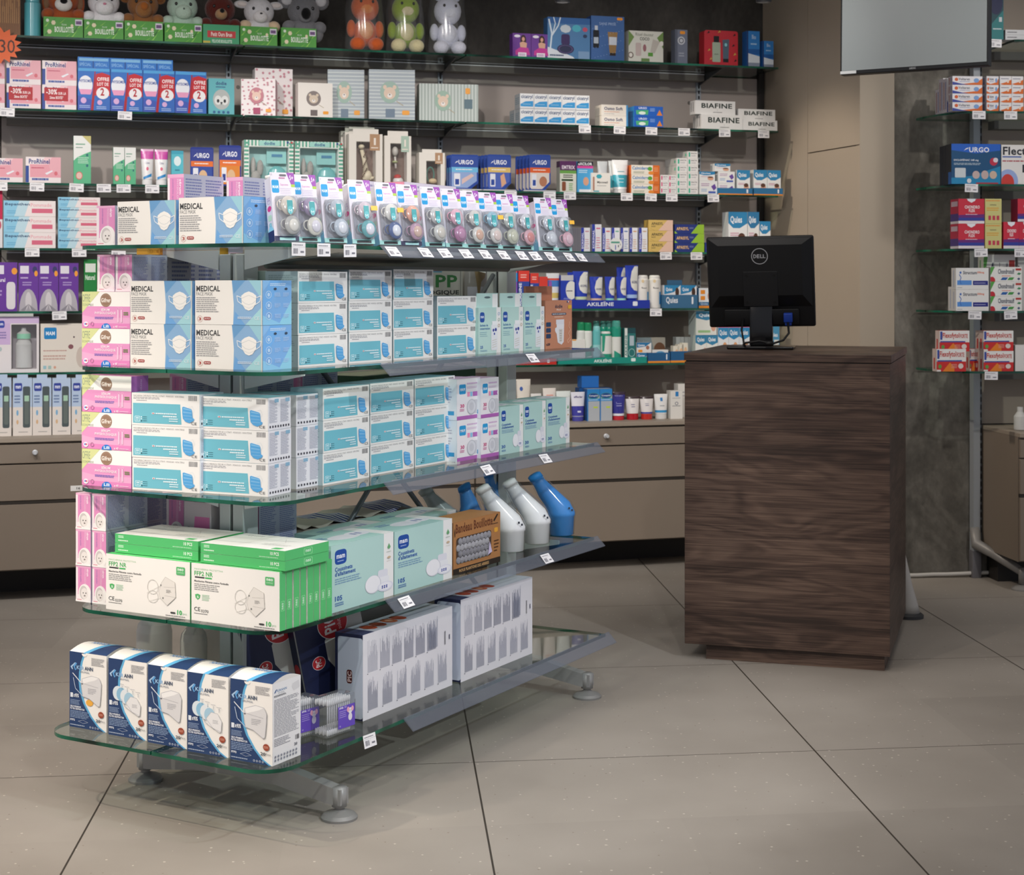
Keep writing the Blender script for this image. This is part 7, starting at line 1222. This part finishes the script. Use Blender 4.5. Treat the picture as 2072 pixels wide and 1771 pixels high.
w1(4, 1150, 1166, 551, akt('c9d9b4'), 'foot_cream_tube', 'royal blue tube tucked behind the leftmost large tube', 'tube', dd=.07, group='royal blue foot cream tubes'); w1(4, 1250, 1270, 540, akt('a4c0e8'), 'foot_cream_tube', 'tall royal blue tube in rear row', 'tube', dd=.07, group='royal blue foot cream tubes')
tray(4, 1120, 1315, 608, AKB, AKB, 'AKILEÏNE', 'long royal blue display tray with white lettering')
PW_ = can('e6e4de', 'e9e7e2', .9, (), 'satin', [r(.75, .12, .98, .5, '3a90c8'), g(.2, .6, .8, .66, 1, '6a6a6c', 3)[1][0], r(.2, .6, .7, .62, '7a7a7c'), e(.3, .82, .12, .05, 'd9c49c')])
w1(4, 1294, 1316, 557, PW_, 'powder_bottle', 'white powder bottle with blue patch, left one', 'bottle', group='white powder bottles'); w1(4, 1317, 1341, 557, PW_, 'powder_bottle', 'white powder bottle with blue patch, right one', 'bottle', group='white powder bottles')
wg(4, 1344, 1410, 577, 2, 1, simple('e0e2e6', [r(0, 0, 1, 1, 'e6e8ea'), p([(0, 1), (1, 1), (.6, .7), (0, .6)], '2f86b8'), t('Quies', .1, .72, .5, .9, 'f0f6fa', 1), e(.8, .7, .12, .2, '4a3428', 12), g(.3, .3, .7, .45, 1, 'c98aa4', 3)]), 'earplug_packet', 'clear earplug packet in petrol blue tray', depth=.05)
tray(4, 1342, 1412, 597, '3f6f94', '3f6f94', 'Quies', 'petrol blue display tray with white lettering, fifth wall shelf', .012, .08, 'e9eef4', (.08, .3, .42, .85))
w1(4, 1350, 1380, 567, simple('3f6f94', [r(0, 0, 1, 1, '3f6f94')]), 'tray_header', 'petrol blue header card behind the earplug packets', 'box', .004, dd=.10)
w1(4, 1414, 1450, 583, simple('2f6f9c', [r(0, 0, 1, 1, 'e0e6ea'), r(0, 0, 1, .12, 'e8902c'), r(0, .12, 1, .3, '2f6f9c'), t('Quies', .1, .15, .5, .27, 'e9eef4'), r(.1, .7, .35, .9, 'e8902c'), r(.1, .4, .35, .6, 'e8902c'), e(.7, .6, .22, .25, 'c9a08c', 14)]), 'earplug_display', 'blue and orange earplug display box left of the monitor', 'box', .06)
# --- lowest shelf ---
def mambot(w, d, h): 
    return winbox('e6e0e0', (.42, .06, .95, .86), [r(0, .5, .40, 1, 'cfb4dc'), r(.0, .88, 1, 1, 'd4bce0'), rr_(.06, .8, .28, .93, .04, .03, '3c4aa8'), t('mam', .09, .845, .25, .885, 'eef2ff', 1), g(.06, .6, .35, .74, 3, '8a7ab4', 3), e(.15, .42, .08, .05, 'b4c4c4', 8)], [('bottle', lambda m, w, d, h: m.lathe([(.17*w, 0), (.17*w, .42*h), (.12*w, .5*h), (.14*w, .52*h), (.14*w, .62*h), (.06*w, .66*h), (.05*w, .72*h)], 'ccd6d0', 'milky', 20, at=(.18*w, .035, .08*h))), ('bottle_ring', lambda m, w, d, h: m.lathe([(.145*w, .0), (.145*w, .09*h)], '8fd0b0', 'satin', 20, at=(.18*w, .035, .6*h)))], 1, 'b4aeb4')(w, d, h)
w1(5, -18, 79, 641, mambot, 'bottle_gift_box', 'lilac window box with mint ringed baby bottle, left edge', 'box', .09)
MW = simple('ddd4c9', [r(0, 0, 1, 1, 'e4dcd0'), rr_(.08, .68, .36, .92, .03, .03, '2486c4'), t('MAM', .12, .76, .32, .84, 'f0f8ff', 1), e(.68, .52, .06, .05, '8a5a60', 12), e(.92, .3, .12, .22, 'cfc0b4', 16), g(.06, .24, .62, .36, 2, 'c9a89c', 3), g(.06, .42, .62, .46, 1, 'c49a90', 4), r(.06, .06, .13, .13, '9cc4cc'), r(.17, .06, .24, .13, 'a9c4bc'), e(.32, .095, .03, .03, 'd9a48c', 8), e(.75, .72, .02, .02, '5a4a4c', 6)])
w1(5, 82, 172, 655, MW, 'baby_gift_box', 'cream baby set box with square blue logo', 'box', .09)
tray(5, 1020, 1126, 727, 'c8352c', 'c8352c', 'AKILEÏNE', 'red display tray right of far upright, lowest wall shelf', .012, .1, 'f4e4e0', (.0, .25, .30, .9))
tray(5, 1129, 1309, 724, '1f9484', '1f9484', 'AKILEÏNE', 'long teal green display tray with white lettering', .012, .1, 'e4f4f0', (.40, .2, .60, .8))
AKG = [(1183, 1201, 653, can('e4e8e2', '1f8a5c', .80, ((0, .16, '2a9a7c'), (.0, .03, 'e0b08c')), 'gloss', [p([(.1, .3), (.9, .45), (.9, .2), (.1, .16)], '2a9a7c')]), 'white spray bottle with dark green cap, right of pair'), (1170, 1187, 652, can('dfe4de', '1f8a5c', .80, ((0, .16, '2a9a7c'),)), 'white spray bottle with dark green cap, left of pair'), (1202, 1218, 660, can('6cc0c0', '8fd4d4', .9, ((.2, .5, '9ad4d4'),)), 'slim aqua spray can'), (1218, 1241, 671, can('e4e6e0', 'e9e9e4', .93, ((0, .1, 'b4c8dc'), (.1, .3, '2a9a7c'), (.86, .93, '2a9a7c')), 'gloss', [p([(.05, .9), (.3, .85), (.2, .4), (.05, .35)], '2a9a7c')]), 'white foot powder bottle with green side'), (1241, 1260, 649, can('2a9a80', '4fa494', .86, ((0, .06, 'b4c8dc'), (.14, .62, 'e2e4de')), 'gloss', [p([(.1, .3), (.9, .2), (.9, .1), (.1, .1)], '2a9a80')]), 'green and white aerosol with translucent cap, front one')]
for u0, u1, vt, mk, lb in AKG: w1(5, u0, u1, vt, mk, 'foot_spray', lb, 'bottle', group='green foot sprays')
for k, (u, dd) in enumerate(((1202, .06), (1216, .065), (1228, .06), (1238, .07))): w1(5, u, u+14, 650, can('2a9a80', '4a8a80', .86), 'foot_spray', 'teal aerosol in rear row, %s' % ['leftmost', 'second from left', 'second from right', 'rightmost'][k], 'bottle', dd=dd, group='rear teal aerosols')
w1(5, 1158, 1184, 687, simple('e4e4de', [r(0, 0, 1, 1, 'e6e6e0'), r(0, 0, 1, .2, '2a9a84'), rr_(0, .95, .3, 1, .02, .01, 'f0a43c')]), 'foot_cream_box', 'white and green box beside the brown storage bag box', 'box', .04)
w1(5, 1264, 1286, 664, simple('2a6a68', [r(0, 0, 1, 1, '2c7472'), r(0, 0, .25, 1, 'dfe6e0'), tv('AKILEINE', .04, .2, .22, .8, '2c7472', 1), r(.25, .85, 1, 1, '1f4a50'), r(.45, .5, .85, .78, 'b4c4cc'), ring(.65, .3, .3, .12, .15, 'a4d0cc', 14)]), 'foot_spray_box', 'dark teal spray carton at right of green tray', 'box', .04)
wg(5, 1288, 1318, 693, 1, 2, simple('e0dcd6', [r(0, 0, 1, 1, 'e6e4e0'), p([(0, 1), (1, 1), (.6, .6), (0, .5)], '2f78a8'), t('Quies', .08, .6, .55, .85, 'eef4f8', 1), e(.75, .5, .12, .2, 'a4705c', 12), rr_(.1, .05, .4, .3, .05, .05, 'f09a2c')]), 'earplug_packet', 'earplug packet right of the green tray', depth=.05)
w1(5, 1288, 1346, 683, simple('6a6a60', [r(0, 0, 1, 1, '7c8c90'), p([(.5, 1), (1, 1), (1, 0), (.7, 0)], 'a4a094'), e(.8, .5, .2, .3, '6a4a34', 14), t('Quies', .0, .6, .4, .9, '9fb0b8')]), 'sleep_mask_box', 'grey box with brown dog picture behind earplug packets', 'box', .05, dd=.10)
w1(5, 1320, 1352, 708, simple('dcdcda', [r(0, 0, 1, 1, 'e0e0de'), e(.5, .6, .35, .3, '5a9ac4', 14), t('Quies', .3, .5, .75, .7, 'eef4f8')]), 'earplug_packet', 'low white earplug packet with blue oval', 'packet', .04)
tray(5, 1311, 1356, 714, '235a88', 'e8902c', '', 'blue tray with orange base under white earplug packet'); tray(5, 1357, 1420, 711, '235a88', 'e8902c', '', 'blue tray with orange base beside the counter')
for k in range(3): w1(5, 1362+k*9, 1374+k*9, 700-k*3, simple('d9d4c4', [r(0, 0, 1, 1, 'ddd8c8'), e(.6, .5, .3, .3, 'e0b48c', 10)]), 'earplug_packet', 'small cream packet in the tray beside the counter, %s' % ['leftmost', 'middle', 'rightmost'][k], 'packet', .03, group='cream packets in blue tray')
for k in range(4): w1(5, 1368+k*8, 1378+k*8, 682, simple('a4a9a6', [r(0, 0, 1, 1, 'b4b9b6')]), 'grey_earplug_box', 'grey white upright box left of the earplug stack, %s' % ['leftmost', 'second', 'third', 'rightmost'][k], 'box', .04, dd=.09, group='grey upright boxes in rear row')
QG = simple('dfe2dc', [r(0, 0, 1, 1, 'e4e6e0'), p([(0, 1), (1, 1), (1, .72), (.5, .62), (0, .72)], '3a84ac'), t('Quies', .14, .74, .8, .92, 'eef4f8', 1), r(.1, .1, .7, .2, '9cc48c'), e(.85, .35, .12, .2, 'd9a48c', 10)], [r(0, 0, 1, 1, 'b9c4c0')])
wg(5, 1407, 1453, 678, 2, 1, QG, 'earplug_box', 'green tinted earplug box left of the monitor foot', depth=.06)
grid(A, .32, A.z_at(678, A.s_at(1430, .32), .32), 1408, 1450, 630, 1, 1, QG, 'earplug_box', 'large earplug box atop two smaller ones', 'left of the monitor', 'box', depth=.09)
QP = simple('dfe2e4', [r(0, 0, 1, 1, 'dfe6ea'), r(0, .9, 1, 1, 'd9688c'), p([(0, .9), (1, .9), (1, .66), (.5, .58), (0, .66)], '2f86b8'), t('Quies', .12, .68, .85, .84, 'eef4f8', 1), e(.65, .3, .26, .22, 'd9a070', 14), e(.7, .12, .2, .12, '6a4a34', 12)])
wg(5, 1453, 1517, 655, 3, 1, QP, 'earplug_box', 'pink topped earplug box behind monitor stand', depth=.05)
w1(5, 1553, 1577, 659, simple('4a90b8', [r(0, 0, 1, 1, '4f98c0'), r(.1, 0, .45, .6, 'dfe6ea'), r(.55, 0, .95, .6, 'd9dcd8'), t('Quies', .1, .66, .85, .8, 'eef4f8', 1)]), 'earplug_box', 'sky blue earplug display box right of monitor stand', 'box', .05)
# --- cabinet top ---
MB2 = simple('c4d4e4', [r(0, 0, 1, 1, 'e4dcd4'), r(0, .5, 1, 1, 'b9cce4'), rr_(.08, .78, .48, .92, .05, .03, '38489c'), t('mam', .14, .825, .42, .875, 'eef2ff', 1), g(.08, .56, .42, .72, 3, '6a80a8', 3), rr_(.52, .14, .90, .86, .08, .03, '4f5a5c'), rr_(.6, .2, .84, .6, .05, .04, '66706c'), r(.6, .60, .84, .70, 'a9cfb4'), e(.24, .40, .06, .05, '7fb0d4', 8), e(.24, .24, .06, .04, 'd9b48c', 8), g(.3, .05, .8, .08, 1, 'b4b0ac', 3)])
def bott(w, d, h): m = MB2(w, d, h); m.box(-w*.28, .002, h, w*.28, .004, h*1.07, 'b9cce4'); return m
for k, (u0, u1) in enumerate(((-14, 23), (26, 65), (66, 104), (106, 143), (145, 182))): w1(6, u0, u1, 766, bott, 'bottle_box', 'slim pale blue baby bottle window box, %s, on cabinet top' % ['leftmost', 'second from left', 'middle', 'second from right', 'rightmost'][k], 'box', .07, group='slim pale blue baby bottle boxes')
CT = [(1028, 1045, 768, tube('e4e4e6', 'e0e0e0', ((.6, .92, '3a55b4'),), (), .1), 'white tube with royal blue shoulder right of far upright'), (1047, 1077, 768, tube('dcd6ca', 'd9b48c', (), [e(.3, .78, .12, .05, '3a5aa0'), r(.3, .45, .7, .47, 'a49484')], .12), 'cream coloured tube with small blue oval'), (1076, 1098, 797, tube('dedcd8', 'd9d4cc', (), (), .1), 'low white tube beside mint nursing boxes'), (1101, 1128, 786, tube('e4dcd4', 'e0d8d0', (), [r(.2, .78, .8, .80, 'd9705c'), r(.15, .70, .85, .72, 'd98a70')], .1), 'white tube with coral lettering'), (1128, 1158, 792, tube('dfe6e2', '9cc8bc', (), (), .1), 'pale mint white tube behind nursing boxes'), (1158, 1187, 794, tube('e2e2ec', '4a4aa0', ((.17, .52, '3f3f9c'), (.15, .18, 'd9dce8')), [t('effaclar', .15, .80, .85, .87, '4a3f7c', 1), r(.35, .3, .65, .36, 'd4d8ec')], .15), 'white and indigo tube left of the silver cartons'), (1240, 1269, 794, tube('35358c', 'c2303c', ((.16, .24, 'e4e4ea'), (.9, 1, '3a2a3c')), [t('Neutrogena', .2, .84, .8, .89, 'c9c4e0'), g(.25, .5, .75, .66, 3, '9a9ad0', 3)[1][0], r(.25, .5, .7, .53, '9a9ad0'), r(.25, .58, .7, .6, '9a9ad0')], .15), 'indigo hand cream tube with red cap band'), (1269, 1298, 803, tube('e2dedc', 'b4202c', ((.9, 1, '3a2c30'),), [g(.3, .5, .7, .7, 3, '5a5a80', 3)[1][0], r(.3, .55, .6, .58, '6a6a90'), r(.3, .64, .6, .67, '6a6a90')], .26), 'white hand cream tube with crimson base, left one'), (1298, 1326, 803, tube('e2dedc', 'c2342c', ((.9, 1, '3a2c30'), (.26, .33, '4a4a9c')), [r(.3, .6, .6, .63, '6a6a90'), r(.3, .68, .6, .7, '6a6a90')], .24), 'white hand cream tube with red base, right one'), (1327, 1355, 798, tube('e6e6e4', 'dcdcda', ((.26, .36, '3a94c8'),), [r(.38, .72, .58, .86, '2f80c0'), r(.3, .52, .7, .55, '9aa0a4')], .2), 'white tube with blue stripe near counter')]
for u0, u1, vt, mk, lb in CT: w1(6, u0, u1, vt, mk, 'cream_tube', lb, 'tube', group='cream tubes on the cabinet top')
CE = simple('a9b0b8', [r(0, 0, 1, 1, 'b4bac0'), r(0, .80, 1, 1, '2f86cc'), e(.5, .78, .46, .1, '5aa07c', 20), e(.5, .79, .42, .08, '1f4a8c', 20), t('Cetaphil', .14, .755, .86, .815, 'eef4f8', 1), r(0, .62, 1, .70, '3a94d4'), g(.1, .64, .9, .68, 1, 'cfe2f0', 3), r(.5, .40, .85, .45, 'c4d84c'), r(0, 0, .08, .8, '2f80c4')], [r(0, 0, 1, 1, '1f5a9c')])
wg(6, 1188, 1239, 787, 2, 1, CE, 'lotion_carton', 'silver and blue lotion carton', depth=.06)
s_ = A.s_at(1195, .33); grid(A, .32, AZ7[6], 1172, 1236, 785, 1, 1, simple('1c4a84', [r(0, 0, 1, 1, '1f5290')]), 'blue_carton', 'dark blue carton lying behind the silver lotion cartons', 'cabinet top', 'box', depth=.06)
grid(A, .30, A.z_at(785, s_, .32), 1177, 1212, 761, 1, 1, simple('2468b4', [r(0, 0, 1, 1, '2a70c0')]), 'blue_carton', 'bright blue carton on top of the dark blue one', 'cabinet top', 'box', depth=.06)
w1(6, 1357, 1381, 791, simple('dedcd6', [r(0, 0, 1, 1, 'e2e0da'), r(.4, .80, .66, .97, '2f80c0'), ring(.5, .55, .14, .06, .3, '3a4a6c', 10), g(.15, .72, .85, .76, 1, '9aa0a4', 3), g(.15, .44, .85, .48, 1, '6a6a74', 3)]), 'lotion_carton', 'white carton with blue square beside the counter', 'box', .05)
w1(6, 1372, 1400, 777, simple('dad8d2', [r(0, 0, 1, 1, 'dcdad4'), g(.2, .6, .8, .8, 2, 'a9a9ac', 3)]), 'lotion_carton', 'plain white carton in rear partly hidden by the counter', 'box', .05, dd=.07)
# ---------------- goods on the right-hand shelving ----------------
CD = .37
def rg(z, u0, u1, vt, nc, nr, mk, name, desc, depth=.1, nd=1, dd=0, group=None, skip=()): return grid(CW, CD-dd, z, u0, u1, vt, nc, nr, mk, name, desc, 'right-hand shelves', 'box', group or (desc+' group' if nc*nr*nd > 1 else None), nd, depth, jit=.3, skip=skip)
ztv = AZ[0]
rg(ztv, 2000, 2031, -40, 1, 1, simple('1a3a44', [r(0, 0, 1, 1, '1f4a54'), p([(0, 0), (1, 0), (1, .5), (0, .2)], '2a7a7c'), e(.5, .62, .45, .2, '22284c', 18), r(.7, .3, .9, .38, 'c9d0d4'), g(.3, .16, .9, .2, 1, 'c9d8dc', 3), g(0, .9, .4, .93, 1, 'c9d8dc', 3)]), 'knee_support_box', 'dark teal box beside the hanging screen', .08)
rg(ztv, 2034, 2075, 60, 1, 2, simple('c4c6c8', [r(0, 0, 1, 1, 'd0d2d4'), g(.1, .3, .6, .7, 1, '6a6a70', 3)]), 'flat_white_box', 'flat white box at top right corner', .08)
def vol(c): return simple('e4e4e8', [r(0, 0, 1, 1, 'ecebee'), p([(.08, 0), (.4, .12), (.8, .3), (1, .75), (1, 0)], 'e0702c'), p([(0, 0), (0, .36), (.3, .12), (.55, 0)], '3447a0') if c == 0 else p([(0, 0), (0, .3), (.3, .1), (.4, 0)], 'e0702c'), e(.13, .62, .06, .2, 'd9622c', 14), t('Voltaren', .2, .52, .58, .82, '6a6a78', 1), g(.24, .34, .6, .42, 1, '3f58a8', 3), e(.8, .52, .09, .26, '7fa8dc', 14)], [r(0, 0, 1, 1, 'c9c4cc'), r(.2, .1, .35, .9, '8a4a40'), r(.6, .1, .75, .9, '5a6098')])
rg(AZ[1], 1927, 1988, 154, 1, 4, vol(0), 'pain_gel_box', 'long white, navy and orange gel carton', .05)
rg(AZ[1], 1996, 2021, 154, 1, 4, vol(1), 'pain_gel_box', 'short white and navy gel carton', .09)
rg(AZ[1], 2023, 2071, 154, 2, 4, simple('e4e4e6', [r(0, 0, 1, 1, 'ecebec'), p([(0, .1), (.3, 0), (1, 0), (1, .6), (.5, .3)], 'e0702c'), g(.1, .6, .8, .8, 1, '8a8a9c', 3), e(.7, .4, .1, .18, 'efe0d0', 10)]), 'pain_gel_box', 'short white and orange gel carton', .09)
for k in range(3):
    u = 1916-k*7.5; grid(CW, CD-.06-k*.055, AZ[1], u, u+22, 158 if k < 2 else 180, 1, 1, vol(0), 'pain_gel_box', 'gel carton column behind the long ones, %s back' % ['first', 'second', 'third'][k], 'right-hand shelves', 'box', 'gel cartons in rear columns', depth=.05)
UG = [r(0, 0, 1, 1, '14507c'), p([(0, 0), (1, 0), (1, .45), (.4, .2), (0, .15)], '1f88b8'), r(0, .84, 1, 1, '1f62c8'), p([(0, .84), (.5, .76), (1, .84)], '1f62c8'), t('URGO', .36, .79, .77, .92, 'f0f4fa', 1), p([(.25, .83), (.33, .88), (.33, .86), (.35, .91), (.3, .89)], 'f0f4fa'), t('DICLOFÉNAC 140 mg', .05, .56, .55, .63, 'e4ecf2', 1), g(.05, .47, .65, .53, 2, 'b4c8d4', 3), e(.86, .56, .08, .1, 'c2304c', 16), e(.90, .60, .05, .06, 'e0dce4', 14), rr_(.07, .16, .29, .40, .02, .02, 'd0d8dc'), e(.50, .23, .075, .10, 'c9b4b0', 18), e(.68, .23, .075, .11, 'c4b0ac', 18), e(.85, .23, .075, .10, 'd0b8a4', 18), e(.36, .08, .045, .06, 'dce0e4', 14), r(.5, 0, .95, .04, 'a83a4c')]
rg(AZ[2], 1925, 2025, 291, 1, 1, simple('14507c', UG, [r(0, 0, 1, 1, '1c2430'), r(0, 0, 1, .3, '2468b4')]), 'patch_box', 'large blue patch box with hand and knee pictures', .035)
for k in range(3): grid(CW, CD-.038-k*.037, AZ[2], 1919-k*6, 1950-k*6, 292+k*2, 1, 1, simple('1c2430', [r(0, 0, 1, 1, '222a38'), r(0, 0, 1, .3, '2468b4')]), 'patch_box', 'dark blue patch box behind the large one, %s back' % ['first', 'second', 'third'][k], 'right-hand shelves', 'box', 'patch boxes in rear rows', depth=.034)
rg(AZ[2], 2026, 2100, 293, 1, 1, simple('e4e2e0', [r(0, 0, 1, 1, 'e9e7e4'), t('Flector', .04, .74, 1.0, .95, '2a2c34', 1), r(.03, .68, .55, .71, '2f5ab0'), g(.03, .56, .9, .62, 1, 'b0404c', 3), e(.18, .08, .28, .3, '9ab0e0', 20), e(.17, .04, .18, .22, 'cc4038', 20), r(.58, .3, .75, .5, '2a2c34')]), 'patch_box', 'white patch box with red and blue dot, right edge', .05)
CF = [r(0, 0, 1, 1, 'cc3044'), p([(0, 0), (1, 0), (1, .38), (0, .34)], '6a2a78'), r(0, .12, 1, .24, '33409a'), r(0, 0, 1, .11, 'e6e0e4'), e(.5, 1.0, .2, .16, 'eef0f6', 18), p([(.3, 1), (.7, 1), (.7, .99), (.3, .99)], 'eef0f6'), t('CHONDRO', .24, .60, .82, .73, 'f4eef0', 1), t('FLEX', .40, .46, .64, .58, 'f4eef0', 1), g(.28, .34, .75, .40, 1, 'e4c4d4', 3)]
h_ = CW.z_at(402, CW.s_at(1965, CD), CD)
rg(AZ[3], 1939, 1992, 402, 1, 2, simple('cc3044', [q for q in CF if not (q[0] == 'p' and q[2] == 'eef0f6' and len(q[1]) == 18)]+[p([(.33, 1), (.36, .92), (.5, .84), (.64, .92), (.67, 1)], 'eef0f6')], [r(0, 0, 1, 1, 'a83048'), r(0, 0, 1, .4, '4a3a78'), r(0, 0, 1, .1, 'c9c4c8'), r(.1, .7, .9, .9, 'b9a4b0')]), 'joint_supplement_box', 'red and purple supplement box, left pair', .09)
rg(AZ[3], 1993, 2027, 402, 1, 2, simple('c9c47c', [r(0, 0, 1, 1, 'cfca84'), g(.05, .88, .95, .96, 1, 'e0903c', 3), g(.3, .72, .7, .78, 1, '6a6a50', 3), g(.1, .5, .9, .66, 2, 'e0a43c', 3)]+[r(.2+.25*k, .14, .36+.25*k, .32, 'c23a54') for k in range(3)]), 'joint_supplement_box', 'yellow green special offer pack', .09)
CFm = [q for q in CF if not (q[0] == 'p' and q[2] == 'eef0f6' and len(q[1]) == 18)]+[p([(.25, 1), (.3, .90), (.5, .82), (.7, .90), (.75, 1)], 'eef0f6')]
rg(AZ[3], 2030, 2094, 449, 2, 1, simple('cc3044', CFm), 'joint_supplement_box', 'small red and purple supplement box', .08)
grid(CW, CD, CW.z_at(449, CW.s_at(2070, CD), CD)+.001, 2059, 2110, 402, 1, 1, simple('cc3044', CFm, [r(0, 0, 1, 1, 'a03050')]), 'joint_supplement_box', 'red supplement box atop the small ones, right edge', 'right-hand shelves', 'box', depth=.07)
ST = simple('e2e2e0', [r(0, 0, 1, 1, 'e9e9e6'), t('Structum', .22, .70, .64, .86, '3a3f50', 1), t('500mg', .65, .72, .86, .84, 'd9622c', 1), r(.04, .2, .48, .42, '5a94dc'), r(.52, .2, .98, .40, '2a2f84'), g(.56, .27, .92, .32, 1, 'c9cce8', 3), ln([(.1, .7), (.16, .55), (.12, .4), (.16, .25)], .02, '3f6fc0', 2), e(.14, .78, .03, .06, '3f6fc0', 8), g(.04, .06, .2, .1, 1, '8a8a90', 3)], [r(0, 0, 1, 1, 'c4c4c2'), r(.4, .1, .6, .9, '9aa4b8')])
rg(AZ[4], 1934, 2001, 542, 1, 2, ST, 'capsule_box', 'white capsule box with blue runner', .05)
rg(AZ[4], 1927, 1960, 580, 1, 1, ST, 'capsule_box', 'white capsule box just behind the lower runner box', .05, dd=.055)
CH_ = simple('e2e2e0', [r(0, 0, 1, 1, 'e8e8e4'), p([(0, .4), (.14, 1), (.02, 1), (0, .9)], '5aa44c'), e(.05, .08, .1, .25, 'c2303c', 14), t('Chondrosulf', .24, .52, .76, .86, '2a3a54', 1), g(.36, .34, .66, .42, 1, 'd95a3c', 3), p([(.32, .1), (.38, .28), (.56, .28), (.5, .1)], '2f62a8'), p([(.54, .1), (.6, .28), (.76, .28), (.7, .1)], '4a9a4c'), r(.8, .76, .98, .9, 'b43a34'), p([(.84, .5), (.9, .62), (.98, .55), (.92, .45)], '3f8a5c'), e(.9, .18, .05, .1, '4a5a7c', 4)], [r(0, 0, 1, 1, 'c9c9c4'), r(.3, .1, .5, .9, '6a9a6c')])
rg(AZ[4], 2004, 2068, 540, 1, 3, CH_, 'capsule_box', 'white and green capsule box, front stack', .06)
rg(AZ[4], 1990, 2055, 515, 1, 1, CH_, 'capsule_box', 'white and green capsule box standing behind the stack', .06, dd=.09)
rg(AZ[4], 2060, 2110, 515, 1, 1, simple('b9b9b6', [r(0, 0, 1, 1, 'c4c4c0'), r(.0, .3, .05, .8, '4a4a4c')]), 'grey_capsule_box', 'grey white box cut by the right edge', .06, dd=.08)
FX = simple('cc3430', [r(0, 0, 1, 1, 'ecebe8'), r(0, 0, 1, .44, 'cc3030'), p([(.2, 0), (.45, .4), (.6, .2), (.6, 0)], 'e8842c'), r(.02, .44, .86, .50, '3a50a0'), r(.02, .56, .09, .96, '33489c'), t('Flexofytol', .10, .58, .66, .90, 'c2382c', 1), t('FORTE', .68, .64, .94, .84, 'c2382c', 1), e(.82, .24, .09, .12, 'e4d8d0', 10), e(.11, .22, .06, .1, '6a9a4c', 8), g(.5, .14, .72, .34, 3, 'e8a090', 3), r(0, 0, .14, .08, 'ece4e0')], [r(0, 0, 1, 1, 'c4b4ae'), r(.3, .1, .6, .6, 'b43030')], [r(0, 0, 1, 1, 'c9b8b0'), r(.3, .05, .5, .4, 'b43030')])
zf = AZ[5]; H = (CW.z_at(671, CW.s_at(1930, CD), CD)-zf)/2
rg(zf, 1895, 1955, 706, 1, 1, FX, 'turmeric_box', 'red and white supplement box, lower left', .05); grid(CW, CD, zf+H, 1901, 1962, 669, 1, 1, FX, 'turmeric_box', 'red and white supplement box, upper left', 'lowest right-hand shelf', 'box', depth=.05)
rg(zf, 1990, 2051, 669, 1, 2, FX, 'turmeric_box', 'red and white supplement box, right stack', .05)
rg(zf, 1983, 2012, 669, 1, 2, FX, 'turmeric_box', 'red and white supplement box behind right stack', .05, dd=.055)
rg(zf, 1962, 1980, 706, 1, 1, FX, 'turmeric_box', 'red box half hidden between the two stacks', .05, dd=.08)
rg(zf, 2054, 2100, 698, 1, 1, simple('dedcd8', [r(0, 0, 1, 1, 'e0deda'), r(.4, .2, 1, .8, '3a60b0'), r(.4, .6, 1, .66, 'd94a4c')], [r(0, 0, 1, 1, 'b4b2ae')]), 'white_blue_box', 'white and blue box cut by the right edge', .07)
w_ = CW.s_at(2064, .3); m = MB(); m.lathe([(.022, 0), (.026, .004), (.026, .06), (.012, .08), (.012, .10)], 'dfe2e0', 'milky', 16); o = m.build('gel_bottle'); put(o, CW, w_, .3, .675); tag(o, lab('small clear bottle on the beige cabinet at right edge'), 'bottle')
# ---------------- price tags on wall shelves ----------------
WT = {1: [15, 253, 1183, 1254, 1318, 1384, 1466, 1545], 2: [0, 75, 155, 210, 250, 308, 948, 1033, 1112, 1153, 1268, 1317, 1359, 1443], 3: [65, 160, 240, 1347, 1409], 4: [120, 1327]}
for i, us in WT.items():
    for k, u in enumerate(us):
        s = A.s_at(u, .352); n = len(us); ww = 'leftmost' if k == 0 else ('rightmost' if k == n-1 else (ORD[k]+' from left' if k <= n//2 else ORD[n-1-k]+' from right'))
        ptag(A, s, .3525, AZ[i]-.001, 'white price tag on %s edge, %s' % (WN[i], ww), 'price tags on '+WN[i], 0, 0, 1.12)
for j, (z, us) in enumerate(((AZ[0], [2014]), (AZ[1], [1981, 2045]), (AZ[2], [1966]), (AZ[3], [1985, 2066]), (AZ[4], [1973, 2045]), (AZ[5], [2006]))):
    for k, u in enumerate(us): ptag(CW, CW.s_at(u, .385), .384, z-.001, 'white price tag on %s right-hand shelf%s' % (['topmost', 'second', 'third', 'fourth', 'fifth', 'lowest'][j], '' if len(us) == 1 else (', left' if k == 0 else ', right')), 'price tags on right-hand shelves', 0, 0, 1.1)
m = MB(); q = []
for k in range(28): a = 2*math.pi*k/28; rr = .085 if k % 2 else .062; q.append((rr*math.cos(a), rr*.9*math.sin(a)))
n = 28; m.add([(x, 0, z) for x, z in q]+[(x, .001, z) for x, z in q], [tuple(range(n)), tuple(range(2*n-1, n-1, -1))]+[(k, n+k, n+(k+1) % n, (k+1) % n) for k in range(n)], 'e8662c')
vs, fs = glyphs('30', 0); m.add([(-.005+x*.062, -.0006, -.03+y*.055) for x, y in vs], fs, '4a2418'); vs, fs = glyphs("'", 0); m.add([(-.03+x*.008, -.0006, .02+y*.02) for x, y in vs], fs, '4a2418')
o = m.build('star_sign'); put(o, A, A.s_at(1, .356), .356, A.z_at(92, A.s_at(1, .356), .356)); tag(o, lab('orange starburst price sign hanging on topmost shelf edge'), 'sign')
